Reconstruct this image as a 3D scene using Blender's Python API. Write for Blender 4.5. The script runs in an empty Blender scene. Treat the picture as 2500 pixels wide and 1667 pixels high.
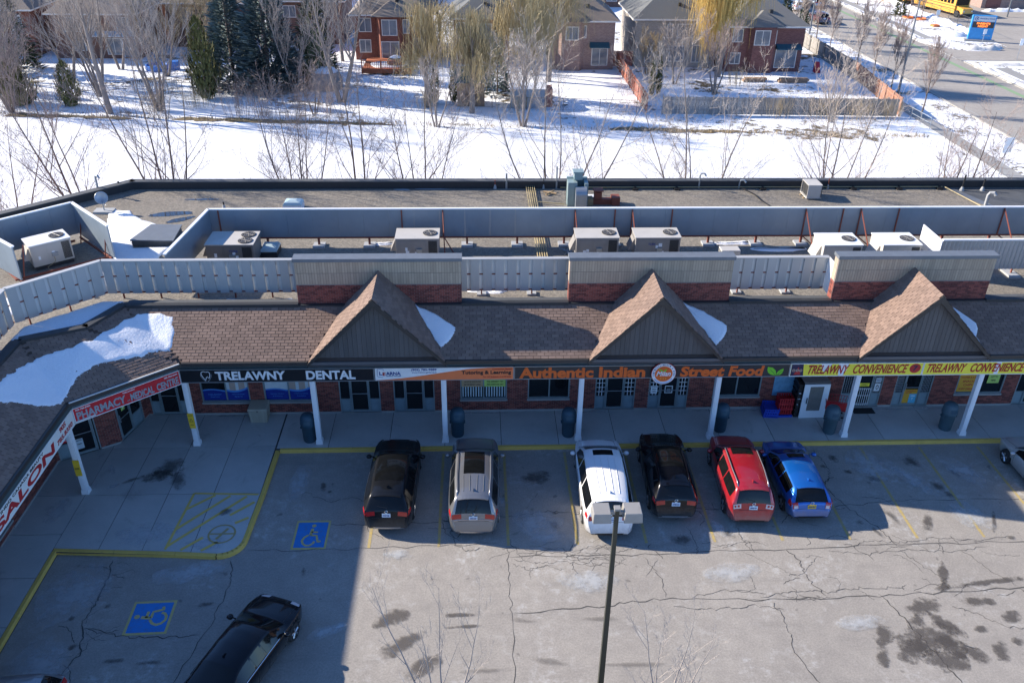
import bpy, math, random
from mathutils import Vector, Matrix
PI = math.pi
R = math.radians
S = bpy.context.scene
COL = S.collection
random.seed(7)

# ------------------------------------------------------------------ camera
cam = bpy.data.cameras.new('camera')
cam.sensor_width = 36.0
cam.lens = 2100.0 / 2500.0 * 36.0
cam.clip_end = 2000.0
cam_o = bpy.data.objects.new('camera', cam)
COL.objects.link(cam_o)
YAW, PITCH, ROLL = 0.044748, 0.529373, 0.013603
fw = Vector((math.sin(YAW) * math.cos(PITCH), math.cos(YAW) * math.cos(PITCH), -math.sin(PITCH)))
rt = Vector((math.cos(YAW), -math.sin(YAW), 0.0))
up = rt.cross(fw)
r2 = math.cos(ROLL) * rt + math.sin(ROLL) * up
u2 = -math.sin(ROLL) * rt + math.cos(ROLL) * up
CAM = Vector((4.1592, -23.9102, 22.8332))
cam_o.matrix_world = Matrix(((r2.x, u2.x, -fw.x, CAM.x), (r2.y, u2.y, -fw.y, CAM.y), (r2.z, u2.z, -fw.z, CAM.z), (0, 0, 0, 1)))
S.camera = cam_o

# ------------------------------------------------------------------ sky and sun
SUN = Vector((-1.92, 0.65, 1.0)).normalized()       # towards the sun
world = bpy.data.worlds.new('World')
S.world = world
world.use_nodes = True
wn = world.node_tree.nodes
wl = world.node_tree.links
for n in list(wn):
    wn.remove(n)
sky = wn.new('ShaderNodeTexSky')
sky.sky_type = 'NISHITA'
sky.sun_disc = False
sky.sun_elevation = math.asin(SUN.z)
sky.sun_rotation = math.atan2(SUN.x, SUN.y)
sky.air_density = 0.65
sky.dust_density = 0.0
sky.ozone_density = 6.5
bg = wn.new('ShaderNodeBackground')
bg.inputs['Strength'].default_value = 0.15
out = wn.new('ShaderNodeOutputWorld')
wl.new(sky.outputs[0], bg.inputs[0])
wl.new(bg.outputs[0], out.inputs[0])
sl = bpy.data.lights.new('sun', 'SUN')
sl.energy = 5.0
sl.angle = R(0.53)
sl.color = (1.0, 0.90, 0.77)
sun_o = bpy.data.objects.new('sun', sl)
COL.objects.link(sun_o)
sun_o.rotation_euler = SUN.to_track_quat('Z', 'Y').to_euler()
sun_o.location = (-60, 40, 60)
S.view_settings.view_transform = 'Standard'
S.view_settings.look = 'None'
S.view_settings.gamma = 1.0
S.view_settings.exposure = 1.12

# ------------------------------------------------------------------ materials
MATS = {}


class NB:
    """tiny node-graph helper for one material"""
    def __init__(self, name):
        self.m = bpy.data.materials.new(name)
        self.m.use_nodes = True
        self.n = self.m.node_tree.nodes
        self.l = self.m.node_tree.links
        self.p = self.n['Principled BSDF']
        self.geo = None

    def pos(self):
        if not self.geo:
            self.geo = self.n.new('ShaderNodeNewGeometry')
        return self.geo.outputs['Position']

    def objco(self):
        t = self.n.new('ShaderNodeTexCoord')
        return t.outputs['Object']

    def noise(self, scale, detail=4, rough=.6, vec=None, stretch=None, dist=0.0):
        t = self.n.new('ShaderNodeTexNoise')
        t.inputs['Scale'].default_value = scale
        t.inputs['Detail'].default_value = detail
        t.inputs['Roughness'].default_value = rough
        t.inputs['Distortion'].default_value = dist
        v = vec or self.pos()
        if stretch:
            mp = self.n.new('ShaderNodeMapping')
            mp.inputs['Scale'].default_value = stretch
            self.l.new(v, mp.inputs['Vector'])
            v = mp.outputs[0]
        self.l.new(v, t.inputs['Vector'])
        return t.outputs[0]

    def ramp(self, fac, lo, hi):
        r = self.n.new('ShaderNodeMapRange')
        r.interpolation_type = 'SMOOTHSTEP'
        r.inputs['From Min'].default_value = lo
        r.inputs['From Max'].default_value = hi
        self.l.new(fac, r.inputs['Value'])
        return r.outputs[0]

    def math(self, op, a, b=None):
        t = self.n.new('ShaderNodeMath')
        t.operation = op
        for i, v in enumerate((a, b)):
            if v is None:
                continue
            if isinstance(v, (int, float)):
                t.inputs[i].default_value = v
            else:
                self.l.new(v, t.inputs[i])
        return t.outputs[0]

    def mix(self, fac, a, b, mode='MIX'):
        t = self.n.new('ShaderNodeMix')
        t.data_type = 'RGBA'
        t.blend_type = mode
        for k, v in ((0, fac), (6, a), (7, b)):
            if isinstance(v, (int, float)):
                t.inputs[k].default_value = v
            elif isinstance(v, tuple):
                t.inputs[k].default_value = (v[0], v[1], v[2], 1)
            else:
                self.l.new(v, t.inputs[k])
        return t.outputs[2]

    def bump(self, h, strength=.3, dist=.02):
        b = self.n.new('ShaderNodeBump')
        b.inputs['Strength'].default_value = strength
        b.inputs['Distance'].default_value = dist
        self.l.new(h, b.inputs['Height'])
        self.l.new(b.outputs[0], self.p.inputs['Normal'])

    def rand(self):
        """random number per piece: face attribute 'tint' plus the object's own random"""
        a = self.n.new('ShaderNodeAttribute')
        a.attribute_name = 'tint'
        o = self.n.new('ShaderNodeObjectInfo')
        return self.math('FRACT', self.math('ADD', a.outputs['Fac'], o.outputs['Random']))

    def done(self, col, rough=.7, metal=0.0):
        if isinstance(col, tuple):
            self.p.inputs['Base Color'].default_value = (col[0], col[1], col[2], 1)
        else:
            self.l.new(col, self.p.inputs['Base Color'])
        if isinstance(rough, (int, float)):
            self.p.inputs['Roughness'].default_value = rough
        else:
            self.l.new(rough, self.p.inputs['Roughness'])
        self.p.inputs['Metallic'].default_value = metal
        MATS[self.m.name] = self.m
        return self.m


def mul(c, k):
    return (min(1, c[0] * k), min(1, c[1] * k), min(1, c[2] * k))


def simple(name, c, rough=.6, metal=0.0, var=.18, scale=3.0, bump=0.0, bscale=60, coat=0.0, spec=None, piece=0.0, grime=0.0, gcol=(.05, .045, .04)):
    b = NB(name)
    col = b.mix(b.noise(scale, 5), mul(c, 1 - var), mul(c, 1 + var))
    if piece:
        r = b.rand()
        col = b.mix(r, b.mix(1.0, col, (1 - piece,) * 3, 'MULTIPLY'), b.mix(1.0, col, (1 + piece,) * 3, 'MULTIPLY'))
    if grime:
        col = b.mix(b.math('MULTIPLY', b.ramp(b.noise(1.3, 6, .7), .5, .72), grime), col, gcol)
    if bump:
        b.bump(b.noise(bscale, 3), bump, .01)
    if coat:
        b.p.inputs['Coat Weight'].default_value = coat
        b.p.inputs['Coat Roughness'].default_value = .06
    if spec is not None:
        b.p.inputs['Specular IOR Level'].default_value = spec
    return b.done(col, rough, metal)


M = MATS


def asphalt(name, base, salt=.5, warm=(1.05, .97, .86), crack=True):
    b = NB(name)
    big = b.noise(.22, 6, .62)
    mid = b.noise(1.6, 6, .65)
    fine = b.noise(55, 4, .75)
    c0 = tuple(base * w for w in warm)
    col = b.mix(big, mul(c0, .78), mul(c0, 1.2))
    col = b.mix(b.ramp(mid, .3, .75), b.mix(1.0, col, (.86, .86, .87), 'MULTIPLY'), col)
    col = b.mix(fine, b.mix(1.0, col, (.62, .62, .62), 'MULTIPLY'), b.mix(1.0, col, (1.32, 1.31, 1.29), 'MULTIPLY'))
    sp = b.noise(15, 5, .85)
    col = b.mix(b.ramp(sp, .3, .7), b.mix(1.0, col, (.78, .78, .78), 'MULTIPLY'), b.mix(1.0, col, (1.17, 1.17, 1.17), 'MULTIPLY'))
    tr = b.ramp(b.noise(.6, 5, .6, stretch=(.25, 2.2, 1)), .52, .75)
    col = b.mix(b.math('MULTIPLY', tr, .22), col, (.1, .095, .09))
    # dried road-salt bloom
    s1 = b.ramp(b.noise(.4, 7, .68, dist=.6), .47, .72)
    s2 = b.ramp(b.noise(3.2, 6, .7), .45, .7)
    col = b.mix(b.math('MULTIPLY', b.math('MULTIPLY', s1, s2), salt), col, (.46, .46, .45))
    # oil drips
    d = b.ramp(b.noise(2.3, 2, .4), .70, .78)
    col = b.mix(b.math('MULTIPLY', d, .45), col, (.035, .033, .03))
    b.bump(fine, .35, .006)
    return b.done(col, .88)


asphalt('lot_asphalt', .305, .8)
asphalt('road_asphalt', .34, .5)
simple('patched_asphalt', (.16, .155, .15), .9, var=.25, scale=8, bump=.3)


def concrete(name, c, piece=.08):
    b = NB(name)
    col = b.mix(b.noise(.7, 7, .65), mul(c, .74), mul(c, 1.2))
    fine = b.noise(42, 5, .75)
    col = b.mix(fine, b.mix(1.0, col, (.7, .7, .7), 'MULTIPLY'), b.mix(1.0, col, (1.25, 1.25, 1.24), 'MULTIPLY'))
    r = b.rand()
    col = b.mix(r, b.mix(1.0, col, (1 - piece,) * 3, 'MULTIPLY'), b.mix(1.0, col, (1 + piece,) * 3, 'MULTIPLY'))
    st = b.ramp(b.noise(1.1, 6, .7, dist=.8), .56, .72)
    col = b.mix(b.math('MULTIPLY', st, .4), col, mul(c, .45))
    sa = b.ramp(b.noise(.8, 7, .7), .58, .75)
    col = b.mix(b.math('MULTIPLY', sa, .35), col, (.45, .46, .46))
    b.bump(fine, .25, .006)
    return b.done(col, .85)


concrete('sidewalk_concrete', (.42, .425, .405))
concrete('pale_concrete', (.30, .295, .28))
simple('joint_dirt', (.06, .058, .055), .95)


def paint(name, c, under, wear=.5):
    b = NB(name)
    n = b.noise(7, 7, .75)
    n2 = b.noise(38, 4, .7)
    w = b.ramp(b.math('ADD', b.math('MULTIPLY', n, .7), b.math('MULTIPLY', n2, .3)), .62 - wear * .25, .70 - wear * .12)
    col = b.mix(w, b.mix(b.noise(2, 5), mul(c, .75), mul(c, 1.1)), under)
    b.bump(n2, .2, .005)
    return b.done(col, .75)


paint('kerb_yellow', (.66, .44, .10), (.34, .26, .13), .3)
paint('line_yellow', (.46, .34, .10), (.28, .25, .18), .75)
paint('hatch_yellow', (.66, .47, .12), (.38, .33, .2), .15)
paint('line_white', (.5, .5, .48), (.2, .19, .18), .8)
paint('sign_blue_paint', (.02, .20, .56), (.05, .16, .34), .6)
paint('symbol_cream', (.52, .42, .16), (.1, .22, .45), .35)
paint('bike_green', (.22, .42, .16), (.23, .25, .2), .85)

# snow
b = NB('snow')
n1 = b.noise(.35, 5, .6)
n2 = b.noise(9, 5, .7)
c = b.mix(n1, (.72, .74, .77), (.82, .825, .835))
b.bump(b.math('ADD', b.math('MULTIPLY', n1, 1.0), b.math('MULTIPLY', n2, .3)), .8, .16)
b.p.inputs['Specular IOR Level'].default_value = .25
b.done(c, .8)
# thawing snow over dead grass
b = NB('yard_snow')
n1 = b.noise(.09, 6, .62, dist=.3)
n2 = b.noise(1.1, 8, .72)
n3 = b.noise(14, 5, .75)
f = b.math('ADD', b.math('ADD', b.math('MULTIPLY', n1, .55), b.math('MULTIPLY', n2, .38)), b.math('MULTIPLY', n3, .07))
fac = b.ramp(f, .535, .575)
gr = b.mix(n3, (.045, .035, .02), (.17, .125, .06))
sn = b.mix(n2, (.76, .79, .83), (.88, .89, .9))
b.bump(b.math('ADD', b.math('MULTIPLY', fac, -1.0), b.math('MULTIPLY', n2, .8)), .55, .12)
b.done(b.mix(fac, sn, gr), .85)
b = NB('patchy_snow')
n1 = b.noise(.25, 6, .62, dist=.3)
n2 = b.noise(2.2, 8, .75)
n3 = b.noise(16, 5, .75)
f = b.math('ADD', b.math('ADD', b.math('MULTIPLY', n1, .4), b.math('MULTIPLY', n2, .46)), b.math('MULTIPLY', n3, .14))
fac = b.ramp(f, .515, .56)
gr = b.mix(n3, (.05, .045, .025), (.2, .155, .085))
b.bump(b.math('ADD', b.math('MULTIPLY', fac, -1.0), n2), .6, .1)
b.done(b.mix(fac, b.mix(n2, (.74, .76, .79), (.88, .88, .89)), gr), .85)
simple('dead_grass', (.16, .12, .06), .95, var=.5, scale=6, bump=.6, bscale=30)
simple('dirty_snow', (.55, .54, .52), .85, var=.3, scale=2.5, bump=.8, bscale=14)

# roof gravel
b = NB('roof_gravel')
fine = b.math('ADD', b.math('MULTIPLY', b.ramp(b.noise(9, 4, .9), .36, .64), .62), b.math('MULTIPLY', b.noise(45, 3, .8), .4))
big = b.noise(.5, 6, .65)
col = b.mix(big, (.15, .132, .108), (.27, .245, .205))
col = b.mix(fine, b.mix(1.0, col, (.45, .45, .46), 'MULTIPLY'), b.mix(1.0, col, (1.5, 1.48, 1.44), 'MULTIPLY'))
b.bump(fine, .7, .02)
b.done(col, .95)
simple('roof_membrane', (.075, .08, .085), .8, var=.3, scale=2, bump=.2, bscale=30)
simple('black_flashing', (.028, .03, .033), .55, var=.3, scale=5)
simple('grey_flashing', (.17, .185, .2), .5, .3, var=.2)
b = NB('puddle_water')
b.p.inputs['Specular IOR Level'].default_value = .8
b.done((.03, .035, .04), .06)

# shingles
b = NB('shingle')
r = b.rand()
col = b.mix(b.ramp(r, 0, 1), (.165, .112, .087), (.222, .152, .118))
fine = b.noise(70, 3, .8, vec=b.pos())
col = b.mix(fine, b.mix(1.0, col, (.6, .6, .6), 'MULTIPLY'), b.mix(1.0, col, (1.4, 1.4, 1.4), 'MULTIPLY'))
col = b.mix(b.math('MULTIPLY', b.ramp(b.noise(.6, 5), .4, .7), .3), col, (.13, .092, .076))
b.bump(fine, .4, .006)
b.done(col, .93)
# brick
b = NB('red_brick')
r = b.rand()
col = b.mix(b.ramp(r, .1, .9), (.125, .036, .03), (.265, .076, .055))
fine = b.noise(60, 4, .75)
col = b.mix(fine, b.mix(1.0, col, (.7, .7, .7), 'MULTIPLY'), b.mix(1.0, col, (1.3, 1.3, 1.3), 'MULTIPLY'))
ef = b.ramp(b.noise(.9, 6, .7), .62, .8)
col = b.mix(b.math('MULTIPLY', ef, .3), col, (.34, .3, .29))
b.bump(fine, .4, .006)
b.done(col, .9)
simple('mortar', (.26, .22, .2), .95, var=.2, scale=12)
simple('tan_block', (.41, .32, .23), .9, var=.12, scale=6, bump=.3, piece=.1)
simple('tan_joint', (.22, .175, .13), .95)
simple('dark_siding', (.086, .083, .083), .6, var=.15, scale=3, piece=.12)
simple('brown_trim', (.038, .034, .031), .5, var=.2)
simple('grey_trim', (.10, .10, .105), .5, var=.15)
simple('teal_fascia', (.055, .085, .09), .55, var=.2)
simple('white_paint', (.74, .75, .76), .5, var=.06, scale=2, grime=.12)
simple('soffit_white', (.55, .56, .56), .7)
simple('storefront_metal', (.24, .29, .3), .45, .35, var=.12, grime=.15)
simple('panel_blue_grey', (.2, .26, .28), .55, var=.15, grime=.2)
simple('screen_panel', (.43, .43, .415), .5, .25, var=.1, scale=1.2, piece=.06)
simple('screen_light', (.55, .56, .55), .5, .2, var=.08)
simple('screen_back', (.235, .29, .34), .45, .35, var=.2, scale=.9)
simple('rust_steel', (.22, .06, .035), .7, var=.3, scale=8)
simple('hvac_beige', (.50, .475, .43), .5, .1, var=.08, grime=.1)
simple('hvac_grey', (.27, .255, .24), .5, .15, var=.1, grime=.12)
simple('hvac_brown', (.19, .172, .155), .5, .15, var=.1, grime=.12)
simple('hvac_dark', (.03, .03, .03), .6)
simple('galvanised', (.36, .39, .41), .4, .6, var=.15)
simple('duct_green', (.25, .33, .33), .5, .3, var=.15)
simple('gas_yellow', (.36, .29, .15), .6, var=.2)
simple('wood_plank', (.34, .24, .13), .85, var=.3, scale=6)
simple('footing_grey', (.34, .35, .35), .8)
simple('black_plastic', (.015, .015, .016), .5)
simple('rubber', (.018, .018, .019), .85, var=.3, scale=20)
simple('bin_blue', (.028, .068, .098), .55, var=.2, grime=.2)
simple('bin_slate', (.055, .1, .125), .55, var=.2, grime=.2)
simple('crate_red', (.42, .015, .02), .45)
simple('crate_blue', (.02, .06, .42), .45)
simple('box_tan', (.33, .3, .235), .75, var=.12, piece=.08)
simple('pole_bronze', (.05, .052, .04), .45, .3)
simple('lamp_grey', (.3, .285, .26), .5, .2, var=.12, grime=.2)
simple('chrome', (.6, .6, .61), .18, 1.0, var=.03)
simple('alloy', (.42, .43, .45), .3, .8, var=.1)
simple('plate_white', (.6, .68, .75), .4)
simple('plate_yellow', (.55, .4, .06), .4)
simple('plate_ink', (.03, .06, .25), .5)
simple('tail_red', (.42, .012, .012), .15, coat=.8)
simple('lamp_clear', (.62, .56, .56), .15, coat=.8)
simple('sticker_yellow', (.72, .46, .03), .5)
simple('ink_black', (.02, .02, .02), .6)
simple('ink_white', (.75, .77, .78), .5)
simple('ink_blue', (.02, .05, .22), .5)
simple('ink_orange', (.72, .13, .02), .5)
simple('ink_red', (.42, .02, .022), .5)
simple('ink_green', (.18, .55, .03), .5)
simple('ink_grey', (.3, .33, .36), .5)
simple('sign_black', (.012, .013, .016), .35)
simple('sign_charcoal', (.03, .032, .035), .4)
simple('sign_white', (.78, .79, .78), .45)
simple('sign_cream', (.74, .74, .68), .45, var=.05)
simple('sign_red', (.55, .02, .03), .4, var=.08)
simple('sign_orange', (.8, .2, .07), .4, var=.06)
simple('sign_yellow', (.86, .74, .06), .4, var=.08, scale=4)
simple('sign_navy', (.015, .015, .06), .4)
simple('film_blue', (.015, .035, .24), .25)
simple('film_light', (.08, .25, .6), .25)
simple('film_skin', (.45, .34, .28), .35)
simple('film_pale', (.55, .6, .62), .35)
simple('poster_blue', (.13, .3, .45), .5, var=.5, scale=6)
simple('poster_orange', (.62, .32, .03), .5, var=.15)
simple('poster_green', (.42, .6, .14), .5)
simple('poster_tan', (.44, .3, .17), .5)
simple('poster_teal', (.1, .4, .55), .5)
simple('blind_white', (.42, .5, .52), .6)
simple('interior_dark', (.022, .02, .018), .9)
simple('fridge_white', (.72, .74, .75), .3, var=.05)
simple('fridge_glass', (.17, .16, .145), .25, var=.25, scale=4)
b = NB('shop_glass')
b.p.inputs['Specular IOR Level'].default_value = .6
b.done((.008, .01, .012), .05)
b = NB('car_glass')
b.p.inputs['Specular IOR Level'].default_value = .35
b.done(b.mix(b.noise(5, 3), (.003, .0035, .004), (.010, .011, .012)), .05)
b = NB('house_glass')
b.done(b.mix(b.noise(.8, 4), (.05, .06, .075), (.3, .33, .36)), .08)
b = NB('clear_dome')
b.done((.4, .5, .52), .12)


def carpaint(name, c, metal=.35, rough=.3, dust=.15, coat=1.0, spec=.5):
    b = NB(name)
    n = b.noise(1.4, 6, .7)
    col = b.mix(b.math('MULTIPLY', b.ramp(n, .45, .75), dust), c, (.22, .22, .22))
    xyz = b.n.new('ShaderNodeSeparateXYZ')
    b.l.new(b.objco(), xyz.inputs[0])
    low_ = b.math('MULTIPLY', b.ramp(b.math('SUBTRACT', b.math('MULTIPLY', b.noise(6, 5, .7), .5), xyz.outputs[2]), -.62, -.05), .5 if max(c) > .1 else .22)
    col = b.mix(low_, col, (.2, .195, .185))
    b.p.inputs['Coat Weight'].default_value = coat
    b.p.inputs['Coat Roughness'].default_value = .05
    b.p.inputs['Specular IOR Level'].default_value = spec
    return b.done(col, rough, metal)


carpaint('paint_charcoal', (.009, .010, .012), .1, .3, .01, .4, .12)
carpaint('paint_grey', (.205, .21, .22), .55, .32, .06)
carpaint('paint_white', (.76, .76, .76), 0, .3, .06)
carpaint('paint_black', (.003, .0035, .006), 0, .25, .0, .55, .15)
carpaint('paint_red', (.33, .009, .018), .25, .33, .12)
carpaint('paint_blue', (.006, .115, .44), .45, .3, .05)
carpaint('paint_silver', (.5, .5, .49), .4, .32, .12)
carpaint('paint_maroon', (.1, .02, .02), .3, .3, .1)
simple('bus_yellow', (.72, .36, .06), .4, var=.06)

# trees
simple('bark_grey', (.22, .19, .17), .95, var=.35, scale=6, bump=.5, bscale=25)
simple('bark_brown', (.17, .133, .112), .95, var=.35, scale=6, bump=.5, bscale=25)
simple('twig_ash', (.32, .285, .26), .9, var=.25, scale=2)
simple('twig_pale', (.40, .335, .28), .9, var=.3, scale=2)
simple('twig_mauve', (.29, .225, .195), .9, var=.3, scale=2)
simple('willow_twig', (.40, .32, .17), .9, var=.3, scale=1.5)
simple('willow_gold', (.58, .40, .12), .9, var=.3, scale=1.5)
simple('spruce_blue', (.15, .205, .205), .9, var=.4, scale=3, piece=.4)
simple('spruce_dark', (.065, .09, .05), .9, var=.4, scale=3, piece=.4)
simple('cedar_olive', (.105, .11, .036), .9, var=.4, scale=3, piece=.4)
simple('shrub_tan', (.33, .26, .16), .9, var=.4, scale=3)
# houses
for nm, lo, hi in (('house_red', (.1, .036, .026), (.24, .088, .058)), ('house_rose', (.17, .11, .095), (.33, .235, .20)), ('house_grey', (.24, .215, .19), (.38, .345, .30)), ('house_wine', (.085, .036, .034), (.22, .1, .085)), ('house_brown', (.1, .056, .042), (.22, .125, .095))):
    b = NB(nm)
    t = b.n.new('ShaderNodeTexBrick')
    t.inputs['Color1'].default_value = (*lo, 1)
    t.inputs['Color2'].default_value = (*hi, 1)
    t.inputs['Mortar'].default_value = (*mul(hi, 1.35), 1)
    t.inputs['Scale'].default_value = 1.0
    t.inputs['Mortar Size'].default_value = .012
    t.inputs['Brick Width'].default_value = .24
    t.inputs['Row Height'].default_value = .085
    cx = b.n.new('ShaderNodeSeparateXYZ')
    b.l.new(b.pos(), cx.inputs[0])
    cb = b.n.new('ShaderNodeCombineXYZ')
    b.l.new(b.math('ADD', cx.outputs[0], cx.outputs[1]), cb.inputs[0])
    b.l.new(cx.outputs[2], cb.inputs[1])
    b.l.new(cb.outputs[0], t.inputs['Vector'])
    b.done(b.mix(.35, t.outputs[0], b.mix(b.noise(1.2, 5), mul(lo, 1.2), hi)), .92)
for nm, c in (('roof_tan', (.23, .19, .155)), ('roof_slate', (.125, .13, .13)), ('roof_grey', (.175, .17, .16)), ('roof_dark', (.07, .075, .085))):
    b = NB(nm)
    n1 = b.noise(9, 4, .7, stretch=(1, 1, 3))
    b.done(b.mix(b.noise(.7, 5), b.mix(n1, mul(c, .6), mul(c, 1.15)), b.mix(n1, mul(c, .8), mul(c, 1.35))), .95)
simple('house_trim', (.66, .63, .58), .6)
simple('fence_red', (.34, .13, .09), .85, var=.25, piece=.25)
simple('fence_grey', (.27, .25, .225), .9, var=.25, piece=.25)
simple('fence_orange', (.30, .15, .1), .9, var=.25, piece=.25)
simple('deck_red', (.4, .13, .06), .8, var=.2, piece=.15)
simple('shingle_slot', (.075, .05, .039), .95)
simple('shed_tan', (.3, .2, .13), .85, var=.15, piece=.12)
simple('shed_grey', (.3, .33, .36), .7, var=.1)
simple('tarp_teal', (.03, .1, .13), .7)
simple('tarp_grey', (.2, .2, .2), .8)
simple('chain_metal', (.1, .1, .1), .6, .5)
simple('street_pole', (.17, .18, .19), .5, .4)
simple('orange_plastic', (.75, .2, .05), .6)
simple('pylon_blue', (.03, .27, .6), .45)
simple('led_black', (.03, .03, .035), .4)
simple('play_red', (.5, .03, .04), .5)
simple('play_blue', (.04, .16, .5), .5)
b = NB('led_text')
b.p.inputs['Emission Color'].default_value = (1, .22, .03, 1)
b.p.inputs['Emission Strength'].default_value = 1.2
b.done((.8, .2, .03), .5)


def decal(name, c, lo, hi, scale, alpha=.8, rough=.8):
    """irregular see-through stain laid on paving"""
    b = NB(name)
    a = b.n.new('ShaderNodeAttribute')
    a.attribute_name = 'edge'
    n = b.math('ADD', b.math('MULTIPLY', b.noise(scale, 6, .68), .8), b.math('MULTIPLY', b.noise(scale * 5, 4, .7), .2))
    f = b.math('ADD', b.math('SUBTRACT', a.outputs['Fac'], .5), n)
    al = b.math('MULTIPLY', b.ramp(f, lo, hi), alpha)
    b.l.new(al, b.p.inputs['Alpha'])
    return b.done(c, rough)


decal('wet_stain', (.075, .066, .06), .70, .92, 2.0, .62)
decal('oil_stain', (.03, .03, .03), .68, .98, 3.0, .5)
decal('salt_stain', (.5, .52, .53), .62, 1.05, 2.4, .6)
decal('faint_stain', (.1, .09, .08), .66, 1.0, 1.6, .35)

# ------------------------------------------------------------------ mesh helpers
class MB:
    def __init__(self):
        self.v, self.f, self.t, self.mi, self.e = [], [], [], [], None

    def face(self, pts, tint=None, m=0):
        i = len(self.v)
        self.v.extend(tuple(p) for p in pts)
        self.f.append(tuple(range(i, i + len(pts))))
        self.t.append(tint or 0.0)
        self.mi.append(m)

    def hexa(self, p, tint=None, m=0, skip=()):
        """p: 8 points, bottom 0-3 ccw, top 4-7"""
        i = len(self.v)
        self.v.extend(tuple(q) for q in p)
        for k, q in enumerate(((3, 2, 1, 0), (4, 5, 6, 7), (0, 1, 5, 4), (1, 2, 6, 5), (2, 3, 7, 6), (3, 0, 4, 7))):
            if k in skip:
                continue
            self.f.append(tuple(i + a for a in q))
            self.t.append(tint or 0.0)
            self.mi.append(m)
        return self

    def box(self, x0, x1, y0, y1, z0, z1, tint=None, m=0, skip=()):
        return self.hexa([(x0, y0, z0), (x1, y0, z0), (x1, y1, z0), (x0, y1, z0), (x0, y0, z1), (x1, y0, z1), (x1, y1, z1), (x0, y1, z1)], tint, m, skip)

    def obox(self, fr, a0, a1, b0, b1, c0, c1, tint=None, m=0, skip=()):
        """box in a frame fr=(origin, ex, ey, ez)"""
        o, ex, ey, ez = fr
        P = lambda a, b, c: o + ex * a + ey * b + ez * c
        return self.hexa([P(a0, b0, c0), P(a1, b0, c0), P(a1, b1, c0), P(a0, b1, c0), P(a0, b0, c1), P(a1, b0, c1), P(a1, b1, c1), P(a0, b1, c1)], tint, m, skip)

    def tube(self, pts, rad, n=6, cap=True, m=0):
        """pts list of Vector, rad list or number"""
        pts = [Vector(p) for p in pts]
        if not isinstance(rad, (list, tuple)):
            rad = [rad] * len(pts)
        i0 = len(self.v)
        prev = None
        for k, p in enumerate(pts):
            d = (pts[min(k + 1, len(pts) - 1)] - pts[max(k - 1, 0)])
            if d.length < 1e-9:
                d = Vector((0, 0, 1))
            d.normalize()
            a = prev or Vector((1, 0, 0) if abs(d.x) < .9 else (0, 1, 0))
            u = (a - d * a.dot(d))
            if u.length < 1e-6:
                u = Vector((0, 1, 0)).cross(d)
            u.normalize()
            prev = u
            w = d.cross(u)
            for j in range(n):
                an = 2 * PI * j / n
                q = p + (u * math.cos(an) + w * math.sin(an)) * rad[k]
                self.v.append((q.x, q.y, q.z))
        for k in range(len(pts) - 1):
            for j in range(n):
                a, bb = i0 + k * n + j, i0 + k * n + (j + 1) % n
                self.f.append((a, bb, bb + n, a + n))
                self.t.append(0.0)
                self.mi.append(m)
        if cap:
            for s, k in ((1, 0), (0, len(pts) - 1)):
                q = tuple(i0 + k * n + j for j in range(n))
                self.f.append(q[::-1] if s else q)
                self.t.append(0.0)
                self.mi.append(m)
        return self

    def lathe(self, prof, n=20, c=(0, 0, 0), axis='z', m=0, close=True):
        """prof: list of (r, h)"""
        i0 = len(self.v)
        for r, h in prof:
            for j in range(n):
                a = 2 * PI * j / n
                x, y = r * math.cos(a), r * math.sin(a)
                q = (x, y, h) if axis == 'z' else ((h, x, y) if axis == 'x' else (y, h, x))
                self.v.append((q[0] + c[0], q[1] + c[1], q[2] + c[2]))
        for k in range(len(prof) - 1):
            for j in range(n):
                a, bb = i0 + k * n + j, i0 + k * n + (j + 1) % n
                self.f.append((a, bb, bb + n, a + n))
                self.t.append(0.0)
                self.mi.append(m)
        if close:
            for k in (0, len(prof) - 1):
                if prof[k][0] > 1e-4:
                    q = tuple(i0 + k * n + j for j in range(n))
                    self.f.append(q[::-1] if k == 0 else q)
                    self.t.append(0.0)
                    self.mi.append(m)
        return self

    def prism(self, poly, z0, z1, m=0, fr=None):
        """extrude a 2d polygon (ccw) between z0 and z1, or along ez of a frame"""
        n = len(poly)
        if fr:
            o, ex, ey, ez = fr
            P = lambda p, z: o + ex * p[0] + ey * p[1] + ez * z
        else:
            P = lambda p, z: (p[0], p[1], z)
        i = len(self.v)
        self.v.extend(tuple(P(p, z0)) for p in poly)
        self.v.extend(tuple(P(p, z1)) for p in poly)
        fs = [tuple(range(i + n - 1, i - 1, -1)), tuple(range(i + n, i + 2 * n))]
        for k in range(n):
            a, bb = i + k, i + (k + 1) % n
            fs.append((a, bb, bb + n, a + n))
        for q in fs:
            self.f.append(q)
            self.t.append(0.0)
            self.mi.append(m)
        return self

    def mesh(self, name, smooth=False):
        me = bpy.data.meshes.new(name)
        me.from_pydata(self.v, [], self.f)
        if any(self.t):
            at = me.attributes.new('tint', 'FLOAT', 'FACE')
            at.data.foreach_set('value', self.t)
        if any(self.mi):
            me.polygons.foreach_set('material_index', self.mi)
        if self.e:
            at = me.attributes.new('edge', 'FLOAT', 'POINT')
            at.data.foreach_set('value', self.e)
        if smooth:
            me.polygons.foreach_set('use_smooth', [True] * len(me.polygons))
        me.update()
        return me

    def build(self, name, mat, parent=None, local=False, smooth=False, bevel=0, **kw):
        return link(name, self.mesh(name, smooth), mat, parent, local, bevel, **kw)


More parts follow.
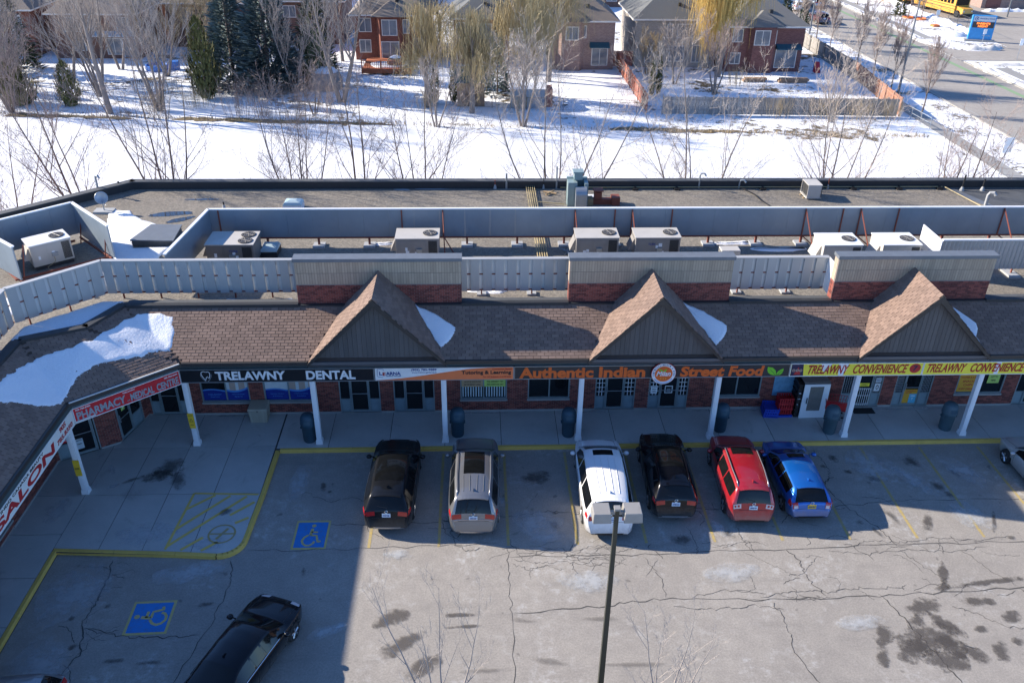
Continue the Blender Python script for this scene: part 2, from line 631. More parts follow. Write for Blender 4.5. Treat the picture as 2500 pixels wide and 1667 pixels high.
def link(name, me, mat=None, parent=None, local=False, bevel=0, **kw):
    o = bpy.data.objects.new(name, me)
    COL.objects.link(o)
    if mat is not None and not len(me.materials):
        for q in (mat if isinstance(mat, (list, tuple)) else [mat]):
            me.materials.append(M[q])
    if parent is not None:
        o.parent = parent
        if parent.type == 'EMPTY' and not local:
            o.matrix_parent_inverse = MW(parent).inverted()
    if bevel:
        mod = o.modifiers.new('bevel', 'BEVEL')
        mod.width = bevel
        mod.segments = 2
        mod.limit_method = 'ANGLE'
    for k, v in kw.items():
        o[k] = v
    return o


def MW(o):
    return Matrix.Translation(o.location) @ o.rotation_euler.to_matrix().to_4x4()


def thing(name, label, cat, loc=(0, 0, 0), rz=0.0, group=None):
    o = bpy.data.objects.new(name, None)
    o.empty_display_size = .3
    COL.objects.link(o)
    o.location = loc
    o.rotation_euler = (0, 0, rz)
    o['label'] = label
    o['category'] = cat
    if group:
        o['group'] = group
    return o


def tag(o, label, cat, group=None):
    o['label'] = label
    o['category'] = cat
    if group:
        o['group'] = group
    return o


def copy_tree(o, parent=None, loc=None, rz=None, label=None, top=True):
    c = o.copy()
    COL.objects.link(c)
    if parent is not None:
        c.parent = parent
    if loc is not None:
        c.location = loc
    if rz is not None:
        c.rotation_euler = (0, 0, rz)
    if label:
        c['label'] = label
    for ch in list(o.children):
        copy_tree(ch, c)
    return c


def center(o):
    """move a world-space mesh's origin to its base centre (single-mesh things)"""
    vs = [v.co for v in o.data.vertices]
    c = Vector(((min(v.x for v in vs) + max(v.x for v in vs)) / 2, (min(v.y for v in vs) + max(v.y for v in vs)) / 2, min(v.z for v in vs)))
    o.data.transform(Matrix.Translation(-c))
    o.location = c
    return o


def frame(p0, p1, up=(0, 0, 1)):
    """frame along p0->p1 (ex), ez up, ey = into the wall (left of ex)"""
    o = Vector(p0)
    ex = (Vector(p1) - o)
    L = ex.length
    ex.normalize()
    ez = Vector(up)
    ey = ez.cross(ex)
    return (o, ex, ey, ez), L


TXT = {}


def text_mesh(s, bold=0.0):
    key = (s, bold)
    if key in TXT:
        return TXT[key]
    cu = bpy.data.curves.new('lettering', 'FONT')
    cu.body = s
    cu.extrude = .02
    cu.offset = bold
    cu.resolution_u = 4
    o = bpy.data.objects.new('lettering', cu)
    COL.objects.link(o)
    dg = bpy.context.evaluated_depsgraph_get()
    me = bpy.data.meshes.new_from_object(o.evaluated_get(dg))
    bpy.data.objects.remove(o)
    bpy.data.curves.remove(cu)
    xs = [v.co.x for v in me.vertices]
    ys = [v.co.y for v in me.vertices]
    TXT[key] = (me, min(xs), max(xs), min(ys), max(ys))
    return TXT[key]


def text(s, fr, a0, a1, c0, c1, depth, mat, parent, name='lettering', bold=.02, shear=0.0, proud=.012):
    """write s on the plane of frame fr filling a0..a1 along ex and c0..c1 along ez; ey points into the wall"""
    me, x0, x1, y0, y1 = text_mesh(s, bold)
    me = me.copy()
    o, ex, ey, ez = fr
    for v in me.vertices:
        fx = (v.co.x - x0) / (x1 - x0)
        fy = (v.co.y - y0) / (y1 - y0)
        w = (a1 - a0) - abs(shear) * (c1 - c0)
        a = a0 + fx * w + (shear * fy * (c1 - c0) if shear >= 0 else -shear * (1 - fy) * (c1 - c0))
        q = o + ex * a + ez * (c0 + fy * (c1 - c0)) + ey * (depth - (proud if v.co.z > 0 else -.002))
        v.co = q
    me.materials.clear()
    return link(name, me, mat, parent)


def blob(n, rx, ry, jag=.2, seed=0, rot=0.0, pts=2):
    rnd = random.Random(seed)
    ph = [(rnd.uniform(0, 6.28), rnd.uniform(.3, 1) / k) for k in range(1, 7)]
    P = []
    for i in range(n):
        a = 2 * PI * i / n
        r = 1 + jag * sum(m * math.sin((k + 2) * a + p) for k, (p, m) in enumerate(ph))
        x, y = rx * r * math.cos(a), ry * r * math.sin(a)
        P.append((x * math.cos(rot) - y * math.sin(rot), x * math.sin(rot) + y * math.cos(rot)))
    return P


def stain(mat, x, y, z, rx, ry, rot=0.0, seed=1, parent=None, name='stain'):
    """soft-edged irregular patch on paving"""
    m = MB()
    P = blob(28, rx, ry, .16, seed, rot)
    m.v.append((x, y, z))
    m.e = [1.0]
    for k, s in ((.7, .62), (1.0, .0)):
        for p in P:
            m.v.append((x + p[0] * s if s else x + p[0], y + p[1] * s if s else y + p[1], z))
            m.e.append(.75 if s else 0.0)
    n = len(P)
    for i in range(n):
        j = (i + 1) % n
        m.f.append((0, 1 + i, 1 + j))
        m.f.append((1 + i, 1 + n + i, 1 + n + j, 1 + j))
        m.t += [0, 0]
        m.mi += [0, 0]
    return m.build(name, mat, parent)


def ribbon(pts, w, z, jit=0.0, seed=0, sub=6):
    """thin irregular strip along a polyline (cracks, lines)"""
    rnd = random.Random(seed)
    P = []
    for k in range(len(pts) - 1):
        a, b2 = Vector(pts[k]), Vector(pts[k + 1])
        for i in range(sub):
            q = a.lerp(b2, i / sub)
            P.append(q + Vector((rnd.uniform(-jit, jit), rnd.uniform(-jit, jit))))
    P.append(Vector(pts[-1]))
    m = MB()
    for k, p in enumerate(P):
        d = P[min(k + 1, len(P) - 1)] - P[max(0, k - 1)]
        d.normalize()
        nn = Vector((-d.y, d.x))
        ww = w * (rnd.uniform(.45, 1.3) if jit else 1.0) / 2
        if jit and k in (0, len(P) - 1):
            ww = .002
        m.v += [(p.x - nn.x * ww, p.y - nn.y * ww, z), (p.x + nn.x * ww, p.y + nn.y * ww, z)]
    for k in range(len(P) - 1):
        m.f.append((2 * k, 2 * k + 2, 2 * k + 3, 2 * k + 1))
        m.t.append(0)
        m.mi.append(0)
    return m


def sheet(name, poly, z, mat, parent=None, **kw):
    m = MB()
    m.face([(p[0], p[1], z) for p in poly])
    return m.build(name, mat, parent, **kw)


def dens(pts, step, jit, seed):
    """densify a closed outline with jitter for a natural edge"""
    rnd = random.Random(seed)
    out_ = []
    n = len(pts)
    for i in range(n):
        a, b2 = Vector(pts[i]), Vector(pts[(i + 1) % n])
        k = max(1, int((b2 - a).length / step))
        for j in range(k):
            q = a.lerp(b2, j / k)
            out_.append((q.x + rnd.uniform(-jit, jit), q.y + rnd.uniform(-jit, jit)))
    return out_

# ------------------------------------------------------------------ ground
def struct(o):
    o['kind'] = 'structure'
    return o


struct(sheet('ground', [(-700, -300), (900, -300), (900, 1200), (-700, 1200)], -.03, 'yard_snow'))
lot = struct(sheet('parking_lot', [(-70, -60), (70, -60), (70, 6.4), (-70, 6.4)], 0.0, 'lot_asphalt'))
# open snow corridor behind the building, drifted surface with an uneven far bank
from mathutils import noise as mnoise
rnd = random.Random(3)
far = [(-160, 63.5), (-90, 60), (-60, 58), (-40, 57.0), (-21, 55.2), (-4, 53.8), (10, 52.8), (18, 52.0), (30, 50.8), (40, 49.9), (45.2, 49.2)]
m = MB()
NX, NY = 380, 110
for j in range(NY + 1):
    for i in range(NX + 1):
        x = -160 + (205.3) * i / NX
        k = 0
        while k < len(far) - 2 and far[k + 1][0] < x:
            k += 1
        t = (x - far[k][0]) / (far[k + 1][0] - far[k][0])
        yf = far[k][1] + t * (far[k + 1][1] - far[k][1]) + .35 * math.sin(x * .9) + .25 * math.sin(x * 2.3 + 1)
        y = 9.0 + (yf - 9.0) * j / NY
        z = .035 + .05 * math.sin(x * .31 + y * .2) * math.sin(y * .37) + .02 * math.sin(x * 1.3)
        z += .07 * mnoise.noise((x * .35, y * .5, 0)) + .05 * mnoise.noise((x * 1.1, y * 1.4, 3)) + .02 * mnoise.noise((x * 3, y * 3, 5)) + .05
        if j == NY:
            z = -.04
        m.v.append((x, y, max(z, .0) if j < NY else z))
for j in range(NY):
    for i in range(NX):
        a = j * (NX + 1) + i
        m.f.append((a, a + 1, a + NX + 2, a + NX + 1))
        m.t.append(0)
        m.mi.append(0)
struct(m.build('snow_field', 'snow', smooth=True))
# bare bank at the foot of the gardens
for k, (x0, x1) in enumerate(((-40, -27), (-24, -3), (16, 30))):
    P = [(x0, 57.3 - (x0 + 40) * .075), ((x0 + x1) / 2, 57.0 - ((x0 + x1) / 2 + 40) * .075), (x1, 57.2 - (x1 + 40) * .075), (x1 - 2, 57.9 - (x1 + 40) * .075), (x0 + 1, 58.3 - (x0 + 40) * .075)]
    struct(sheet('bank', dens(P, .6, .28, k), .012 + .002 * k, 'dead_grass'))

# road running away on the right, with its verges
road = struct(sheet('road', [(52.35, -40), (63.2, -40), (63.2, 700), (52.35, 700)], .006, 'road_asphalt'))
struct(sheet('boulevard', dens([(47.7, -40), (52.3, -40), (52.3, 400), (47.7, 400)], 1.2, .1, 5), .012, 'patchy_snow'))
struct(sheet('sidewalk_path', [(46.25, 20), (47.75, 20), (47.75, 200), (46.25, 200)], .018, 'pale_concrete'))
sheet('cycle_lane', [(61.35, 40), (61.95, 40), (61.6, 118), (61.0, 118)], .012, 'bike_green', road)
for y in range(44, 120, 9):
    sheet('lane_dash', [(57.55, y), (57.7, y), (57.7, y + 3), (57.55, y + 3)], .012, 'line_white', road)
sheet('lane_line', [(53.0, 30), (53.12, 30), (53.12, 120), (53.0, 120)], .012, 'line_white', road)
kb = MB()
kb.box(52.2, 52.36, -40, 300, 0, .13)
struct(kb.build('road_kerb', 'pale_concrete'))
kb = MB()
for y0, y1 in ((93.5, 300), (20, 81)):
    kb.box(63.2, 63.36, y0, y1, 0, .13)
struct(kb.build('road_kerb', 'pale_concrete'))
# school side
struct(sheet('school_drive', [(63.3, 82.0), (200, 76), (200, 118), (74.5, 118), (74.5, 95.5), (63.3, 93.2)], .008, 'road_asphalt'))
struct(sheet('school_yard', [(74.5, 118), (200, 118), (200, 260), (74.5, 260)], .01, 'road_asphalt'))
struct(sheet('school_verge', dens([(63.4, 93.4), (64.8, 89.0), (67, 87.4), (71.3, 87.6), (73.4, 90), (73.8, 95), (74.3, 118), (74.3, 240), (63.4, 240)], 1.0, .25, 9), .016, 'patchy_snow'))
struct(sheet('school_walk', [(64.9, 95), (66.2, 95), (66.2, 200), (64.9, 200)], .022, 'pale_concrete'))
struct(sheet('school_lawn', dens([(63.4, 20), (110, 20), (110, 73), (68.2, 80.2), (64.5, 81.2), (63.4, 80.5)], 1.0, .2, 4), .016, 'patchy_snow'))
struct(sheet('school_walk', [(65.4, 30), (67.0, 30), (67.0, 78), (65.4, 78)], .022, 'pale_concrete'))


def drift(name, pts, w, h, mat, seed):
    """lumpy ploughed snow ridge"""
    rd = random.Random(seed)
    mm = MB()
    P = []
    for k in range(len(pts) - 1):
        a, b2 = Vector(pts[k]), Vector(pts[k + 1])
        n = max(2, int((b2 - a).length / .5))
        P += [a.lerp(b2, i / n) for i in range(n)]
    P.append(Vector(pts[-1]))
    nr = 7
    for k, p in enumerate(P):
        d = (P[min(k + 1, len(P) - 1)] - P[max(k - 1, 0)]).normalized()
        nn = Vector((-d.y, d.x))
        e = min(1, k / 3, (len(P) - 1 - k) / 3)
        ww, hh = w * rd.uniform(.75, 1.2) * (.4 + .6 * e), h * rd.uniform(.5, 1.25) * e
        for j in range(nr):
            t = j / (nr - 1) * 2 - 1
            z = hh * (1 - t * t) * rd.uniform(.75, 1.2) - .02
            q = p + nn * (t * ww + rd.uniform(-.05, .05))
            mm.v.append((q.x, q.y, z))
    for k in range(len(P) - 1):
        for j in range(nr - 1):
            a = k * nr + j
            mm.f.append((a, a + nr, a + nr + 1, a + 1))
            mm.t.append(0)
            mm.mi.append(0)
    o = mm.build(name, mat, smooth=True)
    o['kind'] = 'stuff'
    return o


drift('snow_bank', [(63.9, 220), (63.9, 128), (63.7, 114), (63.8, 100), (63.6, 93), (65.0, 89)], .55, .35, 'dirty_snow', 1)
drift('snow_bank', [(63.7, 80.3), (63.9, 69), (63.9, 45)], .6, .4, 'dirty_snow', 2)
drift('snow_bank', [(72.9, 94), (73.5, 102), (73.6, 116), (73.6, 150)], .7, .5, 'snow', 3)
drift('snow_bank', [(66.8, 88.4), (70.5, 88.3), (72.8, 90.5)], .9, .6, 'dirty_snow', 4)
drift('snow_bank', [(67.5, 99), (70.2, 97), (72.2, 98.5)], 1.1, .6, 'snow', 6)
drift('snow_bank', [(84, 117.2), (96, 117.2), (120, 117.2)], .8, .45, 'snow', 8)
drift('snow_bank', [(66.0, 79.6), (72, 79.0), (84, 76.5)], .5, .3, 'dirty_snow', 5)

# kerbed sidewalk in front of the shops
ZK = .15
sw = struct(sheet('sidewalk', [(-13.5, -40), (-11.5, -40), (-11.5, -.1), (-5.4, -.4), (-4.7, 0), (-4.55, 1.2), (-4.55, 5.9), (45, 5.9), (45, 8.7), (-13.5, 8.7)], ZK - .018, 'joint_dirt'))


def slab(poly):
    mm = MB()
    mm.prism(poly, ZK - .1, ZK)
    o = mm.build('slab', 'sidewalk_concrete', sw)
    return o


def rect(x0, x1, y0, y1, g=.012):
    return [(x0 + g, y0 + g), (x1 - g, y0 + g), (x1 - g, y1 - g), (x0 + g, y1 - g)]


xe = [-4.55, -2.35, .25, 2.65, 5.1, 7.6, 10.1, 12.4, 14.75, 17.1, 19.5, 22.0, 24.4, 26.8, 29.4, 32, 36, 40, 45]
for a, b2 in zip(xe[:-1], xe[1:]):
    slab(rect(a, b2, 5.95, 8.56))
cx = [-13.45, -11.5, -9.85, -8.25, -6.45, -4.6]
for i in range(5):
    slab(rect(cx[i], cx[i + 1], 6.12, 8.56))
    slab(rect(cx[i], cx[i + 1], 3.05, 6.12))
for i in range(4):
    y0 = -.02 if i < 3 else -.08
    if i == 0:
        continue
    yb = lambda x: -.07 - .0628 * (x + 11.3) + .182
    slab([(cx[i] + .012, yb(cx[i])), (cx[i + 1] - .012, yb(cx[i + 1])), (cx[i + 1] - .012, 3.038), (cx[i] + .012, 3.038)])
arc = [(-5.45 + .76 * math.sin(a), .45 - .75 * math.cos(a)) for a in [k * PI / 12 for k in range(7)]]
slab([(-6.438, -.2)] + arc[0:] + [(-4.68, 1.3), (-4.612, 3.038), (-6.438, 3.038)])
for k in range(12):
    y1 = 3.05 - k * 2.2
    slab(rect(cx[0], cx[1], y1 - 2.2, y1))

kerb = struct(sheet('kerb', [(-11.5, -40), (-11.3, -40), (-11.3, -.1), (-11.5, -.1)], .02, 'joint_dirt'))


def kerb_run(pts, w=.17, seg=3.0):
    P = []
    for k in range(len(pts) - 1):
        a, b2 = Vector(pts[k]), Vector(pts[k + 1])
        P.append((a, b2))
    for a, b2 in P:
        L = (b2 - a).length
        n = max(1, round(L / seg))
        d = (b2 - a) / L
        nn = Vector((-d.y, d.x))
        for i in range(n):
            s0, s1 = L * i / n + (.006 if L > 1 else 0), L * (i + 1) / n - (.006 if L > 1 else 0)
            mm = MB()
            sec = [(0, -.05), (.02, ZK - .02), (.045, ZK + .004), (w, ZK + .004), (w, -.05)]
            p, q = a + d * s0, a + d * s1
            i0 = len(mm.v)
            for base in (p, q):
                for o_, z in sec:
                    r = base + nn * o_
                    mm.v.append((r.x, r.y, z))
            for j in range(5):
                jj = (j + 1) % 5
                mm.f.append((j, jj, 5 + jj, 5 + j)[::-1])
                mm.t.append(0)
                mm.mi.append(0)
            for q4 in ((0, 1, 2, 3, 4), (9, 8, 7, 6, 5)):
                mm.f.append(q4)
                mm.t.append(0)
                mm.mi.append(0)
            mm.build('kerb_stone', 'kerb_yellow', kerb)


kerb_run([(-11.32, -40), (-11.32, -.05)][::1], seg=3)
# runs are given so that the sidewalk lies on the left of the direction of travel
kerb_run([(-11.49, -.058), (-7.0, -.34), (-5.5, -.47)], seg=2.4)
arc2 = [(-5.45 + .92 * math.sin(a), .45 - .92 * math.cos(a)) for a in [k * PI / 14 for k in range(8)]]
kerb_run(arc2, seg=.5)
kerb_run([(-4.53, .45), (-4.42, 3.0), (-4.38, 5.8)], seg=2.7)
kerb_run([(-4.38, 5.78), (45, 5.82)], seg=3.05)

# painted markings
ZL = .004


def quad(name, pts, z, mat, parent):
    return sheet(name, pts, z, mat, parent)


for i in range(0, 15):
    x = 2.6 * i
    ribbon([(x, -.02), (x, 5.6)], .11, ZL).build('stall_line', 'line_yellow', lot)


def wheelchair(x, y, s, h, rot):
    """painted square with the seated figure; x, y centre"""
    c, s_ = math.cos(rot), math.sin(rot)
    T = lambda u, v: (x + u * c - v * s_, y + u * s_ + v * c)
    sym = sheet('accessible_marking', [T(-s, -h), T(s, -h), T(s, h), T(-s, h)], ZL, 'symbol_cream', lot)
    k = .87
    sheet('blue_field', [T(-s * k, -h * k), T(s * k, -h * k), T(s * k, h * k), T(-s * k, h * k)], ZL + .004, 'sign_blue_paint', sym)
    w = .085 * s / .65
    L = lambda pts, ww: ribbon([T(p[0] * s, p[1] * h) for p in pts], ww, ZL + .008, 0, 0, 3)
    mm = MB()
    parts = [([(.02, .42), (-.04, -.02)], w * 1.35), ([(-.02, .18), (.36, .16)], w), ([(-.05, -.04), (.32, -.06), (.46, -.52), (.62, -.44)], w),
             ([(-.14, -.02), (-.36, -.18), (-.46, -.4), (-.38, -.6), (-.2, -.74), (.02, -.74), (.2, -.62), (.26, -.46)], w)]
    for pts, ww in parts:
        q = L(pts, ww)
        o = len(mm.v)
        mm.v += q.v
        mm.f += [tuple(a + o for a in f) for f in q.f]
        mm.t += q.t
        mm.mi += q.mi
    o = len(mm.v)
    for i in range(12):
        mm.v.append((*T(.06 * s + .13 * s * math.cos(i * PI / 6), .62 * h + .13 * s * math.sin(i * PI / 6)), ZL + .008))
    mm.f.append(tuple(range(o, o + 12)))
    mm.t.append(0)
    mm.mi.append(0)
    mm.build('wheelchair_symbol', 'symbol_cream', sym)


wheelchair(-2.24, .75, .65, .78, 0)
wheelchair(-7.0, -3.12, .73, .72, PI / 2 * 1.02)

# hatched no-parking box on the sidewalk ramp
hz = ZK + .006
hl = [([(-7.22, 3.08), (-4.66, 2.95)], .1), ([(-7.22, 3.08), (-7.42, -.05)], .1)]
for q in ([(-7.3, 2.1), (-6.35, 2.95)], [(-7.35, 1.0), (-5.75, 2.9)], [(-7.4, .1), (-5.1, 2.85)], [(-6.85, -.1), (-6.2, .55)], [(-5.5, 1.75), (-4.72, 2.5)], [(-5.2, 1.3), (-4.75, 1.6)], [(-6.1, -.15), (-5.6, .3)]):
    hl.append((q, .12))
for k, (q, w) in enumerate(hl):
    ribbon(q, w, hz + .003 * (k > 1), 0, 0, 2).build('hatch_line', 'hatch_yellow', sw)
ring = MB()
for i in range(20):
    a, c_ = 2 * PI * i / 20, 2 * PI * (i + 1) / 20
    ring.face([(-5.55 + r * math.cos(t), .72 + r * math.sin(t), hz + .003) for r, t in ((.45, a), (.52, a), (.52, c_), (.45, c_))])
ring.box(-6.02, -5.08, .69, .76, hz + .001, hz + .004)
ring.face([(-5.75, .45, hz + .006), (-5.65, .42, hz + .006), (-5.33, 1.0, hz + .006), (-5.43, 1.03, hz + .006)])
ring.build('no_parking_symbol', 'line_yellow', sw)
stain('oil_stain', -5.7, 1.95, ZK + .013, .42, .3, .4, 31, sw, 'patch')

# cracks, wet patches, salt and oil on the lot
cr = [([(-2, 1.3), (0, 1.25), (2.9, 1.35), (5.2, 1.55), (6.7, 1.85), (8.1, 1.75)], .05), ([(12.5, 1.85), (14.6, 1.7), (17, 1.75), (18.9, 1.9), (21.5, 2.15), (25, 2.1), (29, 2.3)], .045),
      ([(5.2, -.55), (9.7, -.6), (14, -.5), (19, -.35), (24, -.3), (30, -.2)], .06), ([(5.2, -.1), (5.15, -1.6), (5.2, -3.3), (5.2, -6.5)], .04),
      ([(5.25, -3.25), (8.2, -3.05), (10.4, -2.75), (14, -2.9), (17, -2.85), (20.5, -2.75), (25, -2.5), (30, -2.4)], .07),
      ([(5.4, -.7), (6.2, -.95), (7.3, -.9), (8.3, -1.15), (9, -.95)], .03), ([(7.5, -.95), (7.6, -1.6), (7.9, -2.3)], .035), ([(5.3, -.9), (5.8, -1.25), (6.5, -1.1), (7.2, -1.3)], .025),
      ([(8.2, -.95), (8.9, -1.25), (9.5, -.8)], .02), ([(6.0, -.5), (6.9, -.15), (7.6, -.4), (8.6, -.05), (9.2, -.45)], .025), ([(10.2, -.7), (10.6, -1.8), (10.6, -2.7)], .03),
      ([(15.6, -.5), (15.9, -1.2), (15.85, -1.9), (16.3, -2.8)], .05), ([(15.2, -1.75), (15.8, -1.7), (16.6, -.9)], .025), ([(13.9, -.6), (14.9, -1.3), (15.6, -1.9)], .025),
      ([(18.1, -.4), (19.0, -.1), (20.2, -.25), (21.5, .0), (23, -.2), (24.5, .0)], .035), ([(17.2, -.65), (18.6, -.8), (20.0, -.6), (21.6, -.75), (23.2, -.55)], .03),
      ([(19.8, -.6), (20.4, -1.5), (20.9, -2.1), (20.4, -2.7)], .035), ([(22.2, -.7), (22.6, -1.6), (23.3, -2.5)], .035), ([(14.3, -3.0), (14.5, -4.0), (14.4, -5.2), (14.8, -6.5)], .04),
      ([(18.2, -2.8), (18.6, -4.0), (19.0, -5.3), (19.3, -6.5)], .07), ([(20.5, -3.4), (21.2, -3.7), (21.9, -4.3), (22.8, -4.4)], .035), ([(23.3, -2.6), (23.8, -3.5), (24.5, -4.6)], .04),
      ([(18.6, 5.6), (18.9, 4.4), (18.7, 3.6), (18.3, 3.2), (18.6, 2.0), (19.6, .5), (19.8, -.4)], .05), ([(18.9, 3.7), (18.2, 3.1)], .04), ([(-9.2, -.4), (-9.0, -2.0), (-9.15, -3.2), (-8.8, -4.6), (-9.3, -6.5)], .07),
      ([(-8.9, -3.5), (-7.5, -3.95), (-6.2, -4.0), (-5.2, -3.9)], .05), ([(-4.9, -.5), (-4.7, -1.6), (-4.9, -3.5), (-5.6, -6.5)], .045), ([(-4.4, -.02), (-1.6, -.05), (1, .0), (4.8, .1)], .03),
      ([(3.0, .9), (3.2, .1), (3.6, -.25), (4.2, -.1)], .035), ([(12.1, .9), (12.3, -.2), (12.2, -.6)], .03), ([(14.0, .9), (14.1, .1), (14.2, -.5)], .03), ([(-2.9, 3.2), (-1.8, 2.6), (-.9, 2.9), (0, 2.3)], .03),
      ([(14, -2.8), (15.2, -2.5), (16.4, -2.6), (17.6, -2.45), (19.2, -2.5)], .03), ([(10.8, -3.1), (12.2, -3.3), (13.6, -3.15), (14.6, -3.35)], .03), ([(11.5, -2.7), (12.8, -2.45), (14.2, -2.6)], .025), ([(26.5, -2.6), (24.6, -3.2), (23.0, -3.6)], .03)]
for k, (p, w) in enumerate(cr):
    ribbon(p, w * .6, .003 + .0002 * k, .07, k + 40, 9).build('crack', 'joint_dirt', lot)
ra = random.Random(77)
for k in range(110):
    run = ra.choice([((5.3, -.55), (24, -.25)), ((5.3, -.55), (9.5, -.6)), ((10.5, -2.85), (24, -2.5)), ((-.5, 1.3), (8, 1.7)), ((12.5, 1.8), (21.5, 2.1)), ((-9.1, -.6), (-9.0, -6))])
    u = ra.random()
    p = Vector(run[0]).lerp(Vector(run[1]), u) + Vector((ra.gauss(0, .1), ra.gauss(0, .28)))
    a = ra.choice([0, PI]) + ra.gauss(0, .6)
    q = [p]
    for i in range(ra.randint(2, 5)):
        a += ra.gauss(0, .55)
        q.append(q[-1] + Vector((math.cos(a), math.sin(a) * .7)) * ra.uniform(.18, .5))
    ribbon([(v.x, v.y) for v in q], ra.uniform(.012, .026), .0022 + .00001 * k, .03, k, 4).build('crack', 'joint_dirt', lot)
k = 0
for spec in ((19.0, -4.75, 1.5, .75, .3), (17.6, -4.5, .4, .7, -.3), (19.9, -4.2, .9, .35, -1.0), (19.5, -3.35, .9, .45, .1), (20.3, -5.4, .7, .35, -1.0), (19.2, -5.6, 1.1, .5, .0), (22.3, -3.9, .45, .35, .3), (20.9, -1.9, .2, .9, -.25), (22.4, -2.3, 1.9, .18, .12), (21.5, -3.2, .8, .25, -.1), (23.9, -3.9, .7, .3, .2), (23.2, -4.8, .4, .25, .3), (18.3, -5.2, .8, .5, .4), (19.6, -5.1, .6, .6, -.6), (21.2, -5.3, .35, .6, -.3), (18.9, -4.0, .5, .25, .5), (21.0, -4.4, .3, .2, 0), (22.0, -4.9, .3, .2, .4), (17.2, -5.4, .3, .5, -.3), (20.6, -2.5, .4, .2, .5),
             (21.6, .9, .22, .95, -.45), (24.2, .8, .1, .8, -.5), (1.1, -3.4, .75, .5, .3), (1.5, -4.5, 1.0, .38, .5), (2.3, -5.4, .9, .4, .5), (3.4, -3.3, .8, .1, .05), (3.6, -3.8, .75, .09, .03), (4.3, -5.6, 1.0, .12, .02), (5.6, -3.6, .7, .12, -.1), (8.2, -3.6, .9, .12, 0), (6.3, -5.3, .7, .18, -.2), (9.0, -5.5, 1.2, .12, 0)):
    k += 1
    stain('wet_stain' if k < 28 else 'faint_stain', spec[0], spec[1], .008 + .0004 * k, spec[2] * 1.35, spec[3] * 1.35, spec[4], 100 + k, lot)
for spec in ((19.3, 4.9, .25, .4, .2), (19.6, 4.0, .25, .17, 0), (18.7, 4.35, .18, .15, 0), (22.6, 4.6, .45, .5, -.5), (20.5, 3.5, .4, .22, -.4), (23.0, 3.0, .3, .5, .4), (23.2, 2.4, .2, .3, .4), (24.1, 3.8, .15, .45, .45), (18.9, .9, .2, .16, 0), (19.4, .3, .15, .4, .3), (20.3, 1.2, .2, .55, .35), (11.75, .1, .5, .38, 0), (7.0, 1.0, .25, .3, .6), (7.1, 1.7, .15, .12, 0), (6.5, 3.9, .8, .5, .3), (-2.2, 3.5, .15, .4, 0), (-1.9, 3.2, .1, .12, 0),
             (-8.6, -2.6, .2, .12, .2), (-9.6, -3.1, .16, .13, .3), (-9.1, -4.3, .2, .14, .5), (-5.3, -2.6, .35, .14, .1), (-6.4, -5.0, .5, .13, 0), (-7.6, -4.9, .5, .12, .1), (-2.2, -1.2, .12, .4, 0), (24.4, -.1, .2, .13, .3), (13.6, .4, .25, .16, .3)):
    k += 1
    stain('oil_stain', spec[0], spec[1], .006 + .0004 * k, spec[2] * 1.3, spec[3] * 1.3, spec[4], 100 + k, lot)
for spec in ((6.3, 1.2, 1.1, .9, .2), (6.6, .4, .8, .5, 0), (5.0, 2.4, .3, .4, 0), (-10, -2.0, 1.4, 1.6, .2), (-9.8, -5.0, 1.2, 1.2, 0), (-6.3, -1.1, 1.6, .6, .2), (-3.2, 3.8, .5, 1.4, .1), (-1.0, -3.9, .7, .35, .4), (-.6, -3.7, .35, .12, .3), (22, 3.6, .5, 1.6, .5), (24.5, 3.9, .6, 1.3, .5), (13.3, .7, .3, .5, .3), (20.6, 4.4, 1.0, 1.2, .4), (23.4, 1.2, .8, 1.1, .5), (8, -1.9, 1.2, .7, 0), (13.2, -1.6, 1.4, .5, .1), (1.1, -.4, .6, .3, 0), (17, -4.0, 1.0, .4, 0)):
    k += 1
    stain('salt_stain', spec[0], spec[1], .005 + .0004 * k, spec[2] * 1.3, spec[3] * 1.3, spec[4], 100 + k, lot, 'salt_patch')
for spec in ((-8.7, 4.7, .75, .7, .3), (-8.1, 3.9, .4, .7, .5), (-9.9, 4.0, .6, .14, .5), (-9.0, 4.2, .7, .5, .2)):
    k += 1
    stain('oil_stain', spec[0], spec[1], ZK + .005 + .0004 * (k % 20), spec[2] * 1.4, spec[3] * 1.4, spec[4], 100 + k, sw)
for spec in ((-10.6, 3.6, .35, .12, .6), (-11, 4.6, .15, .6, .5), (-8.4, .8, 1.2, .8, 0), (-6.0, .2, .8, .4, 0), (-12.2, 2.2, .5, .8, 0), (9.5, 8.35, 1.2, .12, 0), (4.3, 8.4, 1.6, .1, 0), (-7.2, 8.4, 1.3, .1, 0), (15.5, 8.35, 1.8, .12, 0), (24, 8.3, 2.2, .12, 0)):
    k += 1
    stain('salt_stain', spec[0], spec[1], ZK + .004 + .0004 * (k % 20), spec[2] * 1.3, spec[3] * 1.3, spec[4], 100 + k, sw, 'salt_patch')

# ------------------------------------------------------------------ the shop building
mall = thing('strip_mall', 'low brick shopping plaza with brown shingled canopy roof and three gabled dormers', 'building', (10, 8.55, 0))
YW = 8.55          # shop front wall plane
ZR = 5.5           # flat roof
BR = MB()
BR.box(-.1, .1, -.012, .03, -.0325, .0325, skip=(4,))
brick_me = BR.mesh('brick')
brick_me.materials.append(M['red_brick'])
TL = MB()
TL.box(-.0495, .0495, -.012, .03, -.245, .245, skip=(4,))
tile_me = TL.mesh('block')
tile_me.materials.append(M['tan_block'])
singles = {'brick': 0, 'block': 0, 'shingle': 0}


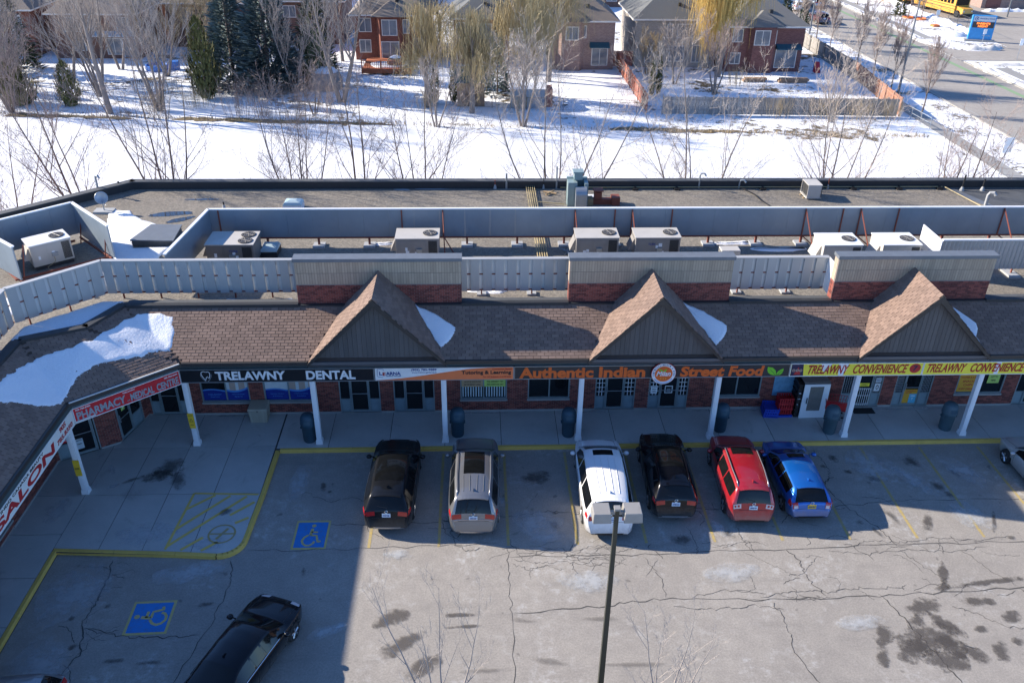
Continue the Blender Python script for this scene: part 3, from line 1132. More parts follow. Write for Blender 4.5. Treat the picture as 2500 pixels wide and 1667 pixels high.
def piece(name, me, loc, rot=(0, 0, 0), parent=None):
    o = bpy.data.objects.new(name, me)
    COL.objects.link(o)
    o.location = loc
    o.rotation_euler = rot
    if parent:
        o.parent = parent
        if parent.type == 'EMPTY':
            o.matrix_parent_inverse = MW(parent).inverted()
    return o


rest_brick = MB()


def wall(p0, p1, z0, z1, openings, zb0, zb1, single=None, back='mortar', thick=.2):
    """brick wall; openings = [(s0, s1, za, zb)]; bricks laid between zb0 and zb1"""
    fr, L = frame((p0[0], p0[1], 0), (p1[0], p1[1], 0))
    o, ex, ey, ez = fr
    cuts = sorted(set([0, L] + [q for op in openings for q in op[:2]]))
    mm = MB()
    for a, b2 in zip(cuts[:-1], cuts[1:]):
        mid = (a + b2) / 2
        zz = sorted([(op[2], op[3]) for op in openings if op[0] < mid < op[1]])
        c = z0
        for za, zb in zz + [(z1, z1)]:
            if za > c:
                mm.obox(fr, a, b2, .0, thick, c, za)
            c = zb
    mm.build('wall', back, mall)
    ang = math.atan2(ex.y, ex.x)
    rd = random.Random(int(p0[0] * 10) + 77)
    row = 0
    z = zb0
    while z + .065 <= zb1:
        s = -.105 if row % 2 else 0
        while s < L:
            a, b2 = max(s, 0) + .005, min(s + .21, L) - .005
            full = b2 - a > .19
            zc = z + .0325
            hit = [op for op in openings if a < op[1] and b2 > op[0] and op[2] - .03 < zc < op[3] + .03]
            for op in hit:
                if op[0] > a + .03 and op[0] < b2:
                    b2 = op[0] - .005
                elif op[1] < b2 - .03 and op[1] > a:
                    a = op[1] + .005
                else:
                    a = b2
                full = False
            if b2 - a > .03:
                w = o + ex * ((a + b2) / 2) + ez * zc
                if full and single and single(w) and singles['brick'] < 300:
                    singles['brick'] += 1
                    piece('brick', brick_me, w, (0, 0, ang), mall)
                else:
                    rest_brick.obox(fr, a, b2, -.012, .02, z, z + .065, rd.random() + .001, skip=(4,))
            s += .21
        z += .075
        row += 1
    return fr


G = 'storefront_metal'


def window(fr, s0, s1, za, zb, mull, deco=None):
    mm = MB()
    f = .055
    mm.obox(fr, s0, s1, .0, .14, za, za + f)
    mm.obox(fr, s0, s1, .0, .14, zb - f, zb)
    mm.obox(fr, s0, s0 + f, .002, .138, za + f, zb - f)
    mm.obox(fr, s1 - f, s1, .002, .138, za + f, zb - f)
    mm.obox(fr, mull - .03, mull + .03, .03, .12, za + f, zb - f)
    w = mm.build('window', G, mall)
    sm = MB()
    sm.obox(fr, s0 - .03, s1 + .03, -.06, .05, za - .09, za - .004)
    sm.build('sill', 'pale_concrete' if deco != 'x' else G, w)
    for a, b2 in ((s0 + f, mull - .03), (mull + .03, s1 - f)):
        pm = MB()
        pm.obox(fr, a, b2, .07, .085, za + f, zb - f)
        pm.build('pane', 'shop_glass', w)
    return w


def entrance(fr, s0, s1, d0, d1, ztop=2.4, bars=None, glass='shop_glass', panels=True):
    f = .05
    z0 = ZK + .02
    mm = MB()
    for a, b2 in ((s0, s0 + f), (d0 - .045, d0 + .0), (d1, d1 + .045), (s1 - f, s1)):
        mm.obox(fr, a, b2, .0, .13, z0, ztop)
    mm.obox(fr, s0, s1, .003, .127, ztop, ztop + .06)
    for a, b2 in ((s0 + f, d0 - .045), (d1 + .045, s1 - f)):
        if b2 - a > .05:
            mm.obox(fr, a, b2, .01, .12, .84, .89)
            mm.obox(fr, a, b2, .01, .12, z0, z0 + .05)
    e = mm.build('entrance_frame', G, mall)
    for a, b2 in ((s0 + f, d0 - .045), (d1 + .045, s1 - f)):
        if b2 - a < .05:
            continue
        pm = MB()
        pm.obox(fr, a, b2, .05, .07, z0 + .05, .84)
        pm.build('lower_panel', 'panel_blue_grey', e)
        pm = MB()
        pm.obox(fr, a, b2, .06, .075, .89, ztop)
        pm.build('pane', glass, e)
        if bars:
            bm = MB()
            n = 3 if bars == 'grid' else 6
            for i in range(1, n):
                x = a + (b2 - a) * i / n
                bm.obox(fr, x - .011, x + .011, .035, .05, .89, ztop)
            if bars == 'grid':
                for z in (1.12, 1.35, 1.58, 1.81, 2.04):
                    bm.obox(fr, a, b2, .033, .048, z - .012, z + .012)
            else:
                z = .95
                while z < ztop - .15:
                    for i in range(n):
                        x = a + (b2 - a) * i / n
                        bm.tube([fr[0] + fr[1] * x + fr[2] * .03 + fr[3] * z, fr[0] + fr[1] * (x + (b2 - a) / n) + fr[2] * .03 + fr[3] * (z + .13)], .007, 3)
                    z += .13
            bm.build('security_bars', 'white_paint' if bars == 'grid' else 'galvanised', e)
    dm = MB()
    r = .065
    dm.obox(fr, d0 + .006, d0 + r, .02, .09, z0, ztop)
    dm.obox(fr, d1 - r, d1 - .006, .02, .09, z0, ztop)
    dm.obox(fr, d0 + r, d1 - r, .022, .088, z0, z0 + .12)
    dm.obox(fr, d0 + r, d1 - r, .022, .088, ztop - .07, ztop)
    d = dm.build('door', G, mall)
    gm = MB()
    gm.obox(fr, d0 + r, d1 - r, .05, .062, z0 + .12, ztop - .07)
    gm.build('door_glass', glass, d)
    hm = MB()
    hm.obox(fr, d0 + r, d1 - r, -.03, -.005, 1.17, 1.2)
    hm.obox(fr, d0 + .03, d0 + .06, -.05, .02, 1.05, 1.4)
    hm.build('handle', 'galvanised', d)
    return d, e


# openings of the main front, in x
WINS = [(-8.23, -6.1, -7.14), (-5.46, -3.27, -4.36), (3.31, 5.41, 4.36), (6.36, 8.25, 7.33), (14.85, 17.03, 15.92), (26.19, 28.4, 27.3), (35, 37, 36)]
DOORS = [(-10.55, -8.75, -10.1, -9.3, None), (-2.12, -.3, -1.62, -.81, None), (.31, 2.14, .82, 1.65, None), (9.43, 11.26, 9.92, 10.73, 'grid'), (11.89, 13.69, 12.4, 13.2, 'grid'), (20.84, 22.69, 21.55, 22.25, 'lattice'), (23.32, 25.03, 23.76, 24.52, 'lattice'), (29.06, 30.9, 29.56, 30.3, None)]
X0 = -10.72
ops = [(a - X0, b2 - X0, .73 if len(q) == 3 else ZK, 2.42 if len(q) == 3 else 2.46) for q in WINS + DOORS for a, b2 in [q[:2]]]
FM = wall((X0, YW), (45, YW), ZK - .1, 4.7, ops, .235, 2.35, lambda w: 2.3 < w.x < 9.5 and w.z < 1.75)
FX = (Vector((0, YW, 0)), Vector((1, 0, 0)), Vector((0, 1, 0)), Vector((0, 0, 1)))
bm = MB()
for a, b2 in ((-8.75, -2.12), (-.3, .31), (2.14, 9.43), (11.26, 11.89), (13.69, 20.84), (22.69, 23.32), (25.03, 29.06), (30.9, 45)):
    bm.box(a, b2, YW - .035, YW + .02, ZK - .02, .232)
bm.build('base_course', 'pale_concrete', mall)
wobj = [window(FX, a, b2, .82, 2.42, mu) for a, b2, mu in WINS]
dobj = [entrance(FX, *q[:4], bars=q[4]) for q in DOORS]

# films and posters in the glass
for wi, parts in ((0, ((-8.17, -7.17), (-7.11, -6.16))), (1, ((-5.4, -4.39), (-4.33, -3.33)))):
    for k, (a, b2) in enumerate(parts):
        fm = MB()
        n = 14
        for i in range(n):
            u0, u1 = i / n, (i + 1) / n
            h = lambda u: 1.34 + (.07 * math.sin(u * 3.1 + .4) if k == 0 else -.08 * math.sin(u * 3.3) + .12 * u * u)
            xa, xb = a + (b2 - a) * u0, a + (b2 - a) * u1
            fm.face([(xa, YW + .062, .88), (xb, YW + .062, .88), (xb, YW + .062, h(u1)), (xa, YW + .062, h(u0))])
            fm.face([(xa, YW + .062, h(u0)), (xb, YW + .062, h(u1)), (xb, YW + .062, h(u1) + .07 + .03 * k), (xa, YW + .062, h(u0) + .07 + .03 * k)], m=1)
            top = 2.35
            if wi or k:
                fm.face([(xa, YW + .064, h(u0) + .07 + .03 * k), (xb, YW + .064, h(u1) + .07 + .03 * k), (xb, YW + .064, top), (xa, YW + .064, top)], m=2 if (i * 7 // n + wi) % 3 else 3)
        fm.build('window_film', ['film_blue', 'film_light', 'film_skin' if k else 'film_pale', 'film_pale'], wobj[wi])
        fr = (Vector((0, YW + .06, 0)), Vector((1, 0, 0)), Vector((0, 1, 0)), Vector((0, 0, 1)))
        tx = [['TRELAWNY', 'Dental Centre'], ['trelawnydental.com', '905.785.7100'], ['Cosmetic Dentistry', '& Whitening'], ['A Family and Cosmetic', 'Dentistry']][wi * 2 + k]
        text(tx[0], fr, a + .2, b2 - .2, 1.14, 1.22, 0, 'film_light', wobj[wi], bold=0, proud=.004)
        text(tx[1], fr, a + .3, b2 - .3, 1.02, 1.09, 0, 'film_light', wobj[wi], bold=0, proud=.004)
w3 = wobj[2]
for k in range(17):
    a = 3.4 + k * .118
    if abs(a - 4.33) < .06:
        continue
    sm = MB()
    sm.hexa([(a, YW + .105, .9), (a + .085, YW + .085 + .035, .9), (a + .085, YW + .125, .9), (a, YW + .11, .9), (a, YW + .105, 2.3), (a + .085, YW + .12, 2.3), (a + .085, YW + .125, 2.3), (a, YW + .11, 2.3)])
    sm.v = [(x, y - .045, z) for x, y, z in sm.v]
    sm.build('blind_slat', 'blind_white', w3)
for a, b2, mt, t1, t2 in ((3.37, 4.33, 'poster_tan', 'GROUP OR ONE-ON-ONE', 'BETTER REPORT CARDS'), (4.39, 5.35, 'poster_green', 'FREE ASSESSMENT TEST', 'FREE HOMEWORK HELP')):
    pm = MB()
    pm.box(a, b2, YW + .045, YW + .055, 1.45, 2.0)
    p = pm.build('poster', mt, w3)
    fr = (Vector((0, YW + .045, 0)), Vector((1, 0, 0)), Vector((0, 1, 0)), Vector((0, 0, 1)))
    text(t1, fr, a + .12, b2 - .1, 1.68, 1.76, 0, 'ink_black', p, proud=.004)
    text(t2, fr, a + .12, b2 - .1, 1.53, 1.61, 0, 'ink_black', p, proud=.004)


def notice(name, mat, x0, x1, z0, z1, parent, lines=(), ink='ink_black', dep=.03, frx=None):
    fr = frx or FX
    pm = MB()
    pm.obox(fr, x0, x1, dep, dep + .006, z0, z1)
    p = pm.build(name, mat, parent)
    for s, a, b2, c, d in lines:
        f2 = (fr[0] + fr[2] * dep, fr[1], fr[2], fr[3])
        text(s, f2, x0 + (x1 - x0) * a, x0 + (x1 - x0) * b2, z0 + (z1 - z0) * c, z0 + (z1 - z0) * d, 0, ink, p, proud=.004)
    return p


notice('notice', 'sign_white', 11.98, 12.28, .98, 1.4, dobj[4][1], [('ATTENTION', .1, .9, .8, .92), ('SMILE', .2, .8, .5, .65), ('CAMERA', .15, .85, .2, .35)])
notice('notice', 'sign_white', 12.62, 12.98, 1.0, 1.4, dobj[4][0])
notice('notice', 'ink_black', 12.66, 12.94, 1.04, 1.36, dobj[4][0], dep=.024)
notice('notice', 'ink_grey', 12.72, 12.88, 1.1, 1.24, dobj[4][0], dep=.018)
notice('poster', 'poster_orange', 23.83, 24.45, .3, 1.05, dobj[6][0], [('CONVENIENCE', .1, .9, .84, .93), ('WATER', .1, .6, .7, .8)], 'ink_red')
notice('poster', 'poster_teal', 24.12, 24.45, .3, .8, dobj[6][0], [('OPEN', .2, .8, .7, .85), ('7', .4, .6, .3, .55)], 'ink_white', .024)
notice('poster', 'poster_orange', 26.27, 27.2, .9, 2.0, wobj[5], [('Welcome', .2, .8, .84, .92), ('WATER & JUICE', .06, .94, .64, .74), ('SNACKS', .2, .85, .46, .56), ('CHIPS', .28, .75, .28, .38), ('SOFT DRINKS', .1, .92, .08, .18)], 'ink_red')
notice('poster', 'poster_green', 27.6, 28.15, 1.35, 1.85, wobj[5], [('LOTTO', .2, .8, .6, .8), ('HERE', .3, .7, .2, .4)])
notice('notice', 'sign_yellow', 21.62, 22.1, 1.25, 1.42, dobj[5][0], [('OPEN', .2, .8, .3, .7)])
notice('notice', 'sign_white', 22.36, 22.62, .98, 1.4, dobj[5][1], [('O', .25, .75, .2, .8)])
notice('notice', 'film_pale', 22.36, 22.62, 1.46, 1.7, dobj[5][1], [('Canpar', .1, .9, .3, .6)], 'ink_blue')
gm = MB()
for i in range(7):
    x = 21.6 + i * .1
    gm.box(x, x + .018, YW - .01, YW + .015, .22, 1.2)
for z in (.3, .75, 1.1):
    gm.box(21.58, 22.22, YW - .008, YW + .013, z, z + .02)
gm.build('door_grille', 'white_paint', dobj[5][0])
notice('mural', 'poster_blue', 17.6, 18.62, .85, 2.2, mall, dep=-.03)

# corner walls under the chamfer
P1a, P1b, P2b = (-13.42, 5.2), (-11.27, 6.5), (X0, YW)
L1 = math.dist(P1a, P1b)
F1 = wall(P1a, P1b, ZK - .1, 4.7, [(.12, 1.72, ZK, 2.46)], .235, 2.35)
d, e = entrance(F1, .12, 1.72, .72, 1.58)
notice('notice', 'film_pale', .82, 1.12, .45, .95, d, [('NOTICE', .15, .85, .8, .92), ('masks', .2, .8, .45, .6)], 'ink_black', .02, F1)
notice('poster', 'sign_red', .2, .6, .95, 1.2, e, [('PHARMACY', .08, .92, .35, .65)], 'ink_white', .02, F1)
notice('poster', 'film_pale', .2, .6, 1.25, 1.7, e, [('Clinic', .1, .9, .4, .7)], 'ink_red', .02, F1)
F2 = wall(P1b, P2b, ZK - .1, 4.7, [(.1, 1.75, ZK, 2.46)], .235, 2.35)
d, e = entrance(F2, .1, 1.75, .2, 1.0)
notice('notice', 'poster_green', .5, .72, 1.45, 1.8, d, [('i', .4, .6, .2, .8)], 'ink_white', .02, F2)
F3 = wall((-13.42, -30), (-13.42, 5.2), ZK - .1, 4.7, [(29.4, 31.25, .5, 2.42), (24, 28, .5, 2.42)], .235, 2.35)
window(F3, 29.4, 31.25, .55, 2.42, 30.3)
window(F3, 24, 28, .55, 2.42, 26)
bm = MB()
bm.obox(F1, 1.72, L1, -.035, .02, ZK - .02, .232)
bm.obox(F3, 31.25, 35.2, -.035, .02, ZK - .02, .232)
bm.build('base_course', 'pale_concrete', mall)

# rear and outer walls
rw = MB()
for a, b2 in (((45, 23.3), (-15.3, 23.3)), ((-15.3, 23.3), (-28.2, 11)), ((-28.2, 11), (-28.2, -30)), ((45, YW), (45, 23.3))):
    fr, L = frame((*a, 0), (*b2, 0))
    rw.obox(fr, 0, L, .0, .3, -.1, 5.5)
rw.build('rear_wall', 'house_red', mall)

# covered walk: soffit, beam, columns
sm = MB()
sm.prism([(-13.42, -30), (-11.4, -30), (-11.4, 3.3), (-8.1, 6.4), (45, 6.4), (45, YW), (-10.75, YW), (-11.3, 6.5), (-13.42, 5.2)], 3.36, 3.42)
sm.build('soffit', 'soffit_white', mall)
E_MAIN = [(-7.72, 5.7), (45, 5.7)]
fb = MB()
for a, b2 in (((-8.05, 6.32), (45, 6.32)), ((-11.28, 3.6), (-8.05, 6.32)), ((-11.28, -30), (-11.28, 3.6))):
    fr, L = frame((*a, 0), (*b2, 0))
    fb.obox(fr, 0, L, .0, .25, 3.42, 4.55)
fb.build('beam', 'teal_fascia', mall)
COLS = [(-7.97, 6.32), (-2.75, 6.32), (2.68, 6.32), (8.46, 6.32), (14.28, 6.32), (20.26, 6.32), (25.6, 6.32), (31.6, 6.32), (-11.5, 3.25), (-11.45, -4.6), (-11.45, -10)]
for k, (x, y) in enumerate(COLS):
    w = .105
    cm = MB()
    cm.box(-w, w, -w, w, .3, 3.4)
    cm.box(-.05, .05, -w - .012, -w + .01, .3, 3.4)
    o = cm.build('column', 'white_paint', mall)
    o.location = (x, y, 0)
    cb = MB()
    cb.hexa([(-.15, -.15, ZK), (.15, -.15, ZK), (.15, .15, ZK), (-.15, .15, ZK), (-.135, -.135, .36), (.135, -.135, .36), (.135, .135, .36), (-.135, .135, .36)])
    cb.build('column_base', 'white_paint', o, bevel=.012)
    if k in (0, 8):
        ym = MB()
        ym.box(-.12, .12, -.16, -.128, 1.1, 1.85)
        ym.v = [(x_ + .02 * (z_ - 1.4) * (1 if k else -1), y_, z_) for x_, y_, z_ in ym.v]
        q = ym.build('caution_board', 'sticker_yellow', o)
        fr = (Vector((0, -.16, 0)), Vector((1, 0, 0)), Vector((0, 1, 0)), Vector((0, 0, 1)))
        if k == 0:
            text('CAUTION', fr, -.09, .09, 1.74, 1.78, 0, 'ink_black', q, proud=.004)
            tri = MB()
            for a in range(3):
                t0, t1 = a * 2 * PI / 3 + PI / 2, (a + 1) * 2 * PI / 3 + PI / 2
                A_, B_ = Vector((.085 * math.cos(t0), -.166, 1.5 + .1 * math.sin(t0))), Vector((.085 * math.cos(t1), -.166, 1.5 + .1 * math.sin(t1)))
                tri.tube([A_, B_], .008, 4)
            tri.build('warning_symbol', 'ink_black', q)
            text('WET FLOOR', fr, -.07, .07, 1.26, 1.3, 0, 'ink_black', q, proud=.004)
        else:
            text('CAUTION', fr, -.1, .1, 1.42, 1.52, 0, 'ink_black', q, proud=.004, shear=.4)

# ------------------------------------------------------------------ sloped canopy roof
K = (5.95 - 4.68) / (8.05 - 5.72)
zs = lambda y: 4.68 + K * (y - 5.72)
A3, B3 = Vector((-7.72, 5.7, 4.67)), Vector((-11.1, 2.9, 4.67))
T1, T2, T3 = Vector((-10.4, 8.08, 5.96)), Vector((-11.25, 6.2, 5.96)), Vector((-13.38, 5.2, 5.96))
W0, W1 = Vector((-11.1, -30, 4.67)), Vector((-13.38, -30, 5.96))
dk = MB()
low = Vector((0, 0, -.02))
for q in ([A3, Vector((45, 5.7, 4.67)), Vector((45, 8.08, 5.96)), T1], [A3, T1, T2], [A3, T2, B3], [B3, T2, T3], [B3, T3, W1, W0]):
    dk.face([p + low for p in q])
    dk.face([p + low + Vector((0, 0, -.09)) for p in q][::-1])
dk.build('roof_deck', 'shingle_slot', mall)
rest_sh = MB()
TW, TH = .305, .143
sh = MB()
sh.hexa([(-.141, 0, .0), (.141, 0, .0), (.141, .155, -.006), (-.141, .155, -.006), (-.141, 0, .013), (.141, 0, .013), (.141, .155, .003), (-.141, .155, .003)], skip=(0, 4))
sh_me = sh.mesh('shingle')
sh_me.materials.append(M['shingle'])


def inside(p, poly):
    c = False
    n = len(poly)
    for i in range(n):
        a, b2 = poly[i], poly[(i + 1) % n]
        if (a[1] > p[1]) != (b2[1] > p[1]) and p[0] < (b2[0] - a[0]) * (p[1] - a[1]) / (b2[1] - a[1]) + a[0]:
            c = not c
    return c


def shingles(o, ex, ew, poly, skipf=None, single=None, seed=1):
    """o origin at the eave, ex along the eave, ew up the slope (unit vectors); poly in (s, w)"""
    o, ex, ew = Vector(o), Vector(ex).normalized(), Vector(ew).normalized()
    nz = ex.cross(ew)
    rot = Matrix((ex, ew, nz)).transposed().to_euler()
    rd = random.Random(seed)
    s0, s1 = min(p[0] for p in poly), max(p[0] for p in poly)
    w1 = max(p[1] for p in poly)
    row = 0
    w = 0.0
    while w < w1:
        s = s0 - TW * (row % 2) * .5 + rd.uniform(-.02, .02)
        while s < s1:
            c = (s + TW / 2, w + TH / 2)
            if inside(c, poly):
                q = o + ex * c[0] + ew * w
                if not (skipf and skipf(q)):
                    if single and singles['shingle'] < 300 and single(q):
                        singles['shingle'] += 1
                        piece('shingle', sh_me, q, rot, mall)
                    else:
                        lift = rd.uniform(.010, .016)
                        hw = TW / 2 - rd.uniform(.007, .011)
                        f = (o + ex * c[0] + ew * w, ex, ew, nz)
                        P = lambda a, b_, c_: f[0] + ex * a + ew * b_ + nz * c_
                        rest_sh.hexa([P(-hw, 0, 0), P(hw, 0, 0), P(hw, .155, -.006), P(-hw, .155, -.006), P(-hw, 0, lift), P(hw, 0, lift), P(hw, .155, .003), P(-hw, .155, .003)], rd.random() + .001, skip=(0, 4))
            s += TW
        w += TH
        row += 1


DORM = [.06, 11.36, 22.47, 33.7]
HW, ZB, ZA = 2.72, 4.68, 7.48
ew = (T1 - Vector((T1.x, 5.7, 4.67))).normalized()
SL = 2.7
ewm = Vector((0, 8.08 - 5.7, 5.96 - 4.67))
SLm = ewm.length


def under_dormer(q):
    for xc in DORM:
        h = ZB + (ZA - ZB) * (1 - abs(q.x - xc) / HW)
        if abs(q.x - xc) < HW and h > q.z + .12:
            return True
    return False


va = (T1.x - A3.x, SLm)
shingles(A3, (1, 0, 0), ewm, [(0, 0), (52, 0), (52, SLm), va], under_dormer, lambda q: -7.3 < q.x < -2.6, 1)
# corner facets and wing
for a, b2, c, sd in ((A3, T2, B3, 2), (T1, T2, A3, 3), (B3, T3, T2, 4)):
    ex = (A3 - B3).normalized()
    nrm = (b2 - a).cross(c - a).normalized()
    if nrm.z < 0:
        nrm = -nrm
    ex = (ex - nrm * ex.dot(nrm)).normalized()
    wv = nrm.cross(ex)
    if wv.z < 0:
        wv = -wv
    o = min((a, b2, c), key=lambda p: p.dot(wv))
    if sd == 2:
        o = B3
    shingles(o, ex, wv, [((p - o).dot(ex), (p - o).dot(wv)) for p in (a, b2, c)], None, None, sd)
exw = Vector((0, 1, 0))
eww = (T3 - Vector((B3.x, T3.y, B3.z))).normalized()
shingles(B3, exw, eww, [(0, 0), ((T3 - B3).dot(exw), (T3 - B3).dot(eww)), (-16, (T3 - B3).dot(eww)), (-16, 0)], None, None, 5)

# dormers
for xc in DORM:
    yf, yb = 5.58, 8.13
    dm = MB()
    for s in (-1, 1):
        e0, e1 = (xc + s * HW, yf, ZB - .03), (xc + s * HW, yb, ZB - .03)
        r0, r1 = (xc, yf, ZA), (xc, yb, ZA)
        dn = Vector((-s * (ZA - ZB) * .02, 0, -.06))
        dm.face([e0, e1, r1, r0][::s])
        dm.face([Vector(p) + Vector((0, 0, -.1)) for p in (e0, e1, r1, r0)][::-s])
    dmo = dm.build('dormer_roof', 'shingle', mall)
    for s in (-1, 1):
        up_ = Vector((-s * HW, 0, ZA - ZB + .03))
        Ls = up_.length
        if s < 0:
            shingles((xc - HW, yb, ZB - .02), (0, -1, 0), up_, [(0, 0), (yb - yf, 0), (yb - yf, Ls), (0, Ls)], lambda q: q.z < zs(q.y) - .2, None, int(xc) + 9)
        else:
            shingles((xc + HW, yf, ZB - .02), (0, 1, 0), up_, [(0, 0), (yb - yf, 0), (yb - yf, Ls), (0, Ls)], lambda q: q.z < zs(q.y) - .2, None, int(xc) + 19)
    rc = MB()
    n_ = 9
    for k in range(n_):
        y0, y1 = yf + (yb - yf) * k / n_ + .003, yf + (yb - yf) * (k + 1) / n_ - .003
        for s in (-1, 1):
            rc.hexa([(xc, y0, ZA + .012), (xc + s * .14, y0, ZA - .12), (xc + s * .14, y1, ZA - .125), (xc, y1, ZA + .006), (xc, y0, ZA + .032), (xc + s * .145, y0, ZA - .1), (xc + s * .145, y1, ZA - .112), (xc, y1, ZA + .02)], random.random())
    rc.build('ridge_cap', 'shingle', dmo)
    # gable
    gb = MB()
    gb.prism([(-HW + .1, ZB - .2), (HW - .1, ZB - .2), (0, ZA - .12)], 0, .1, fr=(Vector((xc, 5.86, 0)), Vector((1, 0, 0)), Vector((0, 0, 1)), Vector((0, 1, 0))))
    go = gb.build('gable', 'dark_siding', mall)
    nb = 28
    for k in range(nb):
        x0 = -HW + .12 + (2 * HW - .24) * k / nb + .006
        x1 = -HW + .12 + (2 * HW - .24) * (k + 1) / nb - .006
        h = lambda x: ZB - .05 + (ZA - .22 - ZB + .05) * (1 - abs(x) / (HW - .1))
        P = [(x0, ZB - .06), (x1, ZB - .06), (x1, max(h(x1), ZB - .05)), (x0, max(h(x0), ZB - .05))]
        if x0 < 0 < x1:
            P.insert(3, (0, h(0)))
        bd = MB()
        bd.prism(P, 0, .018, fr=(Vector((xc, 5.842, 0)), Vector((1, 0, 0)), Vector((0, 0, 1)), Vector((0, 1, 0))))
        bd.build('board', 'dark_siding', go)
    for s in (-1, 1):
        rk = MB()
        a = Vector((xc + s * (HW + .06), 0, ZB - .1))
        t = Vector((xc, 0, ZA - .02))
        d = (t - a).normalized()
        n2 = Vector((-d.z * -s, 0, d.x * -s))
        dn = Vector((0, 0, -.27))
        pts = [a, t, t + dn * 1.15, a + dn * .55]
        rk.hexa([pts[3] + Vector((0, 5.55, 0)), pts[2] + Vector((0, 5.55, 0)), pts[2] + Vector((0, 5.84, 0)), pts[3] + Vector((0, 5.84, 0)), pts[0] + Vector((0, 5.55, 0)), pts[1] + Vector((0, 5.55, 0)), pts[1] + Vector((0, 5.84, 0)), pts[0] + Vector((0, 5.84, 0))])
        rk.build('rake_board', 'brown_trim', go)
    fb = MB()
    fb.box(xc - HW - .04, xc + HW + .04, 5.66, 6.3, ZB - .27, ZB - .055)
    fb.build('fascia', 'grey_trim', mall)
    # snow lying in the right-hand valley
    if xc < 30:
        k = {0: 1.0, 11: 1.0, 22: .72}[int(xc)]
        oz = lambda q: zs(q[1]) + .03
        out_ = [(xc + 1.42, 8.0), (xc + 1.85, 7.85), (xc + 1.42 + .85 * k, 7.64), (xc + 1.42 + 1.35 * k, 7.3), (xc + 1.42 + 1.72 * k, 7.0), (xc + 1.42 + 1.7 * k, 6.8), (xc + 1.42 + 1.45 * k, 6.45), (xc + 2.56, 6.15)]
        out_ = dens(out_, .18, .025, int(xc))
        sn = MB()
        inn = []
        n2 = len(out_)
        cx_ = sum(p[0] for p in out_) / n2
        cy_ = sum(p[1] for p in out_) / n2
        for lv, (sc, hz_) in enumerate(((1.0, -.02), (.985, .012), (.85, .02))):
            for p in out_:
                q = (cx_ + (p[0] - cx_) * sc, cy_ + (p[1] - cy_) * sc)
                base = max(zs(q[1]), ZB + (ZA - ZB) * (1 - abs(q[0] - xc) / HW))
                sn.v.append((q[0], q[1], base + hz_))
        sn.v.append((cx_, cy_, max(zs(cy_), ZB + (ZA - ZB) * (1 - abs(cx_ - xc) / HW)) + .022))
        for lv in range(2):
            for i in range(n2):
                j = (i + 1) % n2
                sn.f.append((lv * n2 + i, lv * n2 + j, (lv + 1) * n2 + j, (lv + 1) * n2 + i))
        for i in range(n2):
            sn.f.append((2 * n2 + i, 2 * n2 + (i + 1) % n2, 3 * n2))
        sn.t = [0] * len(sn.f)
        sn.mi = [0] * len(sn.f)
        o = sn.build('snow_patch', 'snow', smooth=True)
        tag(center(o), ['white wedge of snow in the valley right of the gable over the dental sign', 'white wedge of snow in the valley right of the gable above the round orange sign', 'small white wedge of snow right of the gable above the yellow signs'][{0: 0, 11: 1, 22: 2}[int(xc)]], 'snow')
o = rest_sh.build('shingle_courses', 'shingle', mall)
o['kind'] = 'stuff'

# eave gutters
edges = [-7.75] + [q for xc in DORM for q in (xc - HW - .04, xc + HW + .04)] + [45]
for a, b2 in zip(edges[0::2], edges[1::2]):
    gm = MB()
    gm.box(a, b2, 5.6, 5.72, 4.5, 4.665)
    gm.build('gutter', 'brown_trim', mall)
fr, L = frame((B3.x, B3.y, 0), (A3.x, A3.y, 0))
gm = MB()
gm.obox(fr, 0, L, -.1, .02, 4.5, 4.665)
gm.build('gutter', 'brown_trim', mall)
gm = MB()
gm.box(-11.12, -11.0, -30, 2.9, 4.5, 4.665)
gm.build('gutter', 'brown_trim', mall)
sb = MB()
sb.box(-7.75, 45, 5.66, 6.32, 4.44, 4.47)
fr, L = frame((B3.x, B3.y, 0), (A3.x, A3.y, 0))
sb.obox(fr, 0, L, 0, .5, 4.46, 4.5)
sb.box(-11.5, -11.05, -30, 3, 4.46, 4.5)
sb.build('eave_soffit', 'teal_fascia', mall)
lip = MB()
lip.obox(fr, .1, L - .1, -.13, -.08, 4.66, 4.7)
lip.build('gutter_ice', 'dirty_snow', mall)

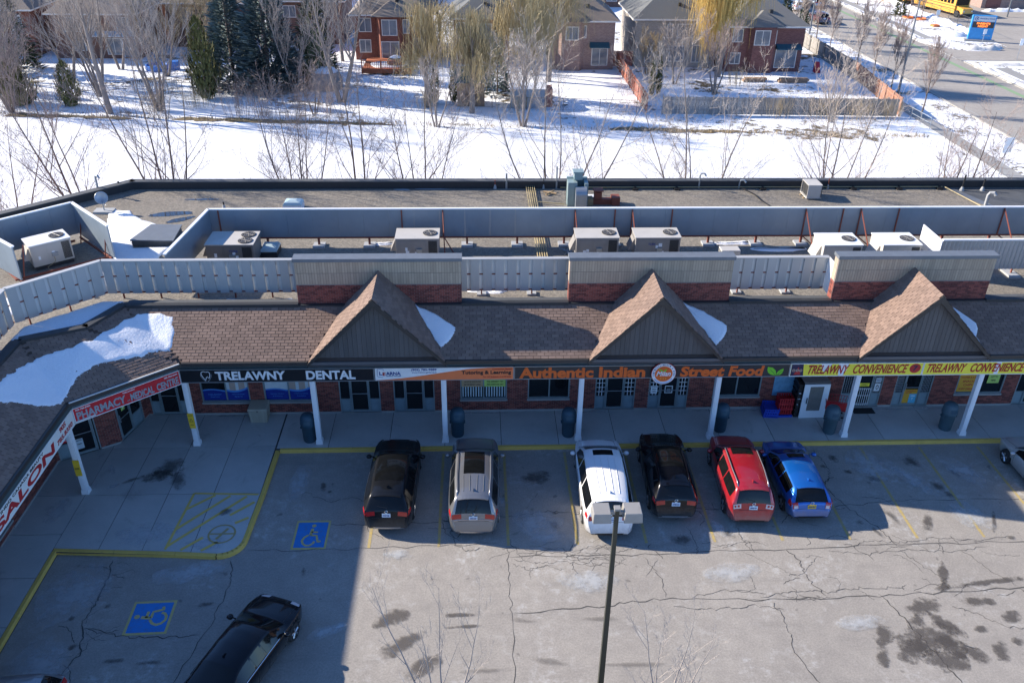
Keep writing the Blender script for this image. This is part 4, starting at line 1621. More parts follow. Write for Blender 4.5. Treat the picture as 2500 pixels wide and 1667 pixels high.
# tall parapet blocks, low parapet and caps
BLK = [(-3.33, 3.45), (7.95, 14.77), (19.18, 25.9), (30.4, 37.2)]
FP = (Vector((0, 8.15, 0)), Vector((1, 0, 0)), Vector((0, 1, 0)), Vector((0, 0, 1)))
rest_tile = MB()
rd = random.Random(5)
for bi, (a, b2) in enumerate(BLK):
    pm = MB()
    pm.box(a, b2, 8.15, 8.55, 5.2, 7.88)
    pm.box(a + .002, b2 - .002, 8.148, 8.2, 6.86, 7.87, m=1)
    pm.build('parapet_wall', ['mortar', 'tan_joint'], mall)
    row = 0
    z = 5.93
    while z < 6.83:
        s = a - (.105 if row % 2 else 0)
        while s < b2:
            p, q = max(s, a) + .005, min(s + .21, b2) - .005
            if q - p > .03:
                rest_brick.box(p, q, 8.138, 8.17, z, z + .065, rd.random() + .001, skip=(4,))
            s += .21
        for yy in (8.16, 8.36):
            rest_brick.box(a - .012, a + .02, yy + .005, yy + .185, z, z + .065, rd.random() + .001, skip=(3,))
            rest_brick.box(b2 - .02, b2 + .012, yy + .005, yy + .185, z, z + .065, rd.random() + .001, skip=(5,))
        z += .075
        row += 1
    n_ = int((b2 - a) / .113)
    for r_ in range(2):
        for i in range(n_):
            x = a + (i + .5) * (b2 - a) / n_
            zc = 6.86 + .255 + r_ * .507
            if singles['block'] < 300:
                singles['block'] += 1
                piece('block', tile_me, (x, 8.15, zc), (0, 0, 0), mall)
            else:
                rest_tile.box(x - .0495, x + .0495, 8.138, 8.17, zc - .245, zc + .245, rd.random() + .001, skip=(4,))
        for yy in (8.21, 8.323, 8.436):
            rest_tile.box(a - .012, a + .02, yy, yy + .105, 6.87 + r_ * .507, 7.36 + r_ * .507, rd.random() + .001, skip=(3,))
            rest_tile.box(b2 - .02, b2 + .012, yy, yy + .105, 6.87 + r_ * .507, 7.36 + r_ * .507, rd.random() + .001, skip=(5,))
    cm = MB()
    cm.box(a - .05, b2 + .05, 8.08, 8.62, 7.885, 8.03)
    cm.build('parapet_cap', 'grey_flashing', mall)
    fl = MB()
    fl.box(a, b2, 7.98, 8.15, 5.9, 5.985)
    fl.build('flashing', 'black_flashing', mall)
    # back faces rising from the flat roof
    bk = MB()
    bk.box(a + .01, b2 - .01, 8.552, 8.6, ZR, 7.88)
    bk.build('parapet_back', 'roof_membrane', mall)
o = rest_brick.build('brickwork', 'red_brick', mall)
o['kind'] = 'stuff'
o = rest_tile.build('blockwork', 'tan_block', mall)
o['kind'] = 'stuff'
gaps = [-10.4, -3.33, 3.45, 7.95, 14.77, 19.18, 25.9, 30.4, 37.2, 45]
for a, b2 in zip(gaps[0::2], gaps[1::2]):
    lo = MB()
    lo.box(a, b2, 8.05, 8.5, 5.4, 5.93)
    lo.box(a, b2, 7.96, 8.2, 5.9, 6.04, m=1)
    lo.box(a, b2, 8.2, 8.52, 5.93, 6.0, m=2)
    lo.build('low_parapet', ['house_red', 'black_flashing', 'roof_membrane'], mall)
TP = [T1, T2, T3, W1]
lo = MB()
for p, q in zip(TP[:-1], TP[1:]):
    fr, L = frame((q.x, q.y, 0), (p.x, p.y, 0))
    lo.obox(fr, -.05, L + .05, -.06, .22, 5.9, 6.06, m=1)
    lo.obox(fr, -.05, L + .05, .22, .4, 5.5, 6.0, m=2)
lo.build('low_parapet', ['house_red', 'black_flashing', 'roof_membrane'], mall)

# flat roof
rf = MB()
rp = [(-13.5, -30), (-13.5, 5.3), (-11.4, 6.3), (-10.5, 8.3), (45, 8.3), (45, 23.3), (-15.3, 23.3), (-28.2, 11.0), (-28.2, -30)]
rf.face([(p[0], p[1], ZR) for p in rp])
roof = rf.build('flat_roof', 'roof_gravel', mall)
pp = MB()
for a, b2 in (((45, 23.3), (-15.3, 23.3)), ((-15.3, 23.3), (-28.2, 11)), ((-28.2, 11), (-28.2, -30))):
    fr, L = frame((*a, 0), (*b2, 0))
    pp.obox(fr, -.05, L + .05, -.08, .3, 5.4, 5.9)
    pp.obox(fr, -.05, L + .05, -.12, .34, 5.9, 5.96, m=1)
pp.build('rear_parapet', ['black_flashing', 'roof_membrane'], mall)
sheet('membrane_patch', [(31.6, 22.9), (33.0, 19.6), (33.4, 16), (45, 16), (45, 22.9)], ZR + .006, 'roof_membrane', roof)
sheet('membrane_strip', [(31.2, 22.9), (32.6, 19.6), (33.0, 16), (33.4, 16), (33.0, 19.6), (31.9, 22.9)], ZR + .012, 'grey_flashing', roof)
sheet('roof_edge_membrane', [(-3.3, 8.5), (45, 8.5), (45, 9.35), (-3.3, 9.3)], ZR + .006, 'roof_membrane', roof)
for k, (x, y, rx, ry, r) in enumerate(((-12.0, 19.3, 1.3, .28, .1), (-10.9, 21.4, .8, .12, 0), (-11.3, 18.5, .7, .25, .4))):
    sheet('puddle', [(x + p[0], y + p[1]) for p in blob(26, rx, ry, .25, k, r)], ZR + .008 + .002 * k, 'puddle_water', roof)
for k, (x, y, rx, ry) in enumerate(((-.1, 22.85, .5, .14), (1.6, 23.0, 1.1, .14))):
    sheet('membrane_patch', [(x + p[0], y + p[1]) for p in blob(20, rx, ry, .2, k + 5)], ZR + .006, 'footing_grey', roof)


def snow_sheet(outline, zf, h, seed, name='snow_patch', step=.35, jit=.07):
    """soft-edged lying snow over a surface zf(x, y)"""
    O = dens(outline, step, jit, seed)
    n2 = len(O)
    # inward offset by moving along averaged normals
    sn = MB()
    area = sum(O[i][0] * O[(i + 1) % n2][1] - O[(i + 1) % n2][0] * O[i][1] for i in range(n2))
    sg = 1 if area > 0 else -1
    for d, hz_ in ((0, -.01), (.05, h * .7), (.2, h)):
        for i in range(n2):
            a, b2 = Vector(O[i - 2]), Vector(O[(i + 2) % n2])
            t = (b2 - a).normalized()
            q = Vector(O[i]) + Vector((-t.y, t.x)) * d * sg
            sn.v.append((q.x, q.y, zf(q.x, q.y) + hz_))
    for lv in range(2):
        for i in range(n2):
            j = (i + 1) % n2
            f = (lv * n2 + i, lv * n2 + j, (lv + 1) * n2 + j, (lv + 1) * n2 + i)
            sn.f.append(f if sg > 0 else f[::-1])
    f = tuple(2 * n2 + i for i in range(n2))
    sn.f.append(f if sg > 0 else f[::-1])
    sn.t = [0] * len(sn.f)
    sn.mi = [0] * len(sn.f)
    return sn.build(name, 'snow', smooth=True)


tag(center(snow_sheet([(-15.5, 19.9), (-14.2, 19.7), (-13.8, 19.0), (-12.9, 18.2), (-11.3, 17.4), (-11.6, 16.0), (-12.7, 15.4), (-12.5, 14.9), (-10.7, 15.0), (-11.0, 13.9), (-9.6, 10.6), (-11.6, 10.2), (-13.0, 11.5), (-13.1, 14), (-14.4, 16.8)], lambda x, y: ZR, .07, 3)), 'melting snow lying on the gravel roof between the two grey screens', 'snow')
tag(center(snow_sheet([(-15.4, 10.3), (-13.5, 10.9), (-12.3, 10.2), (-13.9, 8.8), (-15.8, 8.0), (-17, 9.0)], lambda x, y: ZR, .06, 4)), 'snow on the flat roof between the small screen enclosure and the corner screen', 'snow')
tag(center(snow_sheet([(-10.75, 8.75), (-11.55, 6.55), (-13.5, 5.65), (-13.75, 2.0), (-14.05, 2.0), (-13.95, 6.6), (-12.7, 7.75), (-11.6, 8.75)], lambda x, y: 5.78, .1, 5, step=.25, jit=.03)), 'strip of snow behind the black cap of the corner parapet', 'snow')


def zcorner(x, y):
    best, bz = -9, 5.0
    tris = [(A3, T1, T2), (A3, T2, B3), (B3, T2, T3), (B3, T3, W1), (B3, W1, W0), (A3, Vector((5, 5.7, 4.67)), Vector((5, 8.08, 5.96))), (A3, Vector((5, 8.08, 5.96)), T1)]
    for a, b2, c in tris:
        d = (b2.y - c.y) * (a.x - c.x) + (c.x - b2.x) * (a.y - c.y)
        u = ((b2.y - c.y) * (x - c.x) + (c.x - b2.x) * (y - c.y)) / d
        v = ((c.y - a.y) * (x - c.x) + (a.x - c.x) * (y - c.y)) / d
        q = min(u, v, 1 - u - v)
        if q > best:
            best, bz = q, u * a.z + v * b2.z + (1 - u - v) * c.z
    return bz


def draped(outline, zf, h, seed, step=.22):
    """snow draped over folded roof facets: fine grid clipped by the outline"""
    O = dens(outline, .13, .055, seed)
    xs = [p[0] for p in O]
    ys = [p[1] for p in O]
    g = .075
    nx, ny = int((max(xs) - min(xs)) / g) + 2, int((max(ys) - min(ys)) / g) + 2
    sn = MB()
    idx = {}

    def dist(x, y):
        dd = 9
        for i in range(len(O)):
            a, b2 = O[i], O[(i + 1) % len(O)]
            vx, vy = b2[0] - a[0], b2[1] - a[1]
            t = max(0, min(1, ((x - a[0]) * vx + (y - a[1]) * vy) / (vx * vx + vy * vy + 1e-9)))
            dd = min(dd, math.hypot(x - a[0] - t * vx, y - a[1] - t * vy))
        return dd

    def vid(i, j):
        if (i, j) not in idx:
            x, y = min(xs) + i * g, min(ys) + j * g
            d = dist(x, y)
            inn = inside((x, y), O)
            hh = h * min(1, d / .07) if inn else -min(.12, d)
            idx[(i, j)] = len(sn.v)
            sn.v.append((x, y, zf(x, y) + hh + (.012 * math.sin(x * 5) * math.sin(y * 4) if inn else 0)))
        return idx[(i, j)]
    for i in range(nx):
        for j in range(ny):
            x, y = min(xs) + (i + .5) * g, min(ys) + (j + .5) * g
            if inside((x, y), O) or dist(x, y) < .1:
                sn.f.append((vid(i, j), vid(i + 1, j), vid(i + 1, j + 1), vid(i, j + 1)))
    sn.t = [0] * len(sn.f)
    sn.mi = [0] * len(sn.f)
    return sn.build('snow_blanket', 'snow', smooth=True)


tag(center(draped([(-8.35, 7.6), (-8.2, 7.0), (-8.1, 6.3), (-8.5, 5.98), (-9.25, 5.45), (-9.85, 5.15), (-10.5, 4.72), (-10.95, 4.0), (-11.08, 3.4), (-11.15, 2.75), (-11.6, 2.25), (-12.3, 1.95), (-12.9, 1.4), (-13.1, 1.8), (-13.05, 2.9), (-12.95, 3.7), (-12.6, 4.6), (-11.7, 5.25), (-10.95, 5.75), (-10.55, 6.5), (-10.2, 7.25), (-9.9, 7.75), (-8.9, 7.78)], zcorner, .03, 12)), 'large blanket of snow on the shaded shingles above the red pharmacy sign', 'snow')

# ------------------------------------------------------------------ shop signs
SZ0, SZ1 = 3.385, 4.02
FS = (Vector((0, 6.16, 0)), Vector((1, 0, 0)), Vector((0, 1, 0)), Vector((0, 0, 1)))


def sign(name, label, fr, a0, a1, face, trim='galvanised', z0=SZ0, z1=SZ1):
    o, ex, ey, ez = fr
    p = o + ex * ((a0 + a1) / 2)
    t = thing(name, label, 'sign', (p.x, p.y, z0), 0)
    pm = MB()
    pm.obox(fr, a0 + .025, a1 - .025, .012, .13, z0 + .03, z1 - .03)
    panel = pm.build('panel', face, t)
    fm = MB()
    fm.obox(fr, a0, a1, 0, .14, z0, z0 + .03)
    fm.obox(fr, a0, a1, 0, .14, z1 - .03, z1)
    fm.obox(fr, a0, a0 + .025, .002, .138, z0 + .03, z1 - .03)
    fm.obox(fr, a1 - .025, a1, .002, .138, z0 + .03, z1 - .03)
    fm.build('frame', trim, t)
    return t


def flat(fr, poly, dep, mat, parent, name):
    mm = MB()
    mm.prism(poly, 0, .006, fr=(fr[0] + fr[2] * (dep - .006), fr[1], fr[3], fr[2]))
    return mm.build(name, mat, parent)


def strokes(fr, lines, w, dep, mat, parent, name):
    mm = MB()
    for pts in lines:
        q = ribbon(pts, w, 0, 0, 0, 3)
        o = len(mm.v)
        for v in q.v:
            mm.v.append(tuple(fr[0] + fr[1] * v[0] + fr[3] * v[1] + fr[2] * dep))
        mm.f += [tuple(a + o for a in f) for f in q.f]
        mm.t += q.t
        mm.mi += q.mi
    return mm.build(name, mat, parent)


D = .012
s = sign('shop_sign', 'black fascia sign with white dental lettering and a tooth outline', FS, -8.04, -.16, 'sign_black')
text('TRELAWNY', FS, -6.62, -3.78, 3.50, 3.92, D, 'ink_white', s, bold=.035)
text('DENTAL', FS, -2.94, -.93, 3.49, 3.92, D, 'ink_white', s, bold=.035)
tooth = [(-7.0, 3.9), (-7.08, 3.93), (-7.17, 3.88), (-7.18, 3.78), (-7.13, 3.66), (-7.04, 3.5), (-6.99, 3.64), (-6.95, 3.68), (-6.91, 3.62), (-6.88, 3.6), (-6.84, 3.72), (-6.83, 3.85), (-6.88, 3.91), (-6.95, 3.9), (-7.0, 3.9)]
strokes(FS, [tooth], .028, D - .006, 'ink_white', s, 'tooth_emblem')
strokes(FS, [[(-7.22, 3.8), (-7.2, 3.68), (-7.1, 3.52), (-7.02, 3.44)], [(-6.78, 3.8), (-6.79, 3.68), (-6.88, 3.52), (-6.96, 3.44)]], .02, D - .006, 'ink_grey', s, 'emblem_arc')

s = sign('shop_sign', 'white and orange tutoring sign with a blue logo and phone number', FS, -.14, 5.6, 'sign_white')
sw_ = [(-.11, 3.415), (.4, 3.45), (.96, 3.5), (1.87, 3.63), (2.78, 3.78), (3.69, 3.92), (4.5, 3.975), (5.57, 3.99), (5.57, 3.415)]
flat(FS, sw_[::-1] if False else [sw_[0], sw_[-1]] + sw_[-2:0:-1], D, 'sign_orange', s, 'orange_swoosh')
text('L', FS, .05, .17, 3.66, 3.83, D, 'ink_blue', s, bold=.03)
text('E', FS, .19, .31, 3.64, 3.8, D, 'ink_red', s, bold=.03)
text('ARNA', FS, .33, .93, 3.66, 3.82, D, 'ink_blue', s, bold=.03)
strokes(FS, [[(.26, 3.88), (.2, 3.95), (-.02, 3.96), (-.03, 3.6), (.2, 3.55)]], .015, D - .006, 'ink_blue', s, 'logo_outline')
text('BECAUSE EVERY MIND IS UNIQUE', FS, .34, .94, 3.595, 3.63, D, 'ink_blue', s, bold=.01)
text('(905) 785-9889', FS, 1.37, 2.41, 3.83, 3.96, D, 'ink_blue', s, bold=.015)
text('www.mississaugalearna.ca', FS, 1.39, 2.41, 3.745, 3.8, D, 'ink_blue', s, bold=.01)
text('Tutoring & Learning', FS, 3.44, 5.49, 3.62, 3.84, D - .006, 'ink_black', s, bold=.03)
text('Curriculum Based', FS, 4.71, 5.5, 3.87, 3.95, D - .006, 'ink_red', s, bold=.01)
text('For All Subjects And Grades', FS, 4.33, 5.49, 3.49, 3.57, D - .006, 'ink_red', s, bold=.01)

s = sign('shop_sign', 'charcoal sign reading authentic Indian street food in orange letters', FS, 5.62, 17.19, 'sign_charcoal')
text('Authentic', FS, 5.82, 8.92, 3.43, 3.96, D, 'ink_orange', s, bold=.04)
text('Indian', FS, 9.15, 11.09, 3.43, 3.96, D, 'ink_orange', s, bold=.04)
text('Street', FS, 12.55, 14.46, 3.43, 3.94, D, 'ink_orange', s, bold=.04, shear=.12)
text('Food', FS, 14.6, 16.1, 3.43, 3.94, D, 'ink_orange', s, bold=.04, shear=.12)
for pts in ([(16.64, 3.44), (16.4, 3.5), (16.28, 3.6), (16.23, 3.74), (16.24, 3.88), (16.34, 3.85), (16.44, 3.84), (16.53, 3.76), (16.6, 3.68), (16.63, 3.55)], [(16.66, 3.44), (16.66, 3.56), (16.71, 3.66), (16.8, 3.73), (16.92, 3.79), (16.92, 3.68), (16.89, 3.56), (16.8, 3.48)]):
    flat(FS, pts[::-1], D, 'ink_green', s, 'leaf_emblem')
strokes(FS, [[(16.64, 3.42), (16.5, 3.6), (16.36, 3.74)], [(16.66, 3.42), (16.76, 3.56), (16.86, 3.68)]], .016, D - .012, 'sign_charcoal', s, 'leaf_vein')

cx_, cz_ = 11.84, 3.66
s = thing('round_sign', 'round white-rimmed orange sign overlapping the street food sign', 'sign', (cx_, 6.1, 3.1))
for nm, r, d0, mt in (('rim', .52, .0, 'ink_red'), ('white_ring', .5, -.02, 'sign_white'), ('orange_disc', .37, -.035, 'ink_orange')):
    mm = MB()
    mm.lathe([(0, 6.14), (r, 6.14), (r, 6.07 + d0), (0, 6.07 + d0)], 40, (cx_, 0, cz_), 'y', close=False)
    mm.build(nm, mt, s)
FC = (Vector((cx_, 6.035, cz_)), Vector((1, 0, 0)), Vector((0, 1, 0)), Vector((0, 0, 1)))
text('Milan', FC, -.31, .33, -.1, .14, 0, 'ink_white', s, bold=.02, shear=.25, proud=.006)
for sg in (-1, 1):
    flat(FC, [(0, .1), (sg * .06, .11), (sg * .15 - .05, .2), (sg * .17 - .06, .26), (sg * .05 - .03, .2)][::sg], 0, 'ink_green', s, 'leaf_emblem')
for k in (-1, 0, 1):
    flat(FC, [(k * .1 - .015, -.24), (k * .1 + .015, -.24), (k * .1 + .015, -.21), (k * .1 - .015, -.21)], 0, 'sign_yellow', s, 'dot')
word = 'CHIT-CHAAT-CHAI & MORE'
for i, ch in enumerate(word):
    if ch == ' ':
        continue
    a = R(196) - (i + .5) * R(212) / len(word)
    rr = .435
    er, et = Vector((math.cos(a), 0, math.sin(a))), Vector((math.sin(a), 0, -math.cos(a)))
    f2 = (Vector((cx_, 6.05, cz_)) + er * rr, et, Vector((0, 1, 0)), er)
    text(ch, f2, -.022, .022, -.035, .035, 0, 'ink_blue', s, bold=.01, proud=.005)
arc_ = [(.44 * math.cos(R(t)), .44 * math.sin(R(t))) for t in range(215, 330, 8)]
strokes(FC, [arc_], .03, .01, 'film_light', s, 'blue_arc')

s = sign('shop_sign', 'yellow convenience store sign with torn lettering and a lottery panel', FS, 17.21, 22.88, 'sign_yellow', 'sign_white')
flat(FS, [(17.25, 3.42), (17.8, 3.42), (17.74, 3.99), (17.25, 3.99)], D, 'sign_navy', s, 'lottery_panel')
flat(FS, [(17.38, 3.48), (17.68, 3.48), (17.62, 3.64), (17.54, 3.86), (17.46, 3.64)], D - .006, 'ink_red', s, 'lottery_star')
for k, ch in enumerate('649'):
    x = 17.36 + k * .15
    flat(FS, [(x + .07 * math.cos(t * PI / 6), 3.69 + .07 * math.sin(t * PI / 6)) for t in range(12)], D - .012, 'film_skin', s, 'lottery_ball')
    text(ch, FS, x - .035, x + .035, 3.64, 3.74, D - .012, 'ink_red', s, proud=.006)
for q in ([(18.55, 3.72), (18.7, 3.55), (18.95, 3.99), (18.5, 3.99)], [(19.3, 3.42), (19.5, 3.42), (19.62, 3.7), (19.66, 3.99), (19.25, 3.99)]):
    flat(FS, q, D - .001, 'sign_white', s, 'torn_patch')
text('TRELAWNY', FS, 17.92, 19.72, 3.5, 3.93, D - .006, 'ink_red', s, bold=.02, shear=.18)
text('CONVENIENCE', FS, 19.87, 22.24, 3.5, 3.94, D, 'ink_red', s, bold=.02, shear=.18)
flat(FS, [(22.55 + .24 * math.cos(t * PI / 12), 3.73 + .23 * math.sin(t * PI / 12)) for t in range(24)], D, 'ink_red', s, 'round_badge')
text('7', FS, 22.45, 22.65, 3.62, 3.86, D - .006, 'sign_navy', s)
s = sign('shop_sign', 'second yellow convenience store sign above the orange window poster', FS, 22.9, 28.7, 'sign_yellow', 'sign_white')
text('TRELAWNY', FS, 23.02, 24.76, 3.52, 3.94, D, 'ink_red', s, bold=.02, shear=.18)
flat(FS, [(26.0, 3.42), (26.18, 3.42), (26.22, 3.99), (26.02, 3.99)], D - .001, 'sign_white', s, 'torn_patch')
text('CONVENIENCE', FS, 24.92, 27.28, 3.52, 3.94, D - .004, 'ink_red', s, bold=.02, shear=.18)
flat(FS, [(27.65 + .24 * math.cos(t * PI / 12), 3.73 + .23 * math.sin(t * PI / 12)) for t in range(24)], D, 'ink_red', s, 'round_badge')

FPH, LPH = frame((-11.25, 3.48, 0), (-8.05, 6.18, 0))
s = sign('shop_sign', 'red pharmacy and medical centre sign on the angled corner', FPH, 0, LPH, 'sign_red', 'sign_white', 3.32, 3.99)
text('PHARMACY', FPH, .1, 1.96, 3.42, 3.78, D, 'ink_grey', s, bold=.035)
text('and', FPH, 2.0, 2.1, 3.45, 3.52, D, 'ink_grey', s, bold=.01)
text('MEDICAL', FPH, 2.15, 3.08, 3.4, 3.74, D, 'ink_grey', s, bold=.035)
text('CENTRE', FPH, 3.2, 4.1, 3.4, 3.74, D, 'ink_grey', s, bold=.035)
text('905-785-8900', FPH, .1, .66, 3.84, 3.91, D, 'ink_white', s, bold=.02)
text('TRELAWNY', FPH, 1.88, 2.37, 3.84, 3.91, D, 'ink_white', s, bold=.01)
text('905-785-9449', FPH, 3.55, 4.1, 3.82, 3.89, D, 'ink_white', s, bold=.02)
FSA, LSA = frame((-11.26, -9.0, 0), (-11.26, 3.47, 0))
y = lambda v: v + 9.0
s = sign('shop_sign', 'cream beauty salon sign with big red letters on the side wing', FSA, y(-6.5), LSA, 'sign_cream', 'sign_white', 3.32, 3.99)
text('SALON', FSA, y(-2.75), y(1.75), 3.4, 3.78, D, 'ink_red', s, bold=.03, shear=.25)
text('INDO CANADA BEAUTY', FSA, y(-2.2), y(.95), 3.83, 3.93, D, 'ink_black', s, bold=.01)
text('905', FSA, y(2.3), y(2.85), 3.72, 3.92, D, 'ink_red', s, bold=.02, shear=.2)
text('785.8350', FSA, y(1.95), y(3.3), 3.42, 3.6, D, 'ink_red', s, bold=.02, shear=.2)

# ------------------------------------------------------------------ things on the flat roof
def post_leg(mm, x, y, z0, z1, r=.04):
    mm.box(x - r, x + r, y - r, y + r, z0, z1)


def screen_run(t, p0, p1, zb=5.82, zt=7.36, sp=.525, base=True):
    """board-on-board metal screen: front boards over a back layer, on brown rails"""
    fr, L = frame((*p0, 0), (*p1, 0))
    n = max(1, round(L / sp))
    w = L / n
    for i in range(n):
        mm = MB()
        mm.obox(fr, i * w + .0, i * w + w - .155, -.025, .01, zb, zt - .05)
        mm.build('board', 'screen_panel', t)
    bk = MB()
    for i in range(n):
        bk.obox(fr, max(0, (i + 1) * w - .26), min(L, (i + 1) * w + .1), .05, .065, zb - .02, zt - .06)
    bk.build('back_boards', 'screen_light', t)['kind'] = 'stuff'
    cp = MB()
    cp.obox(fr, -.02, L + .02, -.06, .16, zt - .05, zt)
    cp.build('top_cap', 'screen_panel', t)
    for z in (zb + .02, (zb + zt) / 2):
        rl = MB()
        rl.obox(fr, 0, L, .012, .049, z, z + .045)
        rl.build('rail', 'rust_steel', t)
    if base:
        k = 1.0
        while k < L:
            ft = MB()
            ft.obox(fr, k - .2, k + .2, .1, .5, ZR, ZR + .09)
            ft.build('footing', 'footing_grey', t)
            ps = MB()
            ps.obox(fr, k - .03, k + .03, .12, .18, ZR + .09, zt - .3)
            ps.build('post', 'rust_steel', t)
            k += 2.2
    else:
        for i in range(n):
            if i % 3 == 1:
                ps = MB()
                ps.obox(fr, i * w, i * w + .06, .12, .18, ZR, zt - .3)
                ps.build('post', 'rust_steel', t)
    return fr, L


t = thing('roof_screen', 'long pale slatted metal screen bending round the shaded roof corner', 'screen', (-11.65, 9.5, ZR))
screen_run(t, (-11.65, 9.52), (-3.2, 9.52), base=False)
screen_run(t, (-14.4, 6.95), (-11.65, 9.52), base=False)
screen_run(t, (-14.45, -14), (-14.4, 6.95), base=False)
t = thing('roof_screen', 'pale slatted metal screen between the parapets above the street food sign', 'screen', (5.7, 9.52, ZR))
screen_run(t, (3.3, 9.52), (8.1, 9.52))
t = thing('roof_screen', 'pale slatted metal screen between the parapets above the yellow signs', 'screen', (17, 9.52, ZR))
screen_run(t, (14.6, 9.52), (19.35, 9.52))
sd = MB()
sd.box(19.35, 19.39, 8.6, 9.56, 5.85, 7.36)
sd.build('end_panel', 'white_paint', t)
# corrugated screen at the right end
t = thing('roof_screen', 'corrugated pale metal screen standing right of the last tall parapet', 'screen', (29, 10.2, ZR))
cm = MB()
n_ = 120
for i in range(n_):
    x0, x1 = 25.3 + i * .1, 25.3 + (i + 1) * .1
    d0, d1 = (0, .045) if i % 2 else (.045, 0)
    cm.face([(x0, 11.3 + d0, 5.85), (x1, 11.3 + d1, 5.85), (x1, 11.3 + d1, 7.3), (x0, 11.3 + d0, 7.3)])
cm.build('corrugated_sheet', 'screen_panel', t)
cp = MB()
cp.box(25.25, 37.3, 11.26, 11.4, 7.3, 7.36)
cp.build('top_cap', 'white_paint', t)
cm = MB()
cm.hexa([(25.22, 11.3, 5.85), (25.26, 11.3, 5.85), (25.26, 13.2, 5.85), (25.22, 13.2, 5.85), (25.22, 11.3, 7.3), (25.26, 11.3, 7.3), (25.26, 13.2, 7.3), (25.22, 13.2, 7.3)])
cm.build('end_panel', 'white_paint', t)
for x in (26, 29, 32, 35):
    fm = MB()
    fm.box(x - .25, x + .25, 11.0, 11.9, ZR, ZR + .1)
    fm.build('footing', 'footing_grey', t)
    ps = MB()
    ps.box(x - .03, x + .03, 11.42, 11.48, ZR + .1, 7.2)
    ps.build('post', 'rust_steel', t)


def plain_screen(t, runs, zb, zt, mat='screen_back'):
    for p0, p1 in runs:
        fr, L = frame((*p0, 0), (*p1, 0))
        n = max(1, round(L / 1.22))
        for i in range(n):
            mm = MB()
            mm.obox(fr, L * i / n, L * (i + 1) / n - .006, -.02, .04, zb, zt - .055)
            mm.build('sheet', mat, t)
        cp = MB()
        cp.obox(fr, -.03, L + .03, -.05, .09, zt - .055, zt)
        cp.build('top_cap', 'white_paint', t)


t = thing('roof_screen', 'very long flat blue-grey metal screen wall on rusty braced feet', 'screen', (12, 15.1, ZR))
plain_screen(t, [((-8.65, 15.1), (45, 15.1)), ((-9.12, 10.0), (-8.65, 15.1))], 5.98, 7.44)
rl = MB()
rl.box(-8.5, 45, 15.02, 15.1, 5.92, 5.98)
rl.build('rail', 'rust_steel', t)
for x in (-6.04, -3.58, -1.13, 1.3, 3.63, 6.09, 8.4, 10.9, 13.2, 15.57, 17.96, 20.23, 22.6, 25, 27.39, 29.8, 32.2):
    fm = MB()
    fm.box(x - .28, x + .28, 14.75, 15.35, ZR, ZR + .1)
    fm.build('footing', 'footing_grey', t)
    ps = MB()
    ps.box(x - .05, x + .05, 15.02, 15.12, ZR + .1, 5.92)
    ps.build('post', 'rust_steel', t)
for x in (.5, 2.48, 8.88, 10.83, 11.67, 13.63, 20.22, 22.08, 22.96, 24.86, 30.15, -8.2):
    bm = MB()
    bm.box(x - .025, x + .025, 15.02, 15.075, 5.98, 7.38)
    if x in (2.48, 8.88, 11.67, 20.22, 22.96, 30.15):
        bm.tube([(x, 15.0, 7.3), (x + .12, 13.3, ZR + .05)], .03, 5)
        bm.tube([(x + .05, 15.0, 5.95), (x + .7, 13.4, ZR + .05)], .03, 5)
    bm.build('brace', 'rust_steel', t)

t = thing('roof_screen', 'small three-sided metal screen enclosing a beige roof unit at the corner', 'screen', (-15.4, 13.5, ZR))
plain_screen(t, [((-18.6, 13.2), (-15.45, 16.1)), ((-15.45, 16.1), (-12.7, 13.2)), ((-18.6, 13.2), (-15.9, 10.9))], 5.8, 7.42)
for p0, p1 in (((-16.3, 11.1), (-13.1, 13.5)), ((-16.9, 13.9), (-15.4, 15.4)), ((-16.3, 11.2), (-17.2, 12.2)), ((-12.9, 13.3), (-15.3, 15.8)), ((-16.0, 10.9), (-12.75, 12.95))):
    fr, L = frame((*p0, 0), (*p1, 0))
    bm = MB()
    bm.obox(fr, 0, L, -.04, .04, 5.66, 5.75)
    bm.build('base_rail', 'rust_steel', t)
for p in ((-13.3, 13.5), (-15.2, 15.5), (-16.0, 11.2)):
    bm = MB()
    bm.tube([(p[0], p[1], ZR), (p[0] + .25, p[1] + .3, 7.2)], .03, 5)
    bm.build('brace', 'rust_steel', t)


